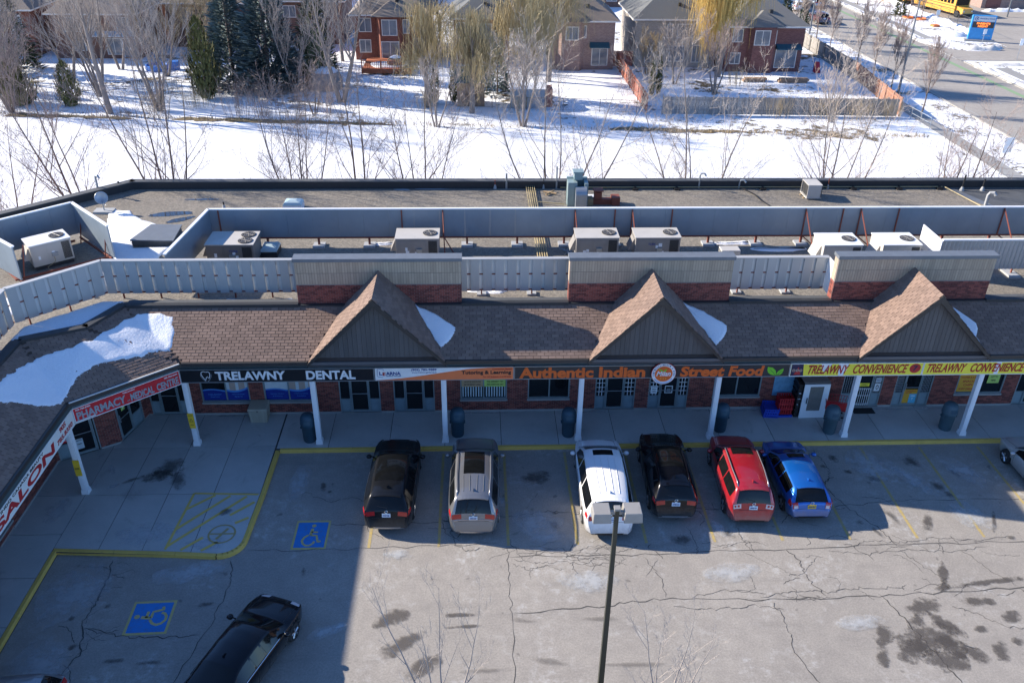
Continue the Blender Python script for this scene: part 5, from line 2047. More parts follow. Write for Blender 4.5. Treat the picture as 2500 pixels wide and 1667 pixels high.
# rooftop air-conditioning units
def rtu(label, x, y, w, d, h, rz=0.0, body='hvac_grey', top='hvac_beige', fans=1, logo=False, flip=False, group=None):
    t = thing('rooftop_unit', label, 'air conditioner', (x, y, ZR), rz, group)
    cb = MB()
    cb.box(.06, w - .06, .06, d - .06, 0, .2)
    cb.build('curb', 'black_flashing', t, local=True)
    bm = MB()
    bm.box(0, w, 0, d, .2, h - .04)
    b_ = bm.build('cabinet', body, t, local=True, bevel=.012)
    tm = MB()
    tm.box(-.03, w + .03, -.03, d + .03, h - .04, h)
    tm.build('lid', top, t, local=True)
    for k in range(fans):
        fx = w - .42 if not flip else .42
        fy = d * (.5 if fans == 1 else (.27 + .46 * k))
        r = min(.3, d * (.32 if fans == 1 else .2))
        fm = MB()
        fm.lathe([(r, h - .01), (r + .03, h + .035), (r - .01, h + .035), (r - .03, h + .004), (0, h + .004)], 24, (fx, fy, 0), close=False)
        f_ = fm.build('fan_opening', 'hvac_dark', t, local=True)
        gm = MB()
        for rr in (r * .35, r * .62, r * .88):
            gm.lathe([(rr, h + .03), (rr + .012, h + .038), (rr, h + .042), (rr - .012, h + .038)], 20, (fx, fy, 0), close=False)
        for a in range(4):
            an = a * PI / 4 + .3
            gm.tube([(fx - r * math.cos(an), fy - r * math.sin(an), h + .045), (fx + r * math.cos(an), fy + r * math.sin(an), h + .045)], .009, 4)
        gm.build('grille', 'hvac_grey', f_)
    # side details on the front
    lv = MB()
    x0 = w * .76 if not flip else w * .04
    for k in range(18):
        z = .3 + k * (h - .42) / 18
        lv.box(x0, x0 + w * .2, -.015, .004, z, z + (h - .42) / 26)
    lv.build('louvre', 'hvac_dark', t, local=True)
    for k, (u, z0, z1, ww, mt) in enumerate(((.06, .3, h - .12, .3, body), (.4, .3, h - .12, .3, body))):
        pm = MB()
        pm.box(w * u, w * (u + ww), -.012, .002, z0, z1)
        pm.build('access_panel', mt, t, local=True)
    rq = random.Random(int(x * 10))
    for k in range(3):
        u, z = rq.uniform(.08, .66), rq.uniform(.35, h - .4)
        pm = MB()
        pm.box(w * u, w * u + rq.uniform(.08, .16), -.018, -.01, z, z + rq.uniform(.1, .2))
        pm.build('sticker', 'ink_white', t, local=True)
    em = MB()
    em.box(w * .48, w * .48 + .25, -.1, -.012, .55, .72)
    em.build('switch_box', 'galvanised', t, local=True)
    cm_ = MB()
    cm_.tube([(w * .52, -.06, .55), (w * .52, -.08, .3), (w * .3, -.08, .12), (w * .3, -.3, .05)], .015, 5)
    cm_.build('conduit', 'gas_yellow', t, local=True)
    hd = MB()
    hd.hexa([(-.28, d * .2, .5), (0, d * .2, .5), (0, d * .8, .5), (-.28, d * .8, .5), (-.05, d * .2, h - .2), (0, d * .2, h - .2), (0, d * .8, h - .2), (-.05, d * .8, h - .2)])
    hd.build('intake_hood', body, t, local=True)
    if logo:
        fr = (Vector((0, -.012, 0)), Vector((1, 0, 0)), Vector((0, 1, 0)), Vector((0, 0, 1)))
        me = text('YORK', fr, w * .48 if logo == 1 else w * .28, w * .48 + .42 if logo == 1 else w * .28 + .36, h - .4, h - .28, 0, 'ink_blue', t, proud=.006)
        me.matrix_parent_inverse = Matrix.Identity(4)
    return t


rtu('dark brown roof unit with two top fans and a blue maker name', -8.25, 12.55, 2.15, 1.5, 1.22, 0, 'hvac_brown', 'hvac_beige', 2, 1)
rtu('beige-topped roof unit behind the parapet over the dental sign', .33, 13.1, 2.0, 1.2, 1.24)
rtu('beige-topped roof unit left of the one with a maker name over the street food sign', 8.78, 13.1, 2.0, 1.15, 1.24)
rtu('beige-topped roof unit with a small blue maker name behind the middle parapet', 11.58, 13.1, 2.12, 1.15, 1.24, 0, 'hvac_grey', 'hvac_beige', 1, 2)
rtu('cream roof unit beside the slatted screen above the yellow signs', 20.15, 12.0, 1.8, 1.4, 1.3, 0, 'hvac_beige', 'fridge_white')
rtu('cream roof unit above the last gable, next to the corrugated screen', 22.93, 12.0, 1.8, 1.4, 1.3, 0, 'hvac_beige', 'fridge_white')
rtu('beige roof unit inside the small screen enclosure at the roof corner', -16.0, 12.35, 1.75, 1.15, 1.25, R(38), 'hvac_beige', 'fridge_white')

# condenser on the rear roof, open sided
t = thing('condenser_unit', 'grey box condenser standing alone on the rear gravel roof', 'condenser', (23.0, 21.2, ZR))
bm = MB()
bm.box(-.42, .42, -.1, 1.0, .06, .12)
bm.box(-.4, .4, -.08, .98, .8, .84)
bm.box(.36, .4, -.08, .98, .12, .8)
bm.box(-.4, .4, -.08, -.05, .12, .8)
bm.box(-.4, .4, .95, .98, .12, .8)
bm.build('casing', 'hvac_beige', t, local=True)
bm = MB()
bm.box(-.34, -.1, .0, .9, .14, .76)
bm.build('coil', 'hvac_dark', t, local=True)
for yy in (.2, .7):
    fm = MB()
    fm.box(-.5, .5, yy - .05, yy + .05, 0, .06)
    fm.build('foot', 'wood_plank', t, local=True)
t = thing('condenser_unit', 'small pale condenser box behind the slatted screen above the yellow signs', 'condenser', (15.9, 12.4, ZR))
bm = MB()
bm.box(-.45, .45, -.2, .35, .1, .95)
bm.build('casing', 'hvac_beige', t, local=True, bevel=.03)
bm = MB()
for k in range(9):
    bm.box(-.458, -.45, -.15, .3, .2 + k * .08, .24 + k * .08)
bm.build('louvre', 'hvac_dark', t, local=True)
bm = MB()
bm.box(-.5, .5, -.1, .2, 0, .1)
bm.build('foot', 'wood_plank', t, local=True)

# roof hatches and skylights
t = thing('roof_hatch', 'low weathered box hatch on the snow beside the long screen', 'hatch', (-11.6, 16.0, ZR))
bm = MB()
bm.hexa([(-1.0, -.85, 0), (1.0, -.95, 0), (.85, .95, 0), (-.6, 1.0, 0), (-1.0, -.85, .3), (1.0, -.95, .3), (.85, .95, .3), (-.6, 1.0, .3)])
bm.build('kerb_box', 'roof_membrane', t, local=True)
bm = MB()
bm.hexa([(-1.05, -.9, .3), (1.05, -1.0, .3), (.9, 1.0, .3), (-.65, 1.05, .3), (-1.05, -.9, .36), (1.05, -1.0, .36), (.9, 1.0, .36), (-.65, 1.05, .36)])
bm.build('lid', 'grey_flashing', t, local=True)
for x, y, w, d, lab in ((-5.75, 14.2, .8, 1.0, 'small domed skylight beside the two-fan roof unit'), (-1.6, 12.2, 2.2, .9, 'flat pale skylight behind the parapet over the dental sign'), (-5.7, 20.0, 1.0, .8, 'white box vent behind the long metal screen')):
    t = thing('skylight', lab, 'skylight', (x, y, ZR))
    bm = MB()
    bm.box(-w / 2, w / 2, -d / 2, d / 2, 0, .3)
    bm.build('kerb_box', 'black_flashing' if x != -5.7 else 'white_paint', t, local=True)
    bm = MB()
    for (s0, z0), (s1, z1) in (((1, .3), (1, .34)), ((1, .34), (.8, .46)), ((.8, .46), (.4, .53)), ((.4, .53), (0.01, .55))):
        A_ = [(sx * w / 2 * s0, sy * d / 2 * s0, z0) for sx, sy in ((-1, -1), (1, -1), (1, 1), (-1, 1))]
        B_ = [(sx * w / 2 * s1, sy * d / 2 * s1, z1) for sx, sy in ((-1, -1), (1, -1), (1, 1), (-1, 1))]
        for i in range(4):
            j = (i + 1) % 4
            bm.face([A_[i], A_[j], B_[j], B_[i]])
    bm.build('dome', 'clear_dome' if w < 2 else 'footing_grey', t, local=True)

# satellite dish
t = thing('satellite_dish', 'grey satellite dish on a weighted base near the roof snow', 'satellite dish', (-15.55, 19.6, ZR))
bm = MB()
bm.box(-.5, .5, -.3, .3, 0, .12)
bm.build('ballast', 'footing_grey', t, local=True)
bm = MB()
bm.tube([(0, 0, .1), (0, 0, .75)], .035, 6)
bm.tube([(0, -.05, .7), (.35, -.45, .55)], .02, 5)
bm.build('mast', 'galvanised', t, local=True)
bm = MB()
bm.lathe([(0, 0), (.13, .012), (.24, .04), (.32, .08), (.33, .085), (.315, .09), (.23, .055), (.12, .028), (0, .016)], 24)
rm = Matrix.Rotation(R(25), 4, 'Z') @ Matrix.Rotation(R(68), 4, 'X')
bm.v = [tuple(rm @ Vector(v) + Vector((0, -.02, .8))) for v in bm.v]
bm.build('reflector', 'galvanised', t, local=True, smooth=True)


def vent(label, x, y, h, r, mat, boot=True, hook=False):
    t = thing('vent_pipe', label, 'vent pipe', (x, y, ZR), 0, 'vent pipes on the flat roof')
    bm = MB()
    if hook:
        bm.tube([(0, 0, 0), (0, 0, h - .15), (.05, -.05, h), (.2, -.15, h + .03), (.3, -.22, h - .1)], r, 8)
    else:
        bm.tube([(0, 0, 0), (0, 0, h)], r, 8)
    bm.build('pipe', mat, t, local=True)
    if boot:
        cm = MB()
        cm.lathe([(r * 2.6, 0), (r * 2.4, .05), (r * 1.3, .22), (r * 1.02, .24)], 12, close=False)
        cm.build('boot', 'footing_grey', t, local=True)


vent('grey hooked vent pipe near the satellite dish', -16.75, 22.1, 1.15, .06, 'galvanised', False, True)
vent('short black vent pipe with white boot at the roof corner', -15.87, 22.8, .55, .05, 'black_plastic')
vent('short rusty vent pipe with white boot by the rear parapet', 5.17, 23.0, .5, .04, 'rust_steel')
vent('grey vent pipe by the rear parapet next to a rusty one', 5.82, 23.0, .9, .06, 'galvanised', False)
vent('tall thin black pipe with white boot by the gas lines', 7.95, 23.0, 2.1, .025, 'black_plastic')
vent('tall grey pipe beside the green exhaust hood', 8.69, 23.0, 1.3, .05, 'galvanised', False)
vent('grey gooseneck pipe by the rear parapet behind the long screen', 16.93, 23.0, .9, .05, 'galvanised', False, True)
vent('short brown pipe with white boot beside the lone condenser', 24.46, 22.9, .6, .03, 'rust_steel')
vent('dark pipe with white boot at the edge of the dark roofing', 32.2, 22.5, .95, .05, 'black_plastic')
vent('second dark pipe with white boot on the dark roofing', 33.41, 22.5, .7, .05, 'black_plastic')
vent('pale gooseneck pipe on the dark roofing', 32.4, 20.2, .75, .09, 'footing_grey', False, True)
vent('thin black stub with white boot behind the long screen corner', -9.4, 20.0, .4, .04, 'black_plastic')
vent('black elbow pipe on the gravel right of the gas line', 19.28, 23.0, .5, .05, 'galvanised', False, True)
bm = MB()
bm.tube([(19.4, 22.7, 5.6), (19.9, 21.8, 5.54), (20.0, 21.0, 5.53), (20.3, 19.9, 5.53)], .035, 5)
o = bm.build('loose_hose', 'black_plastic')
tag(center(o), 'black hose lying across the rear gravel roof', 'hose')

# exhaust fan with green duct
t = thing('exhaust_hood', 'pale green kitchen exhaust with curved duct on the rear roof', 'exhaust fan', (9.6, 20.6, ZR))
bm = MB()
bm.box(-.55, -.05, -.4, .5, 0, 1.35)
bm.box(.35, .55, -.4, .5, 0, 1.3)
bm.box(-.55, .55, .3, .52, .0, 1.4)
bm.build('housing', 'duct_green', t, local=True)
bm = MB()
bm.box(-.2, .25, -.1, .35, 1.4, 1.85)
bm.box(-.26, .31, -.16, .41, 1.78, 1.86)
bm.build('stack', 'duct_green', t, local=True)
bm = MB()
P = []
for k in range(9):
    a = PI / 2 * k / 8
    P.append((-.4 - .3 * (1 - math.cos(a)) * 0 - .0, math.sin(a)))
for k in range(8):
    a0, a1 = PI * .5 * k / 8, PI * .5 * (k + 1) / 8
    y0, z0, y1, z1 = -.42 - .45 * math.cos(a0), .75 + .4 * math.sin(a0), -.42 - .45 * math.cos(a1), .75 + .4 * math.sin(a1)
    bm.face([(-.15, y0, z0), (.45, y0, z0), (.45, y1, z1), (-.15, y1, z1)])
    bm.face([(-.15, y0, z0), (-.15, y1, z1), (-.15, -.42, .75)])
    bm.face([(.45, y1, z1), (.45, y0, z0), (.45, -.42, .75)])
bm.box(-.15, .45, -.87, -.4, .0, .75)
bm.build('curved_duct', 'galvanised', t, local=True)
t = thing('flue_box', 'rusty red flue box and chimney pot beside the green exhaust', 'flue', (11.1, 20.6, ZR))
bm = MB()
bm.box(-.8, .4, -.15, .2, 0, .3)
bm.box(.4, .85, -.3, .3, 0, .45)
bm.box(-.55, -.15, -.2, .2, .35, .7)
bm.build('duct', 'rust_steel', t, local=True)
bm = MB()
bm.box(-.62, -.08, -.27, .27, .78, .84)
for sx in (-.5, -.2):
    for sy in (-.15, .15):
        bm.box(sx - .02, sx + .02, sy - .02, sy + .02, .7, .78)
bm.build('rain_cap', 'rust_steel', t, local=True)
bm = MB()
bm.box(-1.2, -.62, -.3, .3, 0, .35)
bm.build('timber_curb', 'wood_plank', t, local=True)
bm = MB()
bm.box(-1.15, -.1, .25, .8, 0, .25)
bm.build('snow_cap', 'white_paint', t, local=True)

# yellow gas lines
for k in range(5):
    bm = MB()
    x = 6.95 + k * .115
    bm.tube([(x, 24.0 if False else 23.1, 5.64), (x + .02, 18, 5.63), (x + .05, 15.5, 5.63), (x + .08, 10.4, 5.63)], .024, 6)
    o = bm.build('gas_pipe', 'gas_yellow')
    tag(center(o), 'yellow gas pipe in the bundle of five crossing the roof', 'pipe', 'gas pipes crossing the roof')
for nm, pts, lab in (('gas_pipe', [(8.9, 22.85, 5.62), (20, 22.85, 5.62), (31.2, 22.85, 5.62)], 'yellow gas pipe running along the rear parapet'), ('gas_pipe', [(31.3, 22.85, 5.62), (31.9, 20, 5.6), (32.3, 17, 5.6)], 'yellow gas pipe turning across the edge of the dark roofing'), ('gas_pipe', [(7.5, 20.6, 5.62), (8.9, 20.25, 5.62)], 'short yellow gas pipe branching to the green exhaust'), ('gas_pipe', [(8.2, 12.35, 5.6), (8.6, 12.35, 5.6), (14, 12.3, 5.6), (26, 12.2, 5.6)], 'yellow gas pipe running behind the parapets past the roof units')):
    bm = MB()
    bm.tube(pts, .032, 6)
    o = bm.build(nm, 'gas_yellow')
    tag(center(o), lab, 'pipe')
for x in (13.2, 15.6, 20.6, 23.4, 25.9, 28.6, 31.0):
    bm = MB()
    bm.box(x - .16, x + .16, 22.6, 22.95, ZR, ZR + .1)
    bm.box(x - .05, x + .05, 22.72, 22.92, ZR + .1, ZR + .16)
    o = bm.build('pipe_support', 'black_plastic')
    tag(center(o), 'small black block carrying the gas pipe along the rear parapet', 'pipe support', 'gas pipe supports')
bm = MB()
for p, q in (((7.9, 22.3), (8.6, 21.9)), ((8.0, 21.8), (8.5, 22.4))):
    bm.tube([(*p, 5.58), (*q, 5.6)], .05, 5)
o = bm.build('scrap_timber', 'wood_plank')
tag(center(o), 'pieces of scrap timber near the tall black pipe', 'timber')
for x, y, rx, ry, h, lab in ((3.0, 12.2, .7, .5, .18, 'heap of old snow behind the parapet right of the roof unit over the dental sign'), (7.0, 12.6, 1.0, .4, .15, 'heap of old snow beside the gas pipes behind the street food screen'), (19.0, 14.4, 1.2, .3, .06, 'thin snow patch by the feet of the long screen, left of the cream units'), (16.9, 15.2, 1.0, .25, .05, 'thin snow patch under the long screen by the small condenser'), (27.5, 12.3, 1.2, .3, .1, 'snow behind the corrugated screen'), (-.4, 15.3, .6, .2, .05, 'thin snow streak under the long screen by the roof unit'), (29.6, 9.0, 2.2, .35, .08, 'strip of snow on the roof edge right of the last parapet'), (4.6, 10.1, .8, .25, .05, 'scrap of snow under the slatted screen above the street food sign'), (-14.2, 12.0, .5, .6, .06, 'snow inside the small screen enclosure'), (-5.2, 9.32, 1.5, .09, .05, 'thin strip of snow at the foot of the long slatted screen')):
    o = snow_sheet([(x + p[0], y + p[1]) for p in blob(18, rx, ry, .25, int(x * 3) + 50)], lambda a, b2: ZR, h, int(x) + 60, step=.2, jit=.03)
    tag(center(o), lab, 'snow')
bm = MB()
for k in range(14):
    a = random.Random(k)
    p = Vector((8.6 + a.uniform(-.35, .35), 14.2 + a.uniform(-.25, .25), ZR + .05))
    q = p + Vector((a.uniform(-.4, .4), a.uniform(-.3, .3), a.uniform(0, .15)))
    bm.tube([p, q], .015, 4)
o = bm.build('scrap_metal', 'galvanised')
o['kind'] = 'stuff'

# ------------------------------------------------------------------ cars
def lerp_tab(tab, t):
    if t <= tab[0][0]:
        return tab[0][1]
    for (a, x), (b2, y_) in zip(tab[:-1], tab[1:]):
        if t <= b2:
            u = (t - a) / (b2 - a)
            return x + (y_ - x) * u
    return tab[-1][1]


def smooth_tab(tab, t, r=.006):
    return sum(lerp_tab(tab, t + d * r) * w for d, w in ((-1, .2), (-.5, .2), (0, .2), (.5, .2), (1, .2)))


# side profiles: (t along length from the rear, height as a fraction of full height)
PROF = {
    'suv': [(0, .22), (.004, .30), (.008, .42), (.018, .445), (.024, .60), (.035, .66), (.052, .74), (.10, .93), (.125, .962), (.2, .985), (.35, 1.0), (.52, .985), (.60, .95), (.70, .76), (.755, .655), (.80, .635), (.92, .575), (.965, .52), (.985, .43), (1, .30)],
    'box': [(0, .22), (.004, .30), (.008, .41), (.018, .43), (.024, .60), (.03, .645), (.045, .75), (.075, .93), (.095, .968), (.17, .99), (.35, 1.0), (.55, .985), (.63, .95), (.71, .79), (.77, .66), (.82, .645), (.93, .59), (.97, .53), (.988, .43), (1, .30)],
    'van': [(0, .2), (.004, .27), (.008, .37), (.018, .39), (.024, .56), (.03, .62), (.042, .75), (.07, .94), (.09, .972), (.17, .992), (.35, 1.0), (.55, .985), (.65, .94), (.76, .74), (.825, .60), (.87, .57), (.94, .51), (.975, .44), (.99, .36), (1, .26)],
    'hatch': [(0, .22), (.004, .31), (.008, .43), (.018, .45), (.026, .60), (.05, .68), (.085, .82), (.135, .935), (.17, .96), (.3, .995), (.42, 1.0), (.53, .975), (.60, .93), (.70, .76), (.775, .645), (.82, .63), (.92, .56), (.965, .5), (.985, .41), (1, .28)],
    'sedan': [(0, .24), (.004, .34), (.008, .46), (.016, .62), (.03, .67), (.09, .70), (.13, .715), (.20, .84), (.28, .96), (.33, .985), (.45, 1.0), (.55, .98), (.61, .94), (.69, .78), (.745, .68), (.79, .665), (.91, .585), (.96, .52), (.985, .42), (1, .3)],
}
GL = {  # rear window (t0, t1), windscreen (t0, t1), side glass (t0, t1), pillars, roof (t0,t1)
    'suv': ((.036, .102), (.625, .745), (.135, .70), (.36, .52), (.135, .6)),
    'box': ((.03, .08), (.645, .765), (.10, .72), (.33, .54), (.11, .63)),
    'van': ((.029, .073), (.665, .815), (.09, .76), (.34, .56), (.10, .65)),
    'hatch': ((.04, .138), (.615, .77), (.16, .72), (.37, .52), (.17, .6)),
    'sedan': ((.14, .285), (.625, .74), (.22, .70), (.39, .5), (.3, .61)),
}


def make_car(label, loc, head, L, W, H, kind, paint, tail=None, rails=None, sun=None, plate='plate_white', fin=True, wiper=True, chrome_belt=False, grooves=False, badge='', cat='car', group=None, lights='wrap', panel_roof=None, hi=True, trim=None, emblem=True):
    """car with its nose towards +y in its own frame; loc = ground centre, head = heading in radians from +y"""
    t = thing('parked_car' if cat == 'car' else cat, label, 'car', loc, head, group)
    prof, gl = PROF[kind], GL[kind]
    HWd = W / 2
    z0 = .24
    belt = [(0, .60), (.1, .635), (.5, .60), (.8, .585), (1, .5)] if kind != 'van' else [(0, .60), (.3, .59), (.7, .56), (1, .45)]
    plan = [(0, .70), (.01, .79), (.03, .875), (.07, .94), (.14, .98), (.25, 1), (.70, 1), (.84, .965), (.91, .9), (.955, .8), (.985, .64), (1, .45)]
    wroof = HWd * (.67 if kind in ('suv', 'hatch', 'sedan') else .735)
    topz = lambda u: H * smooth_tab(prof, u)
    wid = lambda u: HWd * smooth_tab(plan, u, .01)

    def sec(u):
        T = topz(u)
        B = min(H * lerp_tab(belt, u), T - .025)
        w = wid(u)
        h = max(0, min(1, (T - B) / (H * .37)))
        wr = w * .965 + (min(wroof * (1 - .14 * max(0, (.3 - u) / .3) - .05 * max(0, (u - .55) / .2)), w * .95) - w * .965) * (h ** .8)
        return T, B, w, h, wr

    def top(u, f, off=0.0):
        T, B, w, h, wr = sec(u)
        return Vector((f * wr, (u - .5) * L, T - (.06 + .05 * h) * abs(f) ** 2.7 + off))

    def side(u, g, s, off=0.0):
        T, B, w, h, wr = sec(u)
        ze = T - .06 - .05 * h
        x = w * .965 + (wr - w * .965) * g
        return Vector((s * (x + off), (u - .5) * L, B + (ze - B) * g + off * .5))
    N = 72 if hi else 34
    us = sorted(set([0, .002, .004, .006, .008, .012, .018, .024, .03, .04, .05, .965, .975, .985, .992, 1.0] + [i / N for i in range(N + 1)]))
    tops = [1, .92, .8, .6, .35, 0]
    wy = [-.5 * L + L * (.195 if kind != 'sedan' else .2), -.5 * L + L * (.80 if kind != 'van' else .815)]
    wr_ = .345 if H > 1.6 else .32
    bm = MB()
    rows = []
    for u in us:
        T, B, w, h, wr = sec(u)
        y = (u - .5) * L
        lowz = z0 + .10 * max(0, (.06 - u) / .06) + .08 * max(0, (u - .93) / .07)
        half = []
        zz = [lowz, lowz + .07, .42 * H * .9, .5 * H, .57 * H]
        zz = [min(z, B - .02 + .004 * i) for i, z in enumerate(zz)]
        ww = [.93, .975, 1.0, 1.0, .99]
        for z, k in zip(zz, ww):
            x = w * k
            for yy in wy:
                d = math.hypot(y - yy, z - wr_)
                if d < wr_ + .055:
                    x = min(x, HWd - .24)
            half.append((x, z))
        half.append((w * .965, B))
        ze = T - .06 - .05 * h
        for g in (.35, .7):
            half.append((w * .965 + (wr - w * .965) * g, B + (ze - B) * g))
        for f in tops:
            p = top(u, f)
            half.append((p.x, p.z))
        full = [(x, z) for x, z in half] + [(-x, z) for x, z in half[-2::-1]]
        rows.append(len(bm.v))
        bm.v += [(x, y, z) for x, z in full]
        nv = len(full)
    for i in range(len(us) - 1):
        for j in range(nv - 1):
            a, b2 = rows[i] + j, rows[i + 1] + j
            bm.f.append((a, a + 1, b2 + 1, b2))
            zmid = sum(bm.v[k][2] for k in (a, b2, a + 1, b2 + 1)) / 4
            xin = max(abs(bm.v[k][0]) for k in (a, b2, a + 1, b2 + 1))
            inner = xin < HWd - .2 and zmid < .8 and (j < 5 or j > nv - 7) and any(abs((us[i] - .5) * L - q) < wr_ + .1 for q in wy)
            bm.mi.append(1 if (zmid < z0 + .1 or inner) else 0)
            bm.t.append(0)
        bm.f.append((rows[i] + nv - 1, rows[i], rows[i + 1], rows[i + 1] + nv - 1))
        bm.mi.append(1)
        bm.t.append(0)
    for i, fl in ((0, 1), (len(us) - 1, 0)):
        f = tuple(rows[i] + j for j in range(nv))
        bm.f.append(f[::-1] if fl else f)
        bm.mi.append(0)
        bm.t.append(0)
    body = bm.build('body', [paint, 'black_plastic'], t, local=True, smooth=True)

    def patch(fn, u0, u1, v0, v1, nu, nv_, mat, name, parent=t, flip=False, off=.006, taper=None):
        mm = MB()
        for i in range(nu + 1):
            u = u0 + (u1 - u0) * i / nu
            for j in range(nv_ + 1):
                v = v0 + (v1 - v0) * j / nv_
                if taper:
                    v = taper(u, v)
                p = fn(u, v)
                du = fn(u + .002, v) - fn(u - .002, v)
                dv = fn(u, v + .02) - fn(u, v - .02)
                n_ = dv.cross(du)
                if n_.length > 1e-9:
                    n_.normalize()
                if n_.z < -.2 or (abs(n_.z) < .2 and n_.x * p.x + n_.y * p.y < 0):
                    n_ = -n_
                mm.v.append(tuple(p + n_ * off))
        for i in range(nu):
            for j in range(nv_):
                a = i * (nv_ + 1) + j
                mm.f.append((a, a + 1, a + nv_ + 2, a + nv_ + 1))
                mm.t.append(0)
                mm.mi.append(0)
        return mm.build(name, mat, parent, local=True, smooth=True)
    patch(top, gl[1][0], gl[1][1], -.9, .9, 8, 10, 'car_glass', 'windscreen')
    patch(top, gl[0][0], gl[0][1], -.86, .86, 8, 10, 'car_glass', 'rear_window')
    a, b2 = gl[2]
    cuts = [a] + [q for p in gl[3] for q in (p - .008, p + .008)] + [b2]
    for s in (-1, 1):
        for u0, u1 in zip(cuts[0::2], cuts[1::2]):
            patch(lambda u, g, s=s: side(u, g, s), u0, u1, .1, .9, 6, 3, 'car_glass', 'side_window')
        if chrome_belt:
            mm = MB()
            mm.tube([side(a + (b2 - a) * i / 14, .03, s, .008) for i in range(15)], .012, 4)
            mm.build('belt_trim', 'chrome', t, local=True)
        # door seams and handles
        for u in (gl[3][0] - .005, gl[3][1]):
            hm = MB()
            p = side(u - .035 if u > .4 else u + .03, 0, s)
            hm.box(p.x - .02, p.x + .02, p.y - .1, p.y + .1, p.z - .13, p.z - .105)
            hm.build('door_handle', 'chrome' if chrome_belt else paint, t, local=True)
        # mirror
        p = side(gl[2][1] - .01, .05, s)
        mm = MB()
        for r_, yy in ((.05, -.13), (.105, -.1), (.12, -.02), (.09, .06), (.03, .1)):
            pass
        mm.lathe([(.03, -.12), (.085, -.1), (.1, -.02), (.075, .06), (.02, .1)], 10, (0, 0, 0), 'y')
        mm.v = [(x * 1.15 + p.x + s * .17, y * .9 + p.y - .02, z * .8 + p.z + .06) for x, y, z in mm.v]
        mm.tube([(p.x - s * .02, p.y, p.z), (p.x + s * .1, p.y - .02, p.z + .04)], .025, 5)
        mm.build('mirror', paint, t, local=True, smooth=True)
        if rails:
            rm = MB()
            r0, r1 = gl[4]
            pts = [top(r0 + (r1 - r0) * i / 12, s * .9, .055 if 0 < i < 12 else .0) for i in range(13)]
            rm.tube(pts, .022, 6)
            rm.build('roof_rail', rails, t, local=True, smooth=True)
        # lamps
        zt = (H * .525, H * .63)
        uu = [i / 2000 for i in range(0, 200)]
        u0 = next(u for u in uu if topz(u) > zt[0])
        u1 = next(u for u in uu if topz(u) > zt[1])
        mt = tail or 'tail_red'
        if lights == 'wrap':
            patch(top, u0, u1, s * .56, s * 1.0, 5, 5, mt, 'tail_light', off=.012)
            patch(lambda u, g, s=s: side(u, g, s) if g > 0 else Vector((s * sec(u)[2] * .985, (u - .5) * L, sec(u)[1] + g * .2)), u1 - .006, u1 + .05, -.7, .1, 4, 3, mt, 'tail_light', off=.01)
        elif lights == 'round':
            patch(top, u0, u1, s * .62, s * 1.0, 5, 5, 'lamp_clear', 'tail_light', off=.012)
            patch(top, u0 + (u1 - u0) * .3, u0 + (u1 - u0) * .75, s * .7, s * .8, 3, 3, 'tail_red', 'tail_light', off=.02)
            patch(top, u0 + (u1 - u0) * .3, u0 + (u1 - u0) * .75, s * .86, s * .95, 3, 3, 'tail_red', 'tail_light', off=.02)
        else:
            patch(top, u0 - .002, u1 + .006, s * .72, s * 1.0, 6, 4, mt, 'tail_light', off=.012)
            patch(lambda u, g, s=s: side(u, g, s) if g > 0 else Vector((s * sec(u)[2] * .985, (u - .5) * L, sec(u)[1] + g * .2)), u1 - .004, u1 + .045, -.9, .35, 4, 3, mt, 'tail_light', off=.01)
            patch(top, u0 - .002, u0 + (u1 - u0) * .35, s * .74, s * .95, 3, 3, 'lamp_clear', 'tail_light', off=.018)
        patch(top, .93, .985, s * .55, s * .97, 4, 4, 'lamp_clear', 'headlight', off=.01)
    if sun:
        for q in (sun if isinstance(sun, list) else [sun]):
            patch(top, q[0], q[1], -q[2], q[2], 8, 6, 'car_glass', 'sunroof', off=.007)
    if panel_roof:
        patch(top, panel_roof[0], panel_roof[1], -.8, .8, 8, 8, paint, 'roof_panel', off=.004)
    if grooves:
        for f in (-.55, -.2, .2, .55):
            gm = MB()
            gm.tube([top(gl[4][0] + .03 + (grooves - gl[4][0] - .03) * i / 8, f, .004) for i in range(9)], .012, 4)
            gm.build('roof_rib', paint, t, local=True)
    if hi:
        for s in (-1, 1):
            for uq in (gl[3][0] - .004, gl[3][1], gl[2][1] - .015):
                T, B, w, h, wr = sec(uq)
                dm = MB()
                dm.tube([(s * (w * k_ + .002), (uq - .5) * L, z_) for z_, k_ in ((.3, .972), (.42 * H * .9, 1.0), (.5 * H, 1.0), (.57 * H, .99), (B, .967))], .006, 4)
                dm.build('door_seam', 'black_plastic', t, local=True)
        hs = MB()
        hs.tube([top(gl[1][1] + .012, f, .003) for f in (-.95, -.6, 0, .6, .95)], .012, 4)
        hs.build('bonnet_seam', 'black_plastic', t, local=True)
        for s in (-1, 1):
            hs = MB()
            hs.tube([top(gl[1][1] + .02 + (.92 - gl[1][1] - .02) * i / 6, s * .84, .002) for i in range(7)], .006, 4)
            hs.build('bonnet_seam', 'black_plastic', t, local=True)
    # rear spoiler
    u = gl[0][1]
    if kind != 'sedan':
        sp = MB()
        for i in range(9):
            f = -.84 + 1.68 * i / 8
            p = top(u + .012, f)
            for dy, dz in ((.06, .012), (-.13, .0), (-.13, -.03), (.0, -.03)):
                sp.v.append((p.x, p.y + dy, p.z + dz - (.0 if dy > -.1 else .012)))
        for i in range(8):
            for k in range(4):
                a_, c_ = i * 4 + k, i * 4 + (k + 1) % 4
                sp.f.append((a_, a_ + 4, c_ + 4, c_))
                sp.t.append(0)
                sp.mi.append(0)
        sp.f += [(0, 1, 2, 3), (35, 34, 33, 32)]
        sp.t += [0, 0]
        sp.mi += [0, 0]
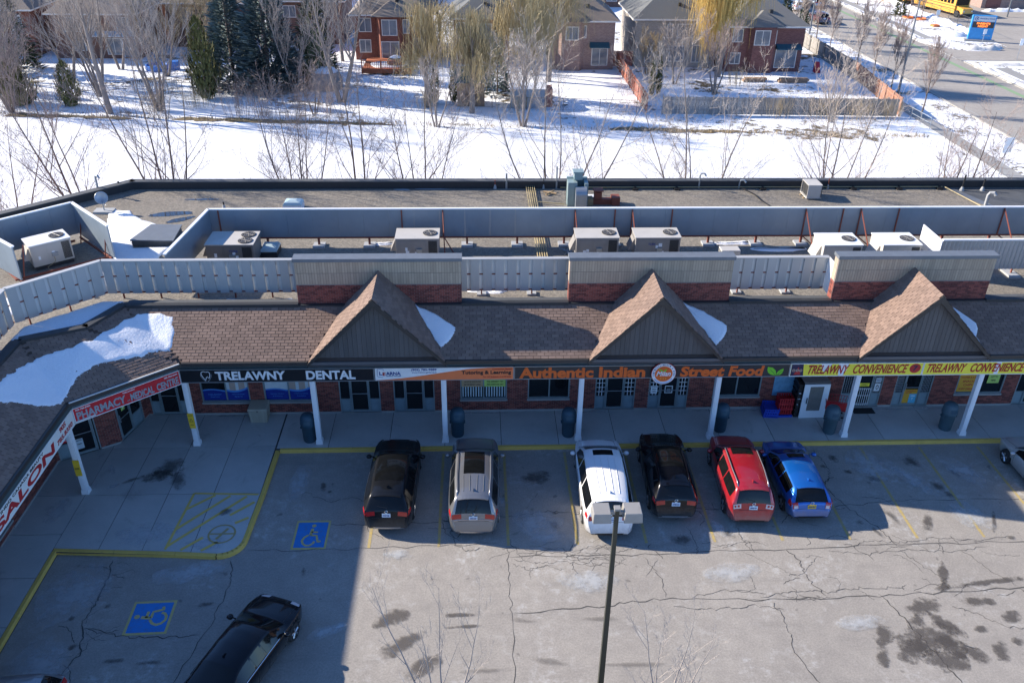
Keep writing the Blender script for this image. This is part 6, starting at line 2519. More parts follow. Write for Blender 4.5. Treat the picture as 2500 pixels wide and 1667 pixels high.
        sp.build('spoiler', paint, t, local=True, smooth=False)
    # number plate, emblem, bumper trim
    zt = H * .535
    u = next(i / 4000 for i in range(400) if topz(i / 4000) > zt)
    y = (u - .5) * L - .02
    pm = MB()
    pm.hexa([(-.16, y - .012, zt - .08), (.16, y - .012, zt - .08), (.16, y, zt - .08), (-.16, y, zt - .08), (-.16, y + .006, zt + .08), (.16, y + .006, zt + .08), (.16, y + .018, zt + .08), (-.16, y + .018, zt + .08)])
    pl = pm.build('licence_plate', plate, t, local=True)
    if hi and emblem:
        fr = (Vector((0, y - .014, 0)), Vector((1, 0, 0)), Vector((0, 1, 0)), Vector((0, 0, 1)))
        q = text(badge or 'CMLR 482', fr, -.12, .12, zt - .03, zt + .03, .0, 'plate_ink', pl, proud=.004)
    zt = H * .615
    u = next(i / 4000 for i in range(400) if topz(i / 4000) > zt)
    if emblem:
        em = MB()
        em.lathe([(.05, -.012), (.065, -.018), (.075, -.012)], 14, (0, (u - .5) * L - .012, zt + .01), 'y', close=False)
        em.tube([(-.045, (u - .5) * L - .03, zt + .01), (.045, (u - .5) * L - .03, zt + .015)], .01, 4)
        em.build('emblem', 'chrome', t, local=True)
    bt = MB()
    for i in range(11):
        f = -.8 + 1.6 * i / 10
        p = Vector((f * HWd * .86, -.5 * L + .004 + .06 * abs(f) ** 3, 0))
        for dy, zz_ in ((-.012, .3), (-.02, .38), (.02, .385), (.02, .3)):
            bt.v.append((p.x, p.y + dy, zz_))
    for i in range(10):
        for k in range(4):
            a_, c_ = i * 4 + k, i * 4 + (k + 1) % 4
            bt.f.append((a_, a_ + 4, c_ + 4, c_))
            bt.t.append(0)
            bt.mi.append(0)
    bt.build('bumper_trim', trim or 'black_plastic', t, local=True)
    # tailgate seam
    if hi:
        sm = MB()
        zt = H * .475
        u = next(i / 4000 for i in range(400) if topz(i / 4000) > zt)
        sm.tube([top(u, f) + Vector((0, -.004, 0)) for f in (-.75, -.4, 0, .4, .75)], .008, 4)
        sm.build('tailgate_seam', 'black_plastic', t, local=True)
    if trim == 'chrome':
        sm = MB()
        zt = H * .5
        u = next(i / 4000 for i in range(400) if topz(i / 4000) > zt)
        sm.tube([top(u, f) + Vector((0, -.006, 0)) for f in (-.95, -.5, 0, .5, .95)], .016, 5)
        sm.build('chrome_strip', 'chrome', t, local=True)
    if fin:
        p = top(gl[4][0] + .04, 0)
        fm = MB()
        fm.hexa([(-.02, p.y - .08, p.z), (.02, p.y - .08, p.z), (.015, p.y + .1, p.z), (-.015, p.y + .1, p.z), (-.008, p.y - .07, p.z + .09), (.008, p.y - .07, p.z + .09), (.004, p.y - .02, p.z + .08), (-.004, p.y - .02, p.z + .08)])
        fm.build('antenna', paint, t, local=True)
    if wiper and kind != 'sedan':
        wm = MB()
        p = top(gl[0][0] + .004, .05, .02)
        q = top(gl[0][0] + .012, -.45, .02)
        wm.tube([p, q], .01, 4)
        wm.build('wiper', 'black_plastic', t, local=True)
    # wheels
    for s in (-1, 1):
        for yy in wy:
            wm = MB()
            x = s * (HWd - .02)
            wd = -s * .21
            prof_ = [(wr_ * .62, 0), (wr_ * .9, s * .004), (wr_, wd * .12), (wr_, wd * .88), (wr_ * .9, wd), (.05, wd)]
            wm.lathe(prof_, 26, (x, yy, wr_), 'x', close=False)
            wh = wm.build('wheel', 'rubber', t, local=True, smooth=False)
            rm = MB()
            rm.lathe([(.0, s * -.03), (wr_ * .6, s * -.03), (wr_ * .64, s * .004), (wr_ * .58, s * .004)], 24, (x, yy, wr_), 'x', close=False, m=1)
            for k in range(5):
                an = 2 * PI * k / 5 + .3
                for da in (-.13, .13):
                    rm.tube([(x + s * .0, yy, wr_), (x + s * .002, yy + wr_ * .6 * math.cos(an + da), wr_ + wr_ * .6 * math.sin(an + da))], .022, 4)
            rm.build('rim', ['alloy', 'hvac_dark'], wh)
    return t


PARK = 'cars parked along the shop kerb'


def put(rear, front, L):
    """ground centre and heading from measured rear and front points"""
    a, b2 = Vector(rear), Vector(front)
    c = (a + b2) / 2
    d = b2 - a
    return (c.x, c.y, 0), math.atan2(-d.x, d.y)


loc, hd = put((.63, .66), (.80, 5.75), 5.05)
make_car('charcoal crossover with a black glass roof nosed up to the kerb', loc, hd, 5.05, 1.93, 1.64, 'suv', 'paint_charcoal', sun=[(.25, .585, .86)], badge='CVAT 381', group=PARK, chrome_belt=True, trim='alloy')
loc, hd = put((3.89, .36), (4.0, 5.62), 5.25)
make_car('silver-grey sport utility with roof rails and a long sunroof', loc, hd, 5.25, 1.96, 1.76, 'box', 'paint_grey', rails='alloy', sun=[(.33, .6, .55)], grooves=.31, badge='CRKA 207', group=PARK, trim='chrome')
loc, hd = put((9.0, .1), (9.12, 5.62), 5.5)
make_car('white minivan with ribbed roof behind the lamp post', loc, hd, 5.45, 1.98, 1.76, 'van', 'paint_white', sun=[(.555, .63, .55)], grooves=.52, badge='BVRD 516', group=PARK)
loc, hd = put((11.65, 1.0), (11.84, 5.9), 4.9)
make_car('black compact crossover between the white minivan and the red one', loc, hd, 4.85, 1.87, 1.66, 'suv', 'paint_black', sun=[(.3, .42, .75), (.435, .585, .75)], badge='CTBB 944', group=PARK, rails='paint_black', trim='alloy')
loc, hd = put((14.56, .72), (14.8, 5.55), 4.85)
make_car('red sport utility with silver roof rails and clear round tail lamps', loc, hd, 4.85, 1.88, 1.72, 'box', 'paint_red', rails='alloy', sun=[(.5, .6, .6)], lights='round', badge='BDDE 670', group=PARK)
loc, hd = put((16.91, .86), (16.98, 5.4), 4.5)
make_car('bright blue hatchback at the end of the parked row', loc, hd, 4.5, 1.82, 1.46, 'hatch', 'paint_blue', sun=[(.52, .59, .55)], lights='tall', plate='plate_yellow', badge='BUP 812', group=PARK)
make_car('silver sedan parked apart beside the last white column', (27.45, 3.05, 0), R(1.5), 4.8, 1.84, 1.48, 'sedan', 'paint_silver', group=PARK, badge='CEWP 105')
# cars in the aisle
hd = math.atan2(.44, 1.0) * -1
make_car('black sedan with chrome window trim driving past the accessible bays', (-3.32, -5.22, 0), -R(21), 4.95, 1.86, 1.45, 'sedan', 'paint_black', chrome_belt=True, badge='CKNN 730')
make_car('grey hatchback parked by the side wing kerb', (-10.35, -7.15, 0), R(97), 4.4, 1.8, 1.5, 'hatch', 'paint_grey', badge='BXLY 266')
# road traffic
make_car('white car driving on the road beyond the houses', (54.4, 117.6, 0), R(0), 4.6, 1.85, 1.5, 'suv', 'paint_white', hi=False, cat='driven_car')
make_car('pale hatchback in the far lane of the road', (58.8, 121.0, 0), R(0), 4.5, 1.85, 1.5, 'hatch', 'paint_silver', hi=False, cat='driven_car')
make_car('dark maroon car on the road behind the street trees', (54.4, 107.0, 0), R(0), 4.7, 1.85, 1.6, 'suv', 'paint_maroon', hi=False, cat='driven_car')

# ------------------------------------------------------------------ things along the walk
def bin_(label, x, y, mat, lean=0):
    t = thing('litter_bin', label, 'bin', (x, y, ZK), 0, 'round bins by the columns')
    bm = MB()
    bm.lathe([(.24, 0), (.27, .05), (.3, .85), (.315, .86), (.315, .9), (.28, .9)], 24, close=False)
    for k in range(24):
        a = 2 * PI * k / 24
    b_ = bm.build('drum', mat, t, local=True, smooth=True)
    for k in (-1, 1):
        hm = MB()
        hm.box(k * .31 - .03, k * .31 + .03, -.09, .09, .68, .74)
        hm.build('handle', mat, t, local=True)
    lm = MB()
    lm.lathe([(.325, .86), (.335, .9), (.33, 1.02), (.31, 1.22), (.24, 1.34), (.12, 1.4), (0, 1.41)], 24, close=False)
    lm.build('dome_lid', mat, t, local=True, smooth=True)
    dm = MB()
    for k in range(5):
        a = -PI / 2 + (k - 2) * .17
        dm.face([(.333 * math.cos(a - .085), .333 * math.sin(a - .085), 1.0), (.333 * math.cos(a + .085), .333 * math.sin(a + .085), 1.0), (.322 * math.cos(a + .085), .322 * math.sin(a + .085), 1.18), (.322 * math.cos(a - .085), .322 * math.sin(a - .085), 1.18)])
    dm.build('flap', 'bin_slate' if mat == 'bin_blue' else 'bin_blue', t, local=True)


bin_('dark blue dome-lid bin beside the column under the dental sign', -3.2, 6.5, 'bin_blue')
bin_('dark blue dome-lid bin in front of the silver-grey sport utility', 3.2, 6.75, 'bin_blue')
bin_('dark blue dome-lid bin beside the column by the white minivan', 8.05, 6.65, 'bin_blue')
bin_('dark blue dome-lid bin in front of the red sport utility', 14.85, 6.85, 'bin_blue')
bin_('slate blue bin beside the column near the white fridge', 19.7, 6.6, 'bin_slate')
bin_('slate blue bin beside the column under the second yellow sign', 25.05, 6.75, 'bin_slate')

t = thing('storage_box', 'beige plastic storage box against the wall between the blue window films', 'box', (-5.68, 7.85, ZK))
bm = MB()
bm.hexa([(-.36, 0, 0), (.36, 0, 0), (.36, .62, 0), (-.36, .62, 0), (-.4, -.02, .62), (.4, -.02, .62), (.4, .64, .62), (-.4, .64, .62)])
bm.build('tub', 'box_tan', t, local=True)
for k in range(8):
    x = -.37 + k * .094
    sm = MB()
    sm.hexa([(x * .92, -.012, .02), (x * .92 + .075, -.012, .02), (x * .92 + .075, .0, .02), (x * .92, .0, .02), (x, -.034, .6), (x + .08, -.034, .6), (x + .08, -.02, .6), (x, -.02, .6)])
    sm.build('slat', 'box_tan', t, local=True)
lm = MB()
lm.hexa([(-.44, -.06, .62), (.44, -.06, .62), (.44, .68, .62), (-.44, .68, .62), (-.42, -.04, .74), (.42, -.04, .74), (.4, .66, .8), (-.4, .66, .8)])
lm.build('lid', 'box_tan', t, local=True, bevel=.02)
hm = MB()
hm.box(-.02, .02, -.075, -.055, .6, .66)
hm.build('latch', 'black_plastic', t, local=True)


def crate(t, z, mat, w=.6, d=.42, h=.26):
    bm = MB()
    for x0, x1, y0, y1 in ((-w / 2, w / 2, 0, .02), (-w / 2, w / 2, d - .02, d), (-w / 2, -w / 2 + .02, .02, d - .02), (w / 2 - .02, w / 2, .02, d - .02)):
        bm.box(x0, x1, y0, y1, z, z + .04)
        bm.box(x0, x1, y0, y1, z + h - .05, z + h)
        n = 6
        for k in range(n):
            a, b2 = k / n, k / n + .1
            if x1 - x0 > y1 - y0:
                bm.box(x0 + (x1 - x0) * a, x0 + (x1 - x0) * b2, y0 + .003, y1 - .003, z + .04, z + h - .05)
            else:
                bm.box(x0 + .003, x1 - .003, y0 + (y1 - y0) * a, y0 + (y1 - y0) * b2, z + .04, z + h - .05)
    bm.box(-w / 2 + .02, w / 2 - .02, .02, d - .02, z, z + .02)
    bm.build('basket', mat, t, local=True)


STK = 'stacked shop crates'
k = 0
for z, lab in ((0, 'bottom'), (.15, 'middle'), (.3, 'top')):
    t = thing('bread_tray', f'blue plastic tray, {lab} of the low stack beside the red crates', 'tray', (17.42 + .02 * k, 7.72, ZK + z), R(-6), STK)
    crate(t, 0, 'crate_blue', .66, .75, .15)
    k += 1
t = thing('bread_tray', 'blue plastic tray lying under the red crates', 'tray', (18.1, 7.75, ZK), R(2), STK)
crate(t, 0, 'crate_blue', .66, .72, .1)
for z, lab in ((0, 'lowest'), (.28, 'middle'), (.56, 'uppermost')):
    t = thing('shop_crate', f'red plastic crate, {lab} of the stack beside the upright fridge', 'crate', (18.1, 7.85, ZK + .1 + z), 0, STK)
    crate(t, 0, 'crate_red', .66, .5, .28)

t = thing('upright_fridge', 'white glass-door drinks fridge standing outside the convenience store', 'fridge', (19.25, 7.7, ZK), R(1))
bm = MB()
bm.box(-.55, .62, .06, .8, 0, 1.85)
bm.build('cabinet', 'black_plastic', t, local=True)
bm = MB()
bm.box(-.56, .63, .05, .82, 1.85, 1.87)
bm.build('top_panel', 'hvac_grey', t, local=True)
bm = MB()
for x0, x1, z0, z1 in ((-.55, -.28, 0, 1.8), (.35, .62, 0, 1.8), (-.28, .35, 0, .38), (-.28, .35, 1.68, 1.8)):
    bm.box(x0, x1, 0, .055, z0, z1)
d = bm.build('door', 'fridge_white', t, local=True)
bm = MB()
bm.box(-.28, .35, .015, .03, .38, 1.68)
bm.build('glass', 'fridge_glass', d)
bm = MB()
bm.box(-.36, -.33, -.05, 0, .8, 1.1)
bm.build('handle', 'black_plastic', d)
t = thing('magazine_rack', 'black metal rack squeezed between the fridge and the red crates', 'rack', (18.56, 7.78, ZK))
bm = MB()
bm.box(-.06, .1, 0, .7, 0, 1.75)
bm.build('back', 'black_plastic', t, local=True)
for k in range(6):
    sm = MB()
    sm.box(-.1, .1, -.03, .68, .15 + k * .27, .18 + k * .27)
    sm.build('shelf', 'black_plastic', t, local=True)
for k, (z, w) in enumerate(((1.3, .1), (1.0, .12), (.7, .06))):
    sm = MB()
    sm.box(-.05, -.05 + w, -.05, -.035, z, z + .025)
    sm.build('price_tag', 'ink_white', t, local=True)

t = thing('shopping_trolley', 'red wire shopping trolley behind the slate blue bin', 'trolley', (20.35, 7.85, ZK), R(-15))
bm = MB()
for k in range(9):
    u = k / 8
    bm.tube([(-.42 + .84 * u, -.24, .45), (-.46 + .95 * u, -.3, .95)], .012, 4)
    bm.tube([(-.42 + .84 * u, .24, .45), (-.46 + .95 * u, .3, .95)], .012, 4)
for z, e in ((.45, 0), (.6, .03), (.75, .05), (.95, .09)):
    pts = [(-.42 - e * .4, -.24 - e * .7, z), (.42 + e, -.24 - e * .7, z), (.42 + e, .24 + e * .7, z), (-.42 - e * .4, .24 + e * .7, z), (-.42 - e * .4, -.24 - e * .7, z)]
    bm.tube(pts, .014, 4)
bm.box(-.44, .46, -.26, .26, .44, .46)
bm.box(-.45, .48, -.285, -.275, .5, .9)
bm.build('basket', 'crate_red', t, local=True)
bm = MB()
bm.tube([(-.5, -.3, 1.02), (-.5, .3, 1.02)], .02, 6)
bm.build('handle', 'crate_red', t, local=True)
bm = MB()
for s in (-1, 1):
    bm.tube([(-.5, s * .28, 1.0), (-.35, s * .24, .3), (-.4, s * .22, .12)], .015, 5)
    bm.tube([(-.4, s * .24, .14), (.4, s * .2, .14)], .015, 5)
bm.build('frame', 'chrome', t, local=True)
for x, y in ((-.38, -.22), (-.38, .22), (.38, -.2), (.38, .2)):
    wm = MB()
    wm.lathe([(.05, -.015), (.06, 0), (.05, .015)], 10, (x, y, .06), 'y')
    wm.build('wheel', 'rubber', t, local=True)
bm = MB()
bm.box(17.02, 17.2, 7.62, 7.7, ZK, ZK + .01)
# door mats
for x, lab in ((21.9, 'dark rubber mat before the barred store door'),):
    mm = MB()
    mm.box(x - .5, x + .5, 7.95, 8.4, ZK + .004, ZK + .016)
    o = mm.build('door_mat', 'rubber')
    tag(center(o), lab, 'mat')

# parking lot lamp
t = thing('lot_lamp', 'bronze square lamp post with two grey shoebox heads', 'lamp post', (7.65, -7.25, 0))
bm = MB()
HZ = 8.1
bm.hexa([(-.085, -.085, 0), (.085, -.085, 0), (.085, .085, 0), (-.085, .085, 0), (-.052, -.052, HZ), (.052, -.052, HZ), (.052, .052, HZ), (-.052, .052, HZ)])
bm.build('pole', 'pole_bronze', t, local=True)
bm = MB()
bm.box(-.08, .08, -.08, .08, HZ, HZ + .06)
bm.box(-.17, .17, -.04, .04, HZ - .16, HZ - .06)
bm.build('bracket', 'lamp_grey', t, local=True)
bm = MB()
bm.lathe([(.3, 0), (.3, .5), (.25, .55)], 16)
bm.build('footing', 'pale_concrete', t, local=True)
for s in (-1, 1):
    bm = MB()
    x0, x1 = (.16, .64) if s > 0 else (-.64, -.16)
    bm.hexa([(x0, -.24, HZ - .28), (x1, -.24, HZ - .28), (x1, .3, HZ - .28), (x0, .3, HZ - .28), (x0 + .02, -.2, HZ + .0), (x1 - .02, -.2, HZ + .0), (x1 - .02, .26, HZ + .0), (x0 + .02, .26, HZ + .0)])
    h_ = bm.build('lamp_head', 'lamp_grey', t, local=True, bevel=.015)
    bm = MB()
    bm.box(x0 + .05, x1 - .05, -.19, .25, HZ - .3, HZ - .285)
    bm.build('lens', 'clear_dome', h_)

# ------------------------------------------------------------------ houses behind the snow corridor
def hip(mm, x0, x1, y0, y1, ze, pitch=.7, ov=.45, m=0):
    x0, x1, y0, y1 = x0 - ov, x1 + ov, y0 - ov, y1 + ov
    w, d = x1 - x0, y1 - y0
    h = min(w, d) / 2 * pitch
    if w >= d:
        r0, r1 = (x0 + d / 2, (y0 + y1) / 2, ze + h), (x1 - d / 2, (y0 + y1) / 2, ze + h)
    else:
        r0, r1 = ((x0 + x1) / 2, y0 + w / 2, ze + h), ((x0 + x1) / 2, y1 - w / 2, ze + h)
    A, B_, C_, D_ = (x0, y0, ze), (x1, y0, ze), (x1, y1, ze), (x0, y1, ze)
    if w >= d:
        fs = [[A, B_, r1, r0], [B_, C_, r1], [C_, D_, r0, r1], [D_, A, r0]]
    else:
        fs = [[A, B_, r0], [B_, C_, r1, r0], [C_, D_, r1], [D_, A, r0, r1]]
    for f in fs:
        mm.face(f, m=m)
    mm.face([D_, C_, B_, A], m=m)


def house(label, x0, x1, yf, depth, ze, brick, roofm, wins, bays=(), doors=(), chimney=None, pitch=.68, trim='house_trim', awn=None, side=()):
    t = thing('house', label, 'house', ((x0 + x1) / 2, yf, 0), 0, 'houses behind the snow corridor')
    mm = MB()
    mm.box(x0, x1, yf, yf + depth, -.1, ze)
    for a, b2, yb, zb in bays:
        c = min(.9, (b2 - a) * .28)
        P = [(a, yf + .1), (a + c * .6, yb), (b2 - c * .6, yb), (b2, yf + .1)]
        mm.prism(P, -.1, zb)
    mm.build('wall', brick, t)
    rm = MB()
    hip(rm, x0, x1, yf, yf + depth, ze, pitch)
    r = rm.build('roof', roofm, t)
    for a, b2, yb, zb in bays:
        bm = MB()
        hip(bm, a, b2, yb, yb + (b2 - a) * 1.1, ze - .004 if zb >= ze - .1 else zb, pitch, .4)
        bm.build('bay_roof', roofm, r)
    em = MB()
    ov = .47
    for q in ((x0 - ov, x1 + ov, yf - ov - .04, yf - ov + .06), (x0 - ov - .04, x0 - ov + .06, yf - ov, yf + depth), (x1 + ov - .06, x1 + ov + .04, yf - ov, yf + depth)):
        em.box(q[0], q[1], q[2], q[3], ze - .16, ze - .004)
    em.build('eaves_gutter', trim, r)
    if chimney:
        cm = MB()
        cx, cy = chimney
        cm.box(cx - .4, cx + .4, cy - .4, cy + .4, ze, ze + 3.4)
        cm.build('chimney', brick, r)
    vm = MB()
    vm.box(x0 + (x1 - x0) * .55, x0 + (x1 - x0) * .55 + .35, yf + 1.2, yf + 1.55, ze + 1.0, ze + 1.5)
    vm.build('roof_vent', 'hvac_dark', r)
    for w in wins:
        x, za, zb, ww = w[:4]
        y = w[4] if len(w) > 4 else yf
        wm = MB()
        f = .09
        wm.box(x - ww / 2 - f, x + ww / 2 + f, y - .05, y + .05, za - f, za)
        wm.box(x - ww / 2 - f, x + ww / 2 + f, y - .05, y + .05, zb, zb + f)
        wm.box(x - ww / 2 - f, x - ww / 2, y - .049, y + .05, za, zb)
        wm.box(x + ww / 2, x + ww / 2 + f, y - .049, y + .05, za, zb)
        n = 1 if ww < .9 else 2
        for k in range(1, n):
            xx = x - ww / 2 + ww * k / n
            wm.box(xx - .035, xx + .035, y - .04, y + .05, za, zb)
        wo = wm.build('window', trim, t)
        for k in range(n):
            pm = MB()
            a = x - ww / 2 + ww * k / n + (.035 if k else 0)
            b2 = x - ww / 2 + ww * (k + 1) / n - (.035 if k < n - 1 else 0)
            pm.box(a, b2, y - .02, y + .02, za, zb)
            pm.build('pane', 'house_glass', wo)
    for x, zb, ww in doors:
        dm = MB()
        dm.box(x - ww / 2 - .1, x - ww / 2, yf - .06, yf + .05, .1, zb)
        dm.box(x + ww / 2, x + ww / 2 + .1, yf - .06, yf + .05, .1, zb)
        dm.box(x - ww / 2 - .1, x + ww / 2 + .1, yf - .06, yf + .05, zb, zb + .1)
        dm.box(x - .04, x + .04, yf - .055, yf + .05, .1, zb)
        do = dm.build('patio_door', 'white_paint', t)
        for a, b2 in ((x - ww / 2, x - .04), (x + .04, x + ww / 2)):
            pm = MB()
            pm.box(a, b2, yf - .03, yf + .02, .15, zb)
            pm.build('pane', 'house_glass', do)
    if awn:
        am = MB()
        a, b2, z = awn[:3]
        am.hexa([(a, yf - .9, z), (b2, yf - .9, z), (b2, yf, z), (a, yf, z), (a, yf - .9, z + .08), (b2, yf - .9, z + .08), (b2, yf, z + .5), (a, yf, z + .5)])
        am.build('awning', awn[3], t)
    return t


U, V = (3.25, 4.5), (.9, 2.2)
house('red brick house at the far end beside the dark spruce', -62, -47.2, 82.6, 10, 5.2, 'house_red', 'roof_tan', [(-49, *U, 1.2), (-53, *U, 1.4), (-49.3, 1.6, 2.9, .9), (-56, *U, 1.4)])
house('brown brick house with a wide tan hipped roof and white windows', -44.6, -35, 81.5, 11, 5.0, 'house_brown', 'roof_tan', [(-42.2, 3.0, 4.5, 1.7), (-39.9, 3.0, 4.5, .7), (-36.4, 3.0, 4.5, 1.4), (-41.8, .9, 2.2, 1.2), (-37.9, .5, 2.2, 1.6)], doors=((-36.1, 2.2, 1.5),), awn=(-40.5, -35.2, 2.55, 'film_pale'))
house('brick house mostly hidden behind the two blue spruces', -33.5, -24, 88, 10, 5.2, 'house_brown', 'roof_tan', [(-31, *U, 1.4), (-28, *U, 1.4), (-26, *U, 1), (-30.5, *V, 1.6)])
house('brick house behind the spruces with a dark roof', -22, -12.5, 90, 10, 5.2, 'house_brown', 'roof_dark', [(-19, *U, 1.4), (-15, *U, 1.4), (-17, *V, 1.6)])
house('red brick house with a red deck and a pointed bay roof', -10.0, -1.2, 81.3, 10.5, 5.1, 'house_red', 'roof_tan', [(-5.75, 3.1, 4.7, 1.6, 79.68), (-3.9, 3.2, 4.6, .6, 80.45), (-2.3, 3.3, 4.8, 1.5), (-8.7, 3.2, 4.6, 1.3), (-2.6, .7, 2.4, 1.0), (-8.8, .9, 2.2, 1.2), (-5.75, .5, 2.3, 1.9, 79.68)], bays=((-7.4, -4.0, 79.7, 5.1),))
house('red brick house with a slate roof behind the olive willows', 1.6, 8.0, 79.4, 10, 5.1, 'house_red', 'roof_slate', [(4.1, 3.0, 4.5, .55, 78.75), (5.3, 3.0, 4.5, 1.2, 78.62), (2.4, 3.1, 4.5, .8), (4.2, .6, 2.2, .9)], bays=((3.4, 6.6, 78.65, 5.1),))
house('rosy brown brick house with a tan roof and white patio doors', 12.6, 19.8, 76.7, 10, 5.35, 'house_rose', 'roof_tan', [(14.9, 3.4, 4.7, 1.3, 75.98), (16.3, 3.5, 4.7, .4), (18.2, .5, 2.3, 1.7)], bays=((13.2, 16.4, 76.0, 5.35),), doors=((15.3, 2.2, 1.5),), awn=(17.0, 19.2, 2.5, 'tarp_teal'))
house('pale grey brick house with a slate hipped roof and bare front wall', 22.4, 31.2, 78.0, 11, 5.35, 'house_grey', 'roof_slate', [(26.3, 3.3, 4.7, .5), (28.0, 3.3, 4.7, 1.6), (24.0, .6, 2.4, .6), (27.3, .7, 2.3, 1.6), (29.6, .6, 2.4, .9)])
house('dark red brick house with a grey roof beside the golden willow', 32.4, 41.2, 75.9, 10.5, 5.0, 'house_wine', 'roof_grey', [(33.6, 3.3, 4.6, 1.0), (36.2, 3.1, 4.55, 1.6, 75.18), (33.6, .9, 2.0, 1.0), (39.4, .5, 2.45, 2.3), (37.6, 3.2, 4.5, .4, 75.5)], bays=((34.7, 38.2, 75.2, 5.0),), doors=((36.0, 2.2, 1.6),), awn=(38.1, 40.9, 2.55, 'tarp_teal'))
for k, (x, y, br, rf_, lab) in enumerate(((-58, 116, 'house_red', 'roof_grey', 'farther red brick house beyond the brown one'), (-30, 118, 'house_rose', 'roof_dark', 'farther house beyond the two blue spruces'), (-8, 119, 'house_brown', 'roof_tan', 'farther house beyond the one with the red deck'), (10, 118, 'house_grey', 'roof_grey', 'farther house beyond the olive willows'), (28, 119, 'house_brown', 'roof_tan', 'farther house beyond the pale grey one'), (42, 120, 'house_rose', 'roof_dark', 'farther house beyond the dark red brick one'))):
    house(lab, x - 5, x + 5, y, 10, 5.2, br, rf_, [(x - 3, *U, 1.3), (x + 2.6, *U, 1.3), (x - 2.5, *V, 1.5), (x + 2.5, *V, 1.5)])


# ------------------------------------------------------------------ fences
def board_fence(label, p0, p1, h, mat, gap=.012, bw=.14, postm=None, lean=0.0, seed=1):
    fr, L = frame((*p0, 0), (*p1, 0))
    t = thing('garden_fence', label, 'fence', ((p0[0] + p1[0]) / 2, (p0[1] + p1[1]) / 2, 0))
    rd = random.Random(seed)
    n = int(L / bw)
    bm = MB()
    for k in range(n):
        a = k * L / n
        dz = rd.uniform(-.03, .03)
        bm.obox(fr, a + gap / 2, a + L / n - gap / 2, -.012, .012, .05, h + dz, rd.random() + .001)
    bm.build('boards', mat, t)['kind'] = 'stuff'
    for z in (.4, h - .35):
        rm = MB()
        rm.obox(fr, 0, L, .014, .06, z, z + .09)
        rm.build('rail', mat, t)
    k = 0.0
    while k <= L + .01:
        pm = MB()
        pm.obox(fr, k - .055, k + .055, -.02, .09, 0, h + .12)
        pm.build('post', postm or mat, t)
        k += 2.4
    return t


board_fence('weathered grey board fence along the foot of the corner garden', (22.0, 58.1), (44.7, 57.4), 1.7, 'fence_grey', seed=2)
board_fence('red-stained board fence dividing the two gardens', (20.6, 58.6), (20.4, 77.5), 1.75, 'fence_red', seed=3)
board_fence('short dark red gate fence between the brown and grey houses', (20.0, 78.2), (22.3, 78.2), 1.75, 'fence_red', seed=9)
board_fence('orange-brown leaning board fence beside the road path', (45.0, 57.5), (46.6, 73.0), 1.75, 'fence_orange', seed=4)
board_fence('shaded brown board fence continuing beside the road path', (46.6, 73.1), (46.4, 92.0), 1.75, 'fence_grey', seed=5)
board_fence('low pale picket fence in the garden of the brown brick house', (-31.0, 66.5), (-26.5, 66.9), 1.0, 'white_paint', gap=.1, bw=.2, seed=6)


def chain_fence(label, pts, h=1.2):
    t = thing('chain_fence', label, 'fence', (*pts[0], 0))
    for a, b2 in zip(pts[:-1], pts[1:]):
        L = math.dist(a, b2)
        n = max(1, int(L / 3))
        rm = MB()
        rm.tube([(*a, h), (*b2, h)], .025, 5)
        rm.tube([(*a, .1), (*b2, .1)], .012, 4)
        rm.build('rail', 'chain_metal', t)
        wm = MB()
        m_ = int(L / .45)
        for k in range(m_):
            u0, u1 = k / m_, (k + 1) / m_
            p = Vector((*a, 0)).lerp(Vector((*b2, 0)), u0)
            q = Vector((*a, 0)).lerp(Vector((*b2, 0)), u1)
            for z0, z1 in ((.1, h * .55), (h * .55, h)):
                wm.tube([p + Vector((0, 0, z0)), q + Vector((0, 0, z1))], .005, 3, False)
                wm.tube([p + Vector((0, 0, z1)), q + Vector((0, 0, z0))], .005, 3, False)
        wm.build('mesh', 'chain_metal', t)['kind'] = 'stuff'
        for k in range(n + 1):
            p = Vector((*a, 0)).lerp(Vector((*b2, 0)), k / n)
            pm = MB()
            pm.tube([p, p + Vector((0, 0, h + .05))], .03, 6)
            pm.build('post', 'chain_metal', t)


chain_fence('thin dark chain-link fence along the garden bank', [(-34, 66.0), (-20, 64.5), (-9.7, 63.6), (-1, 61.6), (9, 59.6), (19.6, 58.6)])
chain_fence('tall chain-link fence along the school yard', [(73.9, 96), (74.6, 120), (74.6, 150)], 1.6)

# ------------------------------------------------------------------ garden things
t = thing('garden_shed', 'tan plank shed with a dark teal roof under the willows', 'shed', (3.6, 61.8, 0))
for k in range(14):
    x = -1.35 + k * .193
    bm = MB()
    bm.box(x + .006, x + .187, -1.0, -.96, 0, 2.35)
    bm.build('plank', 'shed_tan', t, local=True)
bm = MB()
bm.box(-1.34, 1.34, -.96, 1.2, 0, 2.3)
bm.build('wall', 'shed_tan', t, local=True)
bm = MB()
bm.face([(-1.6, -1.2, 2.3), (1.6, -1.2, 2.3), (1.6, .1, 3.6), (-1.6, .1, 3.6)])
bm.face([(1.6, 1.4, 2.3), (-1.6, 1.4, 2.3), (-1.6, .1, 3.6), (1.6, .1, 3.6)])
bm.face([(-1.5, -1.1, 2.32), (-1.5, .1, 3.55), (-1.5, 1.3, 2.32)])
bm.face([(1.5, -1.1, 2.32), (1.5, 1.3, 2.32), (1.5, .1, 3.55)])
bm.build('roof', 'tarp_teal', t, local=True)
t = thing('garden_shed', 'low blue-grey metal shed with snow on its roof', 'shed', (9.3, 61.3, 0))
bm = MB()
bm.box(-1.8, 1.5, -1.0, 1.2, 0, 1.85)
bm.build('wall', 'shed_grey', t, local=True)
bm = MB()
bm.box(1.2, 2.3, -.6, 1.2, 0, 1.7)
bm.build('lean_to', 'fence_red', t, local=True)
bm = MB()
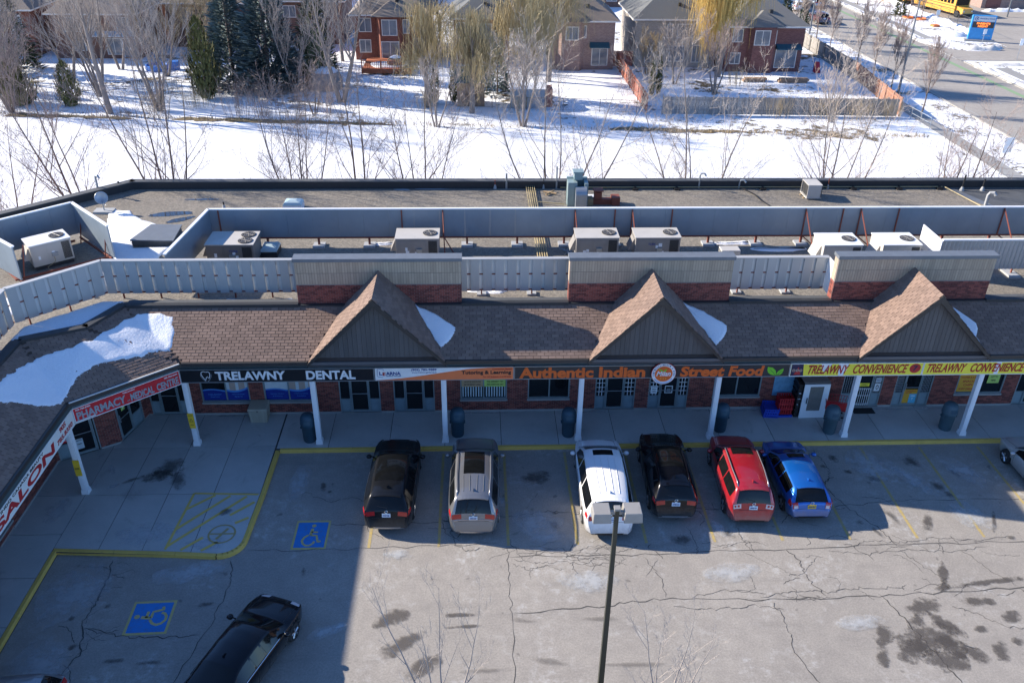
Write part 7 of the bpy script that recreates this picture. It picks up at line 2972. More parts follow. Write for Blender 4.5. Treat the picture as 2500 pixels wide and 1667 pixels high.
bm.hexa([(-1.95, -1.15, 1.85), (1.65, -1.15, 1.85), (1.65, 1.35, 1.85), (-1.95, 1.35, 1.85), (-1.9, -.1, 2.25), (1.6, -.1, 2.25), (1.6, .1, 2.25), (-1.9, .1, 2.25)])
bm.build('roof', 'snow', t, local=True)
t = thing('garden_igloo', 'grey dome cover with snow in the garden beside the deck', 'cover', (-11.5, 68.0, 0))
bm = MB()
bm.lathe([(1.7, 0), (1.7, .9), (1.45, 1.5), (.9, 1.95), (.01, 2.1)], 16, close=False)
bm.build('shell', 'tarp_grey', t, local=True)
bm = MB()
bm.lathe([(1.3, 1.68), (.9, 2.02), (.01, 2.17)], 16, close=False)
bm.build('snow_cap', 'snow', t, local=True, smooth=True)

t = thing('garden_deck', 'red timber deck with railings behind the red brick house', 'deck', (-5.8, 76.4, 0))
bm = MB()
bm.box(-2.7, 1.6, -2.2, 3.2, .45, .55)
bm.box(-2.7, 1.6, -2.22, -2.18, .05, .45)
bm.build('platform', 'deck_red', t, local=True)
for k in range(22):
    bm = MB()
    x = -2.7 + k * .2
    bm.box(x, x + .05, -2.18, -2.13, .55, 1.35)
    bm.build('baluster', 'deck_red', t, local=True)
for k in range(12):
    bm = MB()
    y = -2.1 + k * .25
    bm.box(1.52, 1.57, y, y + .05, .55, 1.35)
    bm.build('baluster', 'deck_red', t, local=True)
for x, y in ((-2.7, -2.2), (-.6, -2.2), (1.6, -2.2), (1.6, .9), (2.75, -2.7)):
    bm = MB()
    bm.box(x - .06, x + .06, y - .06, y + .06, 0, 1.5)
    bm.build('post', 'deck_red', t, local=True)
bm = MB()
bm.box(-2.7, 1.6, -2.2, -2.1, 1.35, 1.42)
bm.box(1.5, 1.6, -2.1, .9, 1.352, 1.418)
bm.build('handrail', 'deck_red', t, local=True)
for k in range(3):
    bm = MB()
    bm.box(1.6, 2.75, -2.4 + k * .3, -2.1 + k * .3, .02, .18 + k * .16)
    bm.build('step', 'deck_red', t, local=True)
o = snow_sheet([(-5.8 + p[0], 76.2 + p[1]) for p in blob(20, 1.9, 1.8, .12, 3)], lambda a, b2: .55, .12, 71, step=.5)
tag(center(o), 'snow lying on the red timber deck', 'snow')
t = thing('covered_table', 'snow-topped tan covered table on the red deck', 'table', (-4.9, 76.2, .55))
bm = MB()
bm.lathe([(1.0, 0), (1.05, .4), (.8, .75), (.3, .95), (.01, 1.0)], 14, close=False)
bm.build('cover', 'shed_tan', t, local=True)
bm = MB()
bm.lathe([(.7, .83), (.3, 1.02), (.01, 1.08)], 14, close=False)
bm.build('snow_cap', 'snow', t, local=True)
for x, y, w, d, lab in ((34.7, 71.3, 2.5, .7, 'low round stone planter on the corner garden patio'), (39.0, 71.0, 3.4, .9, 'long low stone planter with a timber edge on the patio')):
    t = thing('stone_planter', lab, 'planter', (x, y, 0))
    for r_ in range(2):
        for k in range(int(w / .35)):
            bm = MB()
            a = -w / 2 + k * .35 + .17 * r_
            bm.box(a + .01, a + .34, -d / 2, d / 2, r_ * .2, r_ * .2 + .19)
            bm.build('stone', 'shed_tan', t, local=True)
t = thing('play_set', 'small red plastic play set in the corner garden', 'toy', (43.2, 75.6, 0))
bm = MB()
bm.hexa([(-.3, -.4, 0), (.3, -.4, 0), (.3, .4, 0), (-.3, .4, 0), (-.25, .2, 1.1), (.25, .2, 1.1), (.25, .4, 1.1), (-.25, .4, 1.1)])
bm.build('slide', 'play_red', t, local=True)
bm = MB()
for sx in (-.28, .28):
    bm.tube([(sx, .45, 0), (sx, .42, 1.5)], .03, 5)
bm.build('ladder', 'play_blue', t, local=True)
t = thing('play_set', 'blue covered pool toys in the garden of the brown brick house', 'toy', (-31.5, 76.0, 0))
bm = MB()
bm.lathe([(1.2, 0), (1.25, .5), (1.1, .55), (1.0, .3), (0, .3)], 16, close=False)
bm.build('tub', 'play_blue', t, local=True)
bm = MB()
bm.box(1.6, 2.4, -.3, .5, 0, .9)
bm.build('chair', 'play_blue', t, local=True)
# path railing near the corner
t = thing('path_railing', 'pale metal pipe railing beside the road path culvert', 'railing', (46.3, 57, 0))
bm = MB()
for z in (.55, 1.05):
    bm.tube([(45.6, 60.2, z), (46.0, 53.2, z)], .035, 6)
bm.build('rail', 'galvanised', t)
for k in range(5):
    p = Vector((45.6, 60.2, 0)).lerp(Vector((46.0, 53.2, 0)), k / 4)
    bm = MB()
    bm.tube([p, p + Vector((0, 0, 1.08))], .035, 6)
    bm.build('post', 'galvanised', t)


# ------------------------------------------------------------------ street and school side
def street_lamp(label, x, y, h, arm, rz):
    t = thing('street_lamp', label, 'street lamp', (x, y, 0), rz)
    bm = MB()
    bm.tube([(0, 0, 0), (0, 0, h * .5), (0, 0, h)], [.13, .1, .07], 10)
    bm.build('pole', 'street_pole', t, local=True)
    bm = MB()
    bm.tube([(0, 0, h - .1), (.6, 0, h + .35), (arm, 0, h + .6)], [.05, .045, .04], 6)
    bm.build('arm', 'street_pole', t, local=True)
    bm = MB()
    bm.hexa([(arm - .1, -.14, h + .52), (arm + .65, -.1, h + .55), (arm + .65, .1, h + .55), (arm - .1, .14, h + .52), (arm - .1, -.1, h + .66), (arm + .6, -.07, h + .64), (arm + .6, .07, h + .64), (arm - .1, .1, h + .66)])
    bm.build('lamp_head', 'lamp_grey', t, local=True)


street_lamp('tall grey street lamp between the path and the road', 48.7, 66.2, 9.2, 2.2, R(10))
street_lamp('grey street lamp farther up the road by the parked traffic', 50.0, 98.0, 9.2, 2.2, R(10))
for x, y, lab in ((85.5, 112, 'thin lamp post beside the school bus'), (92, 113, 'thin lamp post in front of the school wall')):
    street_lamp(lab, x, y, 6, .8, R(100))

t = thing('school_sign', 'blue pylon sign with an orange lit message board', 'sign', (71.5, 93.6, 0), R(-14))
bm = MB()
bm.box(-1.9, 1.9, -.5, .5, 0, .25)
bm.build('plinth', 'pale_concrete', t, local=True)
bm = MB()
bm.box(-1.5, 1.5, -.22, .22, .25, 3.3)
bm.build('cabinet', 'pylon_blue', t, local=True, bevel=.05)
fr = (Vector((0, -.235, 0)), Vector((1, 0, 0)), Vector((0, 1, 0)), Vector((0, 0, 1)))


def onlocal(o):
    o.matrix_parent_inverse = Matrix.Identity(4)
    return o


bm = MB()
bm.box(-1.3, 1.35, -.235, -.2, 2.55, 3.2)
bm.build('name_panel', 'film_pale', t, local=True)
onlocal(text('Secondary School', fr, -.55, 1.25, 2.8, 3.0, 0, 'ink_blue', t))
bm = MB()
bm.lathe([(.0, -.25), (.24, -.25), (.24, -.236)], 16, (-.95, 0, 2.88), 'y', close=False)
bm.build('crest', 'ink_blue', t, local=True)
bm = MB()
bm.lathe([(.1, -.262), (.16, -.262), (.16, -.255)], 12, (-.95, 0, 2.88), 'y', close=False)
bm.build('crest_ring', 'ink_white', t, local=True)
bm = MB()
bm.box(-1.3, 1.35, -.235, -.2, 1.75, 2.5)
bm.build('message_board', 'led_black', t, local=True)
onlocal(text('PARENTS', fr, -.8, .85, 2.16, 2.42, 0, 'led_text', t))
onlocal(text('NIGHT', fr, -.6, .65, 1.82, 2.08, 0, 'led_text', t))
onlocal(text('Drive slowly', fr, .2, 1.2, .7, .85, 0, 'film_pale', t))

t = thing('school_bus', 'yellow school bus with dark windows in the school drive', 'bus', (77.4, 116.2, 0), R(172) + R(20))
bl, bw_, bh = 11.0, 2.5, 3.0
bm = MB()
bm.box(-bw_ / 2, bw_ / 2, -bl / 2, bl / 2 - 1.5, .5, bh - .15)
bm.hexa([(-bw_ / 2, -bl / 2, bh - .15), (bw_ / 2, -bl / 2, bh - .15), (bw_ / 2, bl / 2 - 1.5, bh - .15), (-bw_ / 2, bl / 2 - 1.5, bh - .15), (-bw_ / 2 + .3, -bl / 2 + .1, bh + .05), (bw_ / 2 - .3, -bl / 2 + .1, bh + .05), (bw_ / 2 - .3, bl / 2 - 1.6, bh + .05), (-bw_ / 2 + .3, bl / 2 - 1.6, bh + .05)])
bm.hexa([(-1.0, bl / 2 - 1.5, .5), (1.0, bl / 2 - 1.5, .5), (.95, bl / 2, .5), (-.95, bl / 2, .5), (-1.0, bl / 2 - 1.5, 1.55), (1.0, bl / 2 - 1.5, 1.55), (.85, bl / 2 - .1, 1.3), (-.85, bl / 2 - .1, 1.3)])
bm.build('body', 'bus_yellow', t, local=True)
bm = MB()
bm.box(-1.1, 1.1, bl / 2 - 1.505, bl / 2 - 1.49, 1.6, 2.55)
bm.build('windscreen', 'car_glass', t, local=True)
for s in (-1, 1):
    for k in range(11):
        bm = MB()
        y = -bl / 2 + .4 + k * .8
        bm.box(s * bw_ / 2 - .012, s * bw_ / 2 + .012, y, y + .62, 1.75, 2.5)
        bm.build('window', 'car_glass', t, local=True)
    for z in (1.05, 1.45):
        bm = MB()
        bm.box(s * bw_ / 2 - .015, s * bw_ / 2 + .015, -bl / 2, bl / 2 - 1.5, z, z + .07)
        bm.build('rub_rail', 'black_plastic', t, local=True)
    for y in (-bl / 2 + 2.6, bl / 2 - 1.0):
        bm = MB()
        bm.lathe([(.2, s * .02), (.5, s * .03), (.5, -s * .25), (.1, -s * .25)], 18, (s * (bw_ / 2 - .05), y, .5), 'x')
        bm.build('wheel', 'rubber', t, local=True)
    bm = MB()
    bm.lathe([(.01, 0), (.12, .02), (.12, .0)], 10, (s * .7, bl / 2 - .02, .95), 'y', close=False)
    bm.build('headlight', 'lamp_clear', t, local=True)
bm = MB()
bm.box(-1.15, 1.15, bl / 2 - .05, bl / 2 + .12, .4, .62)
bm.build('bumper', 'black_plastic', t, local=True)
c = copy_tree(t, loc=(73.9, 128.5, 0), rz=R(192), label='yellow school bus standing behind the nearer one, half hidden by trees')
t['group'] = c['group'] = 'school buses'

t = thing('school_building', 'tan brick school building at the back of the school drive', 'building', (97, 121, 0))
bm = MB()
bm.box(85.5, 125, 120, 150, -.1, 7)
bm.build('wall', 'house_rose', t)
bm = MB()
bm.box(85.2, 125.3, 119.7, 150.3, 7, 7.3)
bm.build('roof_edge', 'pale_concrete', t)
for k in range(7):
    bm = MB()
    bm.box(90 + k * 4.6, 92.4 + k * 4.6, 119.94, 120.05, 1.2, 3.0)
    bm.build('window', 'house_glass', t)
bm = MB()
bm.box(86.2, 88.6, 119.92, 120.05, .1, 2.6)
bm.build('door', 'house_wine', t)


def small_sign(label, x, y, h, w, hh, mat, rz=0.0, base=None, parts=()):
    t = thing('road_sign', label, 'road sign', (x, y, 0), rz)
    bm = MB()
    bm.tube([(0, 0, 0), (0, 0, h)], .035, 6)
    bm.build('post', 'galvanised', t, local=True)
    bm = MB()
    bm.box(-w / 2, w / 2, -.06, -.04, h - hh, h)
    bm.build('plate', mat, t, local=True)
    if base:
        bm = MB()
        bm.box(-.5, .5, -.4, .4, 0, .3)
        bm.build('base', base, t, local=True)
    return t


small_sign('small white sign with an orange base in the school verge', 70.4, 103.9, 2.3, .6, .7, 'film_pale', R(10), 'orange_plastic')
small_sign('white sign on a post in front of the blue pylon', 70.0, 90.0, 2.2, .5, .6, 'sign_white', R(10))
small_sign('white sign on a post at the school exit', 70.6, 82.5, 2.5, .6, .8, 'sign_white', R(20))
small_sign('large white sign plate on a post by the path', 46.0, 40.9, 3.0, .9, 1.2, 'sign_white', R(15))
for x, y, lab in ((69.5, 110.8, 'orange plastic guard around a school tree trunk'), (70.9, 109.5, 'second orange plastic guard around a school tree trunk')):
    bm = MB()
    bm.lathe([(.75, 0), (.75, .22), (.68, .22), (.68, 0)], 14, close=False)
    o = bm.build('tree_guard', 'orange_plastic')
    o.location = (x, y, .02)
    tag(o, lab, 'tree guard')

# ------------------------------------------------------------------ trees
class TreeGen:
    def __init__(self, seed):
        self.r = random.Random(seed)
        self.big, self.fine = MB(), MB()

    def limb(self, p, d, L, r, depth, spread=.6, up_=.25, n=4, kids=6, wob=.16, decay=.55, minr=.004, start=.25, droop=0.0):
        """one tapering limb with children; thick wood goes to big, twigs to fine"""
        r_ = self.r
        pts, rad = [p.copy()], [r]
        q, dd = p.copy(), d.normalized()
        for k in range(n):
            dd = (dd + Vector((r_.uniform(-wob, wob), r_.uniform(-wob, wob), r_.uniform(-wob, wob) + up_ * .25 - droop * (k + 1) / n))).normalized()
            q = q + dd * (L / n)
            pts.append(q.copy())
            rad.append(max(minr * .6, r * (1 - .85 * (k + 1) / n)))
        mb = self.big if r > .028 else self.fine
        mb.tube(pts, rad, 7 if r > .1 else (5 if r > .028 else 3), False)
        if depth <= 0:
            return
        for k in range(kids):
            u = start + (1 - start) * (k + r_.random()) / kids
            i = min(n - 1, int(u * n))
            f = u * n - i
            pos = pts[i].lerp(pts[i + 1], f)
            ax = (pts[i + 1] - pts[i]).normalized()
            a = r_.uniform(0, 2 * PI)
            side_ = ax.orthogonal().normalized()
            side_ = Matrix.Rotation(a, 3, ax) @ side_
            nd = (ax * (1 - spread * .55) + side_ * spread + Vector((0, 0, up_))).normalized()
            rr = rad[i] * (1 - f) + rad[i + 1] * f
            if depth == 1:
                rr = max(rr, minr / .55)
            self.limb(pos, nd, L * decay * r_.uniform(.65, 1.15) * (1.15 - u * .55), max(minr, rr * .55), depth - 1, spread, up_, max(2, n - 1), max(2, int(kids * .8)), wob * 1.2, decay, minr, .2, droop)

    def finish(self, label, loc, bark, twig, group=None, name='bare_tree', rz=0.0, cat='tree'):
        t = thing(name, label, cat, loc, rz, group)
        self.big.build('trunk', bark, t, local=True, smooth=True)
        self.fine.build('crown', twig, t, local=True)
        return t


V3 = Vector
G1 = 'bare trees along the rear wall'


def multistem(label, x, y, h, stems, seed, spread_=.35, bark='bark_brown', twig='twig_mauve', group=G1, leans=None, dens_=6, r0=.085, depth=3):
    g = TreeGen(seed)
    for k in range(stems):
        a = 2 * PI * k / stems + g.r.uniform(-.4, .4)
        ln = leans[k] if leans else (math.cos(a) * spread_ * g.r.uniform(.5, 1.2), math.sin(a) * spread_ * g.r.uniform(.3, 1))
        b0 = V3((math.cos(a) * .25 + (ln[0] * .8 if leans else 0), math.sin(a) * .2, 0))
        g.limb(b0, V3((ln[0], ln[1], 1)), h * g.r.uniform(.8, 1.05), r0 * g.r.uniform(.7, 1.15), depth, .7, .2, 7, dens_ + 5, .08, .42, .0085, .16)
    return g.finish(label, (x, y, 0), bark, twig, group)


multistem('bare two-stemmed tree behind the roof corner with a wide fork', -19.5, 26.4, 12.8, 3, 11, leans=[(-.35, 0), (.02, .05), (-.18, -.1)])
multistem('bare four-stemmed tree behind the roof snow', -14.2, 26.4, 13.9, 4, 12, leans=[(-.3, .05), (-.14, -.05), (.02, .1), (.2, 0)])
multistem('bushy many-stemmed bare tree behind the left part of the long screen', -6.6, 26.4, 11.2, 5, 13, .3, bark='bark_brown', twig='twig_mauve')
multistem('slim bare tree behind the roof, next to the bushy many-stemmed one', -3.1, 26.4, 12.3, 2, 14, leans=[(-.05, 0), (.05, .1)])
multistem('bare forked tree behind the roof left of the gas pipes', 0.8, 26.4, 11.8, 4, 15, leans=[(-.3, 0), (.08, .1), (.0, -.1), (.25, 0)])
multistem('pale spreading bare tree behind the green exhaust', 9.0, 26.4, 13.2, 5, 16, twig='twig_pale', bark='bark_grey', leans=[(-.42, 0), (-.1, .15), (.1, -.05), (.28, 0), (.5, .05)])
multistem('dense pale bare tree behind the middle of the long screen', 17.6, 26.4, 13.4, 4, 17, .32, twig='twig_pale', bark='bark_grey')
multistem('tall pale bare tree behind the lone condenser with leaning stems', 25.9, 26.4, 13.4, 5, 18, twig='twig_pale', bark='bark_grey', leans=[(-.06, 0), (-.02, .2), (.14, 0), (.3, 0), (.42, .1)])
multistem('small bare tree behind the dark roofing', 33.9, 26.4, 9.1, 5, 19, .35)
multistem('thin bare sapling left of the roof corner', -24.2, 26.4, 8.6, 4, 20, .3)

G2 = 'bare garden trees'


def bare(label, x, y, h, seed, r0=.2, stems=1, spread=.6, bark='bark_grey', twig='twig_pale', group=G2, first=.3, kids=8, upb=.25, depth=3, minr=.013, dec=.5):
    g = TreeGen(seed)
    h *= .88 if group == G2 else 1
    for k in range(stems):
        a = 6.28 * k / stems
        ln = (0, 0) if stems == 1 else (math.cos(a) * .3, math.sin(a) * .25)
        g.limb(V3((ln[0] * .6, ln[1] * .6, 0)), V3((ln[0], ln[1], 1)), h * (1 if stems == 1 else g.r.uniform(.85, 1.05)), r0, depth, spread, upb, 7, kids + 2, .06, dec, minr, first)
    return g.finish(label, (x, y, 0), bark, twig, group)


bare('large bare tree with a thick pale trunk on the garden bank', -30.3, 58.2, 13.5, 31, .3, kids=10)
bare('wide many-stemmed bare tree before the brown brick house', -26.0, 59.2, 12, 32, .15, 5, .5, kids=8)
bare('small leaning bare tree in the snowy garden', -24.6, 65.6, 5, 33, .12, kids=6)
bare('bare tree close to the snow bank before the grey dome cover', -9.2, 62.4, 12.5, 34, .26, 2, kids=9)
bare('tangled bare tree left of the red brick house', -12.5, 75, 12, 35, .2, kids=10)
bare('tangled bare tree between the spruce and the red brick house', -14.8, 79, 11, 36, .18, kids=10)
bare('bare tree in front of the brown brick house', -38.5, 70, 10, 37, .18, 2, kids=8)
bare('brown bushy bare tree right of the brown brick house', -29.5, 73, 9, 38, .15, 3, twig='shrub_tan', kids=10)
bare('bare tree beside the far left spruce', -42.5, 64, 9.5, 39, .16, 2, kids=9)
bare('slim bare tree at the foot of the olive willow', .5, 54.0, 6, 40, .09, 4, .5, kids=6)
bare('bare tree in front of the low blue-grey shed', 8.4, 54.2, 8, 41, .13, 4, .55, kids=8)
bare('bare tree on the bank below the corner garden fence', 37.6, 55.6, 5, 42, .06, 5, .5, kids=6)
bare('bare tree behind the tan-roofed brown house', 11.5, 84, 12, 43, .25, kids=11, twig='shrub_tan')
bare('bare tree behind the red brick house with the slate roof', -.2, 86, 12, 44, .25, kids=10)
bare('bare tree between the brown and grey houses', 21.2, 96, 9, 45, .2, kids=8)
bare('bare tree at the garden edge before the pale grey house', 25.6, 70, 7, 46, .1, 3, kids=7)
bare('leafless shrub tree beside the grey house wall', 23.4, 74.6, 4.5, 47, .06, 6, .45, kids=7, twig='shrub_tan')
bare('reddish bare tree beside the golden willow', 29.0, 66, 7, 48, .1, 4, .5, kids=8, twig='twig_mauve')
bare('bare tree below the spruces on the bank', -11.2, 58.0, 5, 49, .05, 5, .5, kids=4, twig='twig_mauve', bark='bark_brown')
bare('bare tree far left on the bank', -39.5, 58.5, 8, 50, .1, 5, .5, kids=8, twig='twig_mauve', bark='bark_brown')
bare('bare tree between the spruce and the dome cover', -14.5, 66, 9, 64, .14, 3, .5, kids=8)
bare('bare tree behind the brown brick house garden', -35.5, 76, 10, 65, .16, 2, .55, kids=9)

ng = [o for o in bpy.data.objects if o.get('group') == G2]
pick = {k: next(o for o in ng if k in o['label']) for k in ('thick pale trunk', 'wide many-stemmed', 'grey dome cover', 'brown bushy', 'before the brown', 'below the spruces', 'tangled bare tree left')}
for k, x, y, sc, rz, lab in (('wide many-stemmed', -33.5, 64.5, .95, 1.0, 'bare tree between the thick pale trunk and the evergreen shrub'), ('wide many-stemmed', -45.5, 70.5, 1.05, 2.2, 'bare tree before the red brick house at the far end'), ('brown bushy', -26.8, 78, 1.15, 1.1, 'brown bushy bare tree behind the left blue spruce'), ('tangled bare tree left', -11.5, 80.5, 1.05, 2.0, 'tangled bare tree close to the red brick house wall'), ('tangled bare tree left', -8.6, 83.0, 1.0, 4.0, 'bare tree rising behind the deck house bay'), ('grey dome cover', 10.4, 78.5, 1.0, 2.0, 'bare tree between the slate-roofed and tan-roofed houses'), ('brown bushy', 10.8, 74.5, 1.2, .2, 'brown bushy bare tree left of the patio-door house'), ('tangled bare tree left', -20.5, 80, 1.1, 1.7, 'bare tree behind the blue-green spruce'), ('below the spruces', -45.5, 62.5, 1.3, 2.3, 'leafless tree at the left end of the bank'), ('brown bushy', 16.5, 88, 1.2, 2.3, 'brown bushy tree behind the tan-roofed house'), ('tangled bare tree left', 44.2, 88.5, .7, .3, 'bare tree behind the corner house by the road')):
    c = copy_tree(pick[k], loc=(x, y, 0), rz=rz, label=lab)
    c.scale = (sc, sc, sc)
G3 = 'street trees along the road'
st = [(48.05, 59.1, 5.8, 'bare street tree nearest the snow field beside the road'), (48.7, 68.0, 5.6, 'bare street tree just past the tall street lamp'), (49.2, 74.0, 6.0, 'bare street tree halfway along the shaded fence'), (49.0, 78.5, 6.0, 'bare street tree by the end of the corner garden'), (49.6, 89.0, 5.2, 'bare street tree level with the corner house roof'), (49.4, 93.5, 6.0, 'bare street tree below the farther street lamp'), (50.1, 101, 5.5, 'bare street tree beyond the farther street lamp'), (52.0, 111.5, 6, 'bare street tree farthest up the near verge'), (69.5, 110.8, 6, 'bare school tree in an orange guard before the bus'), (70.9, 109.5, 6.5, 'taller bare school tree in an orange guard'), (66.5, 123, 6, 'bare school tree far up the verge')]
protos = []
for k, (x, y, h, lab) in enumerate(st):
    if k < 3:
        protos.append((bare(lab, x, y, 5.8, 70 + k, .085, 1, .5, 'bark_brown', 'twig_mauve', G3, .25, 14, .36, 3, .012, .5), 5.8))
    else:
        p, ph = protos[k % 3]
        c = copy_tree(p, loc=(x, y, 0), rz=k * 1.3, label=lab)
        c.scale = (h / ph,) * 3
bare('small bare tree at the school lawn edge', 72.5, 80.5, 4, 80, .06, 1, .5, 'bark_brown', 'twig_mauve', G3, .3, 10, .4, 3, .005, .42)

# pale young trees in the parking island at the front
struct(sheet('lot_island', dens([(-1, -10), (14, -10), (14, -7.0), (-1, -7.0)], .8, .05, 3), .02, 'dead_grass'))
bare('pale bare young tree in the parking island left of the lamp post', 3.0, -7.7, 5.9, 90, .04, 4, .55, 'twig_ash', 'twig_ash', 'island trees', .25, 5, .35, 3, .0035, .4)
bare('pale bare young tree in the parking island right of the lamp post', 9.6, -7.7, 4.2, 91, .035, 5, .6, 'twig_ash', 'twig_ash', 'island trees', .2, 5, .3, 3, .0035, .42)


def willow(label, x, y, h, w, seed, twig, n=900, trunk=.3, hang=1.0):
    g = TreeGen(seed)
    r_ = g.r
    g.limb(V3((0, 0, 0)), V3((0, 0, 1)), h * .75, trunk, 2, .55, .45, 6, 9, .07, .55, .02, .2)
    lobes = [(r_.uniform(0, 2 * PI), r_.uniform(.25, .7) * w, r_.uniform(.5, .92) * h, r_.uniform(.3, .5) * w) for _ in range(11)] + [(0, 0, .9 * h, .45 * w)]
    for k in range(n):
        la, lr, lz, ls = lobes[k % len(lobes)]
        u, v_, c_ = r_.gauss(0, .55), r_.gauss(0, .55), r_.gauss(0, .5)
        p = V3((lr * math.cos(la) + u * ls, lr * math.sin(la) + v_ * ls, min(h, lz + c_ * ls * 1.3)))
        L = r_.uniform(.07, .2) * h * hang
        o0 = V3((p.x * .8, p.y * .8, p.z - L * .5))
        q = p + V3((p.x * .06, p.y * .06, r_.uniform(0, .3)))
        pts = [o0, q, p + V3((p.x * .1 + r_.uniform(-.15, .15), p.y * .1 + r_.uniform(-.15, .15), -L * .5)), p + V3((p.x * .12 + r_.uniform(-.25, .25), p.y * .12 + r_.uniform(-.25, .25), -L))]
        g.fine.tube(pts, [.016, .015, .013, .007], 3, False)
    return g.finish(label, (x, y, 0), 'bark_grey', twig, 'willows in the gardens', 'willow_tree')


willow('olive-tan willow over the tan shed', 3.7, 58.6, 9.3, 2.9, 101, 'willow_twig', 1500)
willow('olive-tan willow left of the tan shed', -.6, 60.6, 9.6, 2.7, 102, 'willow_twig', 1400)
willow('broad olive-tan willow behind the low blue-grey shed', 8.9, 63.8, 11.0, 3.4, 103, 'willow_twig', 1900)
willow('tall olive willow in front of the brown patio-door house', 12.0, 71, 13, 3.6, 104, 'willow_twig', 1500)
willow('tall golden weeping willow between the grey and dark red houses', 31.2, 73.4, 13.5, 4.0, 105, 'willow_gold', 2600, .35, 1.7)


def conifer(label, x, y, h, w, seed, mat, n=1400, low=.06, blunt=False, name='spruce_tree', cat='tree'):
    r_ = random.Random(seed)
    t = thing(name, label, cat, (x, y, 0), 0, 'evergreens in the gardens')
    tm = MB()
    tm.tube([(0, 0, 0), (0, 0, h * .95)], [max(.05, w * .06), .02], 7)
    tm.build('trunk', 'bark_brown', t, local=True)
    cm = MB()
    for k in range(n):
        u = r_.random() ** 1.25
        z = h * (low + (1 - low) * u)
        R_ = w * ((1 - u) ** (.85 if not blunt else .45)) * (1 if not blunt else min(1, .45 + u * 2.2))
        a = r_.uniform(0, 2 * PI)
        lob = 1 + .16 * math.sin(a * 5 + z * 2.1) + .1 * math.sin(a * 9 - z * 3)
        R_ = R_ * lob
        L = R_ * r_.uniform(.55, 1.0)
        er = V3((math.cos(a), math.sin(a), 0))
        et = V3((-math.sin(a), math.cos(a), 0))
        tip = er * L + V3((0, 0, z - (0 if blunt else .16) * L + r_.uniform(-.1, .1)))
        s = r_.uniform(.2, .38) * (w / 2.5) ** .5 * (1.1 - .4 * u)
        if blunt:
            up2 = V3((er.x * .3, er.y * .3, 1)).normalized()
        else:
            up2 = (er * .8 + V3((0, 0, .25))).normalized()
        tn = r_.random() + .001
        for j in range(3):
            aa = r_.uniform(-.9, .9)
            sd = (et * math.cos(aa) + V3((0, 0, 1)) * math.sin(aa))
            b0 = tip - up2 * s
            cm.face([b0 - sd * s * .34, b0 + sd * s * .34, tip + up2 * s * r_.uniform(.5, 1.1) + sd * r_.uniform(-.1, .1) * s], tn)
    cm.build('crown', mat, t, local=True)
    return t


conifer('tallest blue spruce in the gardens', -17.2, 67.5, 14.5, 4.0, 201, 'spruce_blue', 6500)
conifer('blue-green spruce left of the tallest one', -21.0, 68.2, 12.5, 3.4, 202, 'spruce_blue', 4500)
conifer('dark green spruce behind the tallest blue one', -13.4, 74, 12.5, 2.6, 203, 'spruce_dark', 2600)
conifer('drooping dark spruce before the red brick house', -46.6, 75.4, 11.5, 2.8, 204, 'spruce_dark', 2600)
conifer('olive-green cedar at the foot of the spruces', -22.7, 63.6, 7.8, 1.9, 205, 'cedar_olive', 2200, blunt=True, name='cedar_tree')
conifer('bluish spruce among the olive willows', 6.3, 65.4, 9.0, 1.7, 206, 'spruce_blue', 1700)
conifer('dark columnar cedar beside the tan shed', .0, 61.8, 4.8, .8, 207, 'cedar_olive', 1000, blunt=True, name='cedar_tree')
conifer('second dark columnar cedar, between shed and willow', 1.9, 62.6, 4.2, .7, 208, 'cedar_olive', 900, blunt=True, name='cedar_tree')
conifer('narrow dark cedar beside the red fence', 22.2, 65.0, 3.7, .5, 209, 'cedar_olive', 800, blunt=True, name='cedar_tree')
conifer('narrow dark cedar paired with the one by the red fence', 23.0, 65.6, 3.9, .5, 210, 'cedar_olive', 800, blunt=True, name='cedar_tree')
conifer('dark round evergreen below the far left spruce', -43.5, 66, 5.0, 2.0, 211, 'spruce_dark', 1500, blunt=True)
conifer('low dark evergreen at the garden corner far left', -40.0, 61.5, 4.2, 2.2, 212, 'cedar_olive', 1500, blunt=True, name='cedar_tree')
conifer('spreading dark evergreen right of the tallest spruce', -13.0, 69, 6.0, 2.4, 213, 'spruce_dark', 1800, blunt=True)
conifer('yellowish evergreen shrub on the left bank', -35.0, 61.0, 4.2, 1.5, 214, 'cedar_olive', 1300, blunt=True, name='cedar_tree')
conifer('dark evergreen at the road end of the corner house', 45.6, 96, 6.5, 1.6, 215, 'spruce_dark', 1000)
conifer('dark spruce peeking above the roof of the grey house', 33.5, 98, 11, 2.2, 216, 'spruce_dark', 1300)
conifer('small dark evergreen up the road verge', 51.2, 104.5, 5.0, 1.0, 217, 'spruce_dark', 900)
conifer('dark spruce behind the brown brick houses', -27.5, 84, 12, 2.5, 218, 'spruce_dark', 1400)
conifer('green conifer beside the school bus', 68.9, 112.5, 4.5, 1.2, 219, 'cedar_olive', 800)


def bush(label, x, y, h, w, seed, twig='twig_mauve', n=40, group='leafless bushes on the bank'):
    g = TreeGen(seed)
    for k in range(n):
        a = g.r.uniform(0, 2 * PI)
        rr = g.r.uniform(0, w * .5)
        g.limb(V3((rr * math.cos(a), rr * math.sin(a), 0)), V3((math.cos(a) * .5 * rr / w, math.sin(a) * .5 * rr / w, 1)), h * g.r.uniform(.5, 1.05), .016, 1, .5, .3, 4, 6, .14, .5, .008, .25)
    t = thing('leafless_bush', label, 'bush', (x, y, 0), 0, group)
    g.fine.build('stems', twig, t, local=True)
    return t


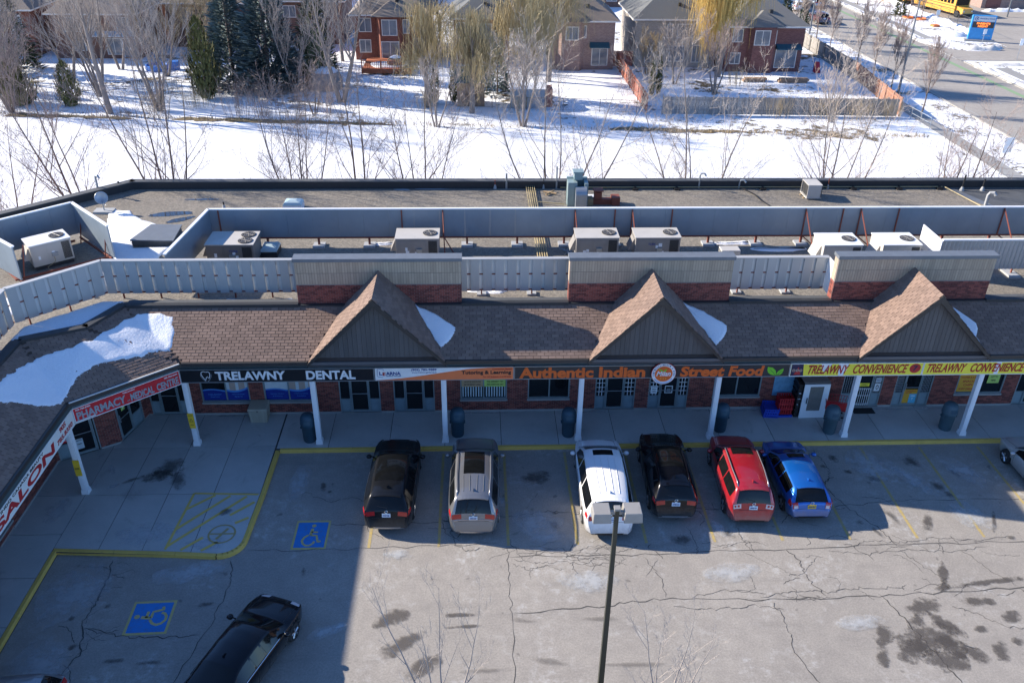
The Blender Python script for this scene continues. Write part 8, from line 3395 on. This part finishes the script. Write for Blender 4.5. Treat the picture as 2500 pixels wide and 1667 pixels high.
b1 = bush('dense leafless bush below the spruces', -15.5, 57.2, 3.2, 3.0, 301)
copy_tree(b1, loc=(-12.4, 57.0, 0), rz=1.2, label='dense leafless bush between the spruces and the dome cover')
copy_tree(b1, loc=(-10.0, 58.4, 0), rz=2.6, label='dense leafless bush at the foot of the tree by the dome cover')
copy_tree(b1, loc=(-18.2, 57.6, 0), rz=4.0, label='dense leafless bush at the foot of the olive cedar')
copy_tree(b1, loc=(-38.4, 57.6, 0), rz=.5, label='dense leafless bush on the bank far left')
copy_tree(b1, loc=(-42.0, 59.5, 0), rz=1.9, label='dense leafless bush at the far left edge of the bank')
b2_ = bush('tan leafless bush at the foot of the corner garden fence', 40.5, 56.6, 2.0, 2.6, 302, 'shrub_tan', 40)
copy_tree(b2_, loc=(43.3, 56.5, 0), rz=1.0, label='tan leafless bush at the corner of the grey fence')
copy_tree(b2_, loc=(37.2, 57.0, 0), rz=2.0, label='tan leafless bush along the middle of the grey fence')
copy_tree(b2_, loc=(33.2, 57.3, 0), rz=3.0, label='tan leafless bush along the grey fence below the patio')
copy_tree(b2_, loc=(32.3, 69.5, 0), rz=4.0, label='tan leafless bush below the golden willow')
copy_tree(b2_, loc=(-26.2, 58.6, 0), rz=5.0, label='tan leafless bush at the foot of the wide many-stemmed tree')
copy_tree(b2_, loc=(-23.0, 60.5, 0), rz=.3, label='tan leafless bush below the olive cedar')
copy_tree(b2_, loc=(-.9, 60.0, 0), rz=.9, label='tan leafless bush at the foot of the left willow')
copy_tree(b2_, loc=(8.0, 58.2, 0), rz=1.7, label='tan leafless bush in front of the low blue-grey shed')
bush('pale leafless shrub beside the pale grey house', 22.9, 70.5, 2.6, 1.6, 303, 'shrub_tan', 30)
bush('sparse dry weeds poking through the snow behind the parapet', 3.2, 33.5, 1.6, 2.2, 304, 'twig_pale', 16)

# dry grass fringe at the edge of the snow
m = MB()
rd = random.Random(8)
for k in range(2600):
    x = rd.uniform(-45, 45)
    y = 57.9 - (x + 40) * .082 + rd.gauss(0, .35)
    if rd.random() < .5 and -3 < x < 16:
        continue
    h = rd.uniform(.1, .35)
    a = rd.uniform(0, PI)
    dx, dy = .035 * math.cos(a), .035 * math.sin(a)
    m.face([(x - dx, y - dy, -.02), (x + dx, y + dy, -.02), (x + rd.uniform(-.12, .12), y + rd.uniform(-.12, .12), h)])
o = m.build('dry_grass', 'shrub_tan')
o['kind'] = 'stuff'
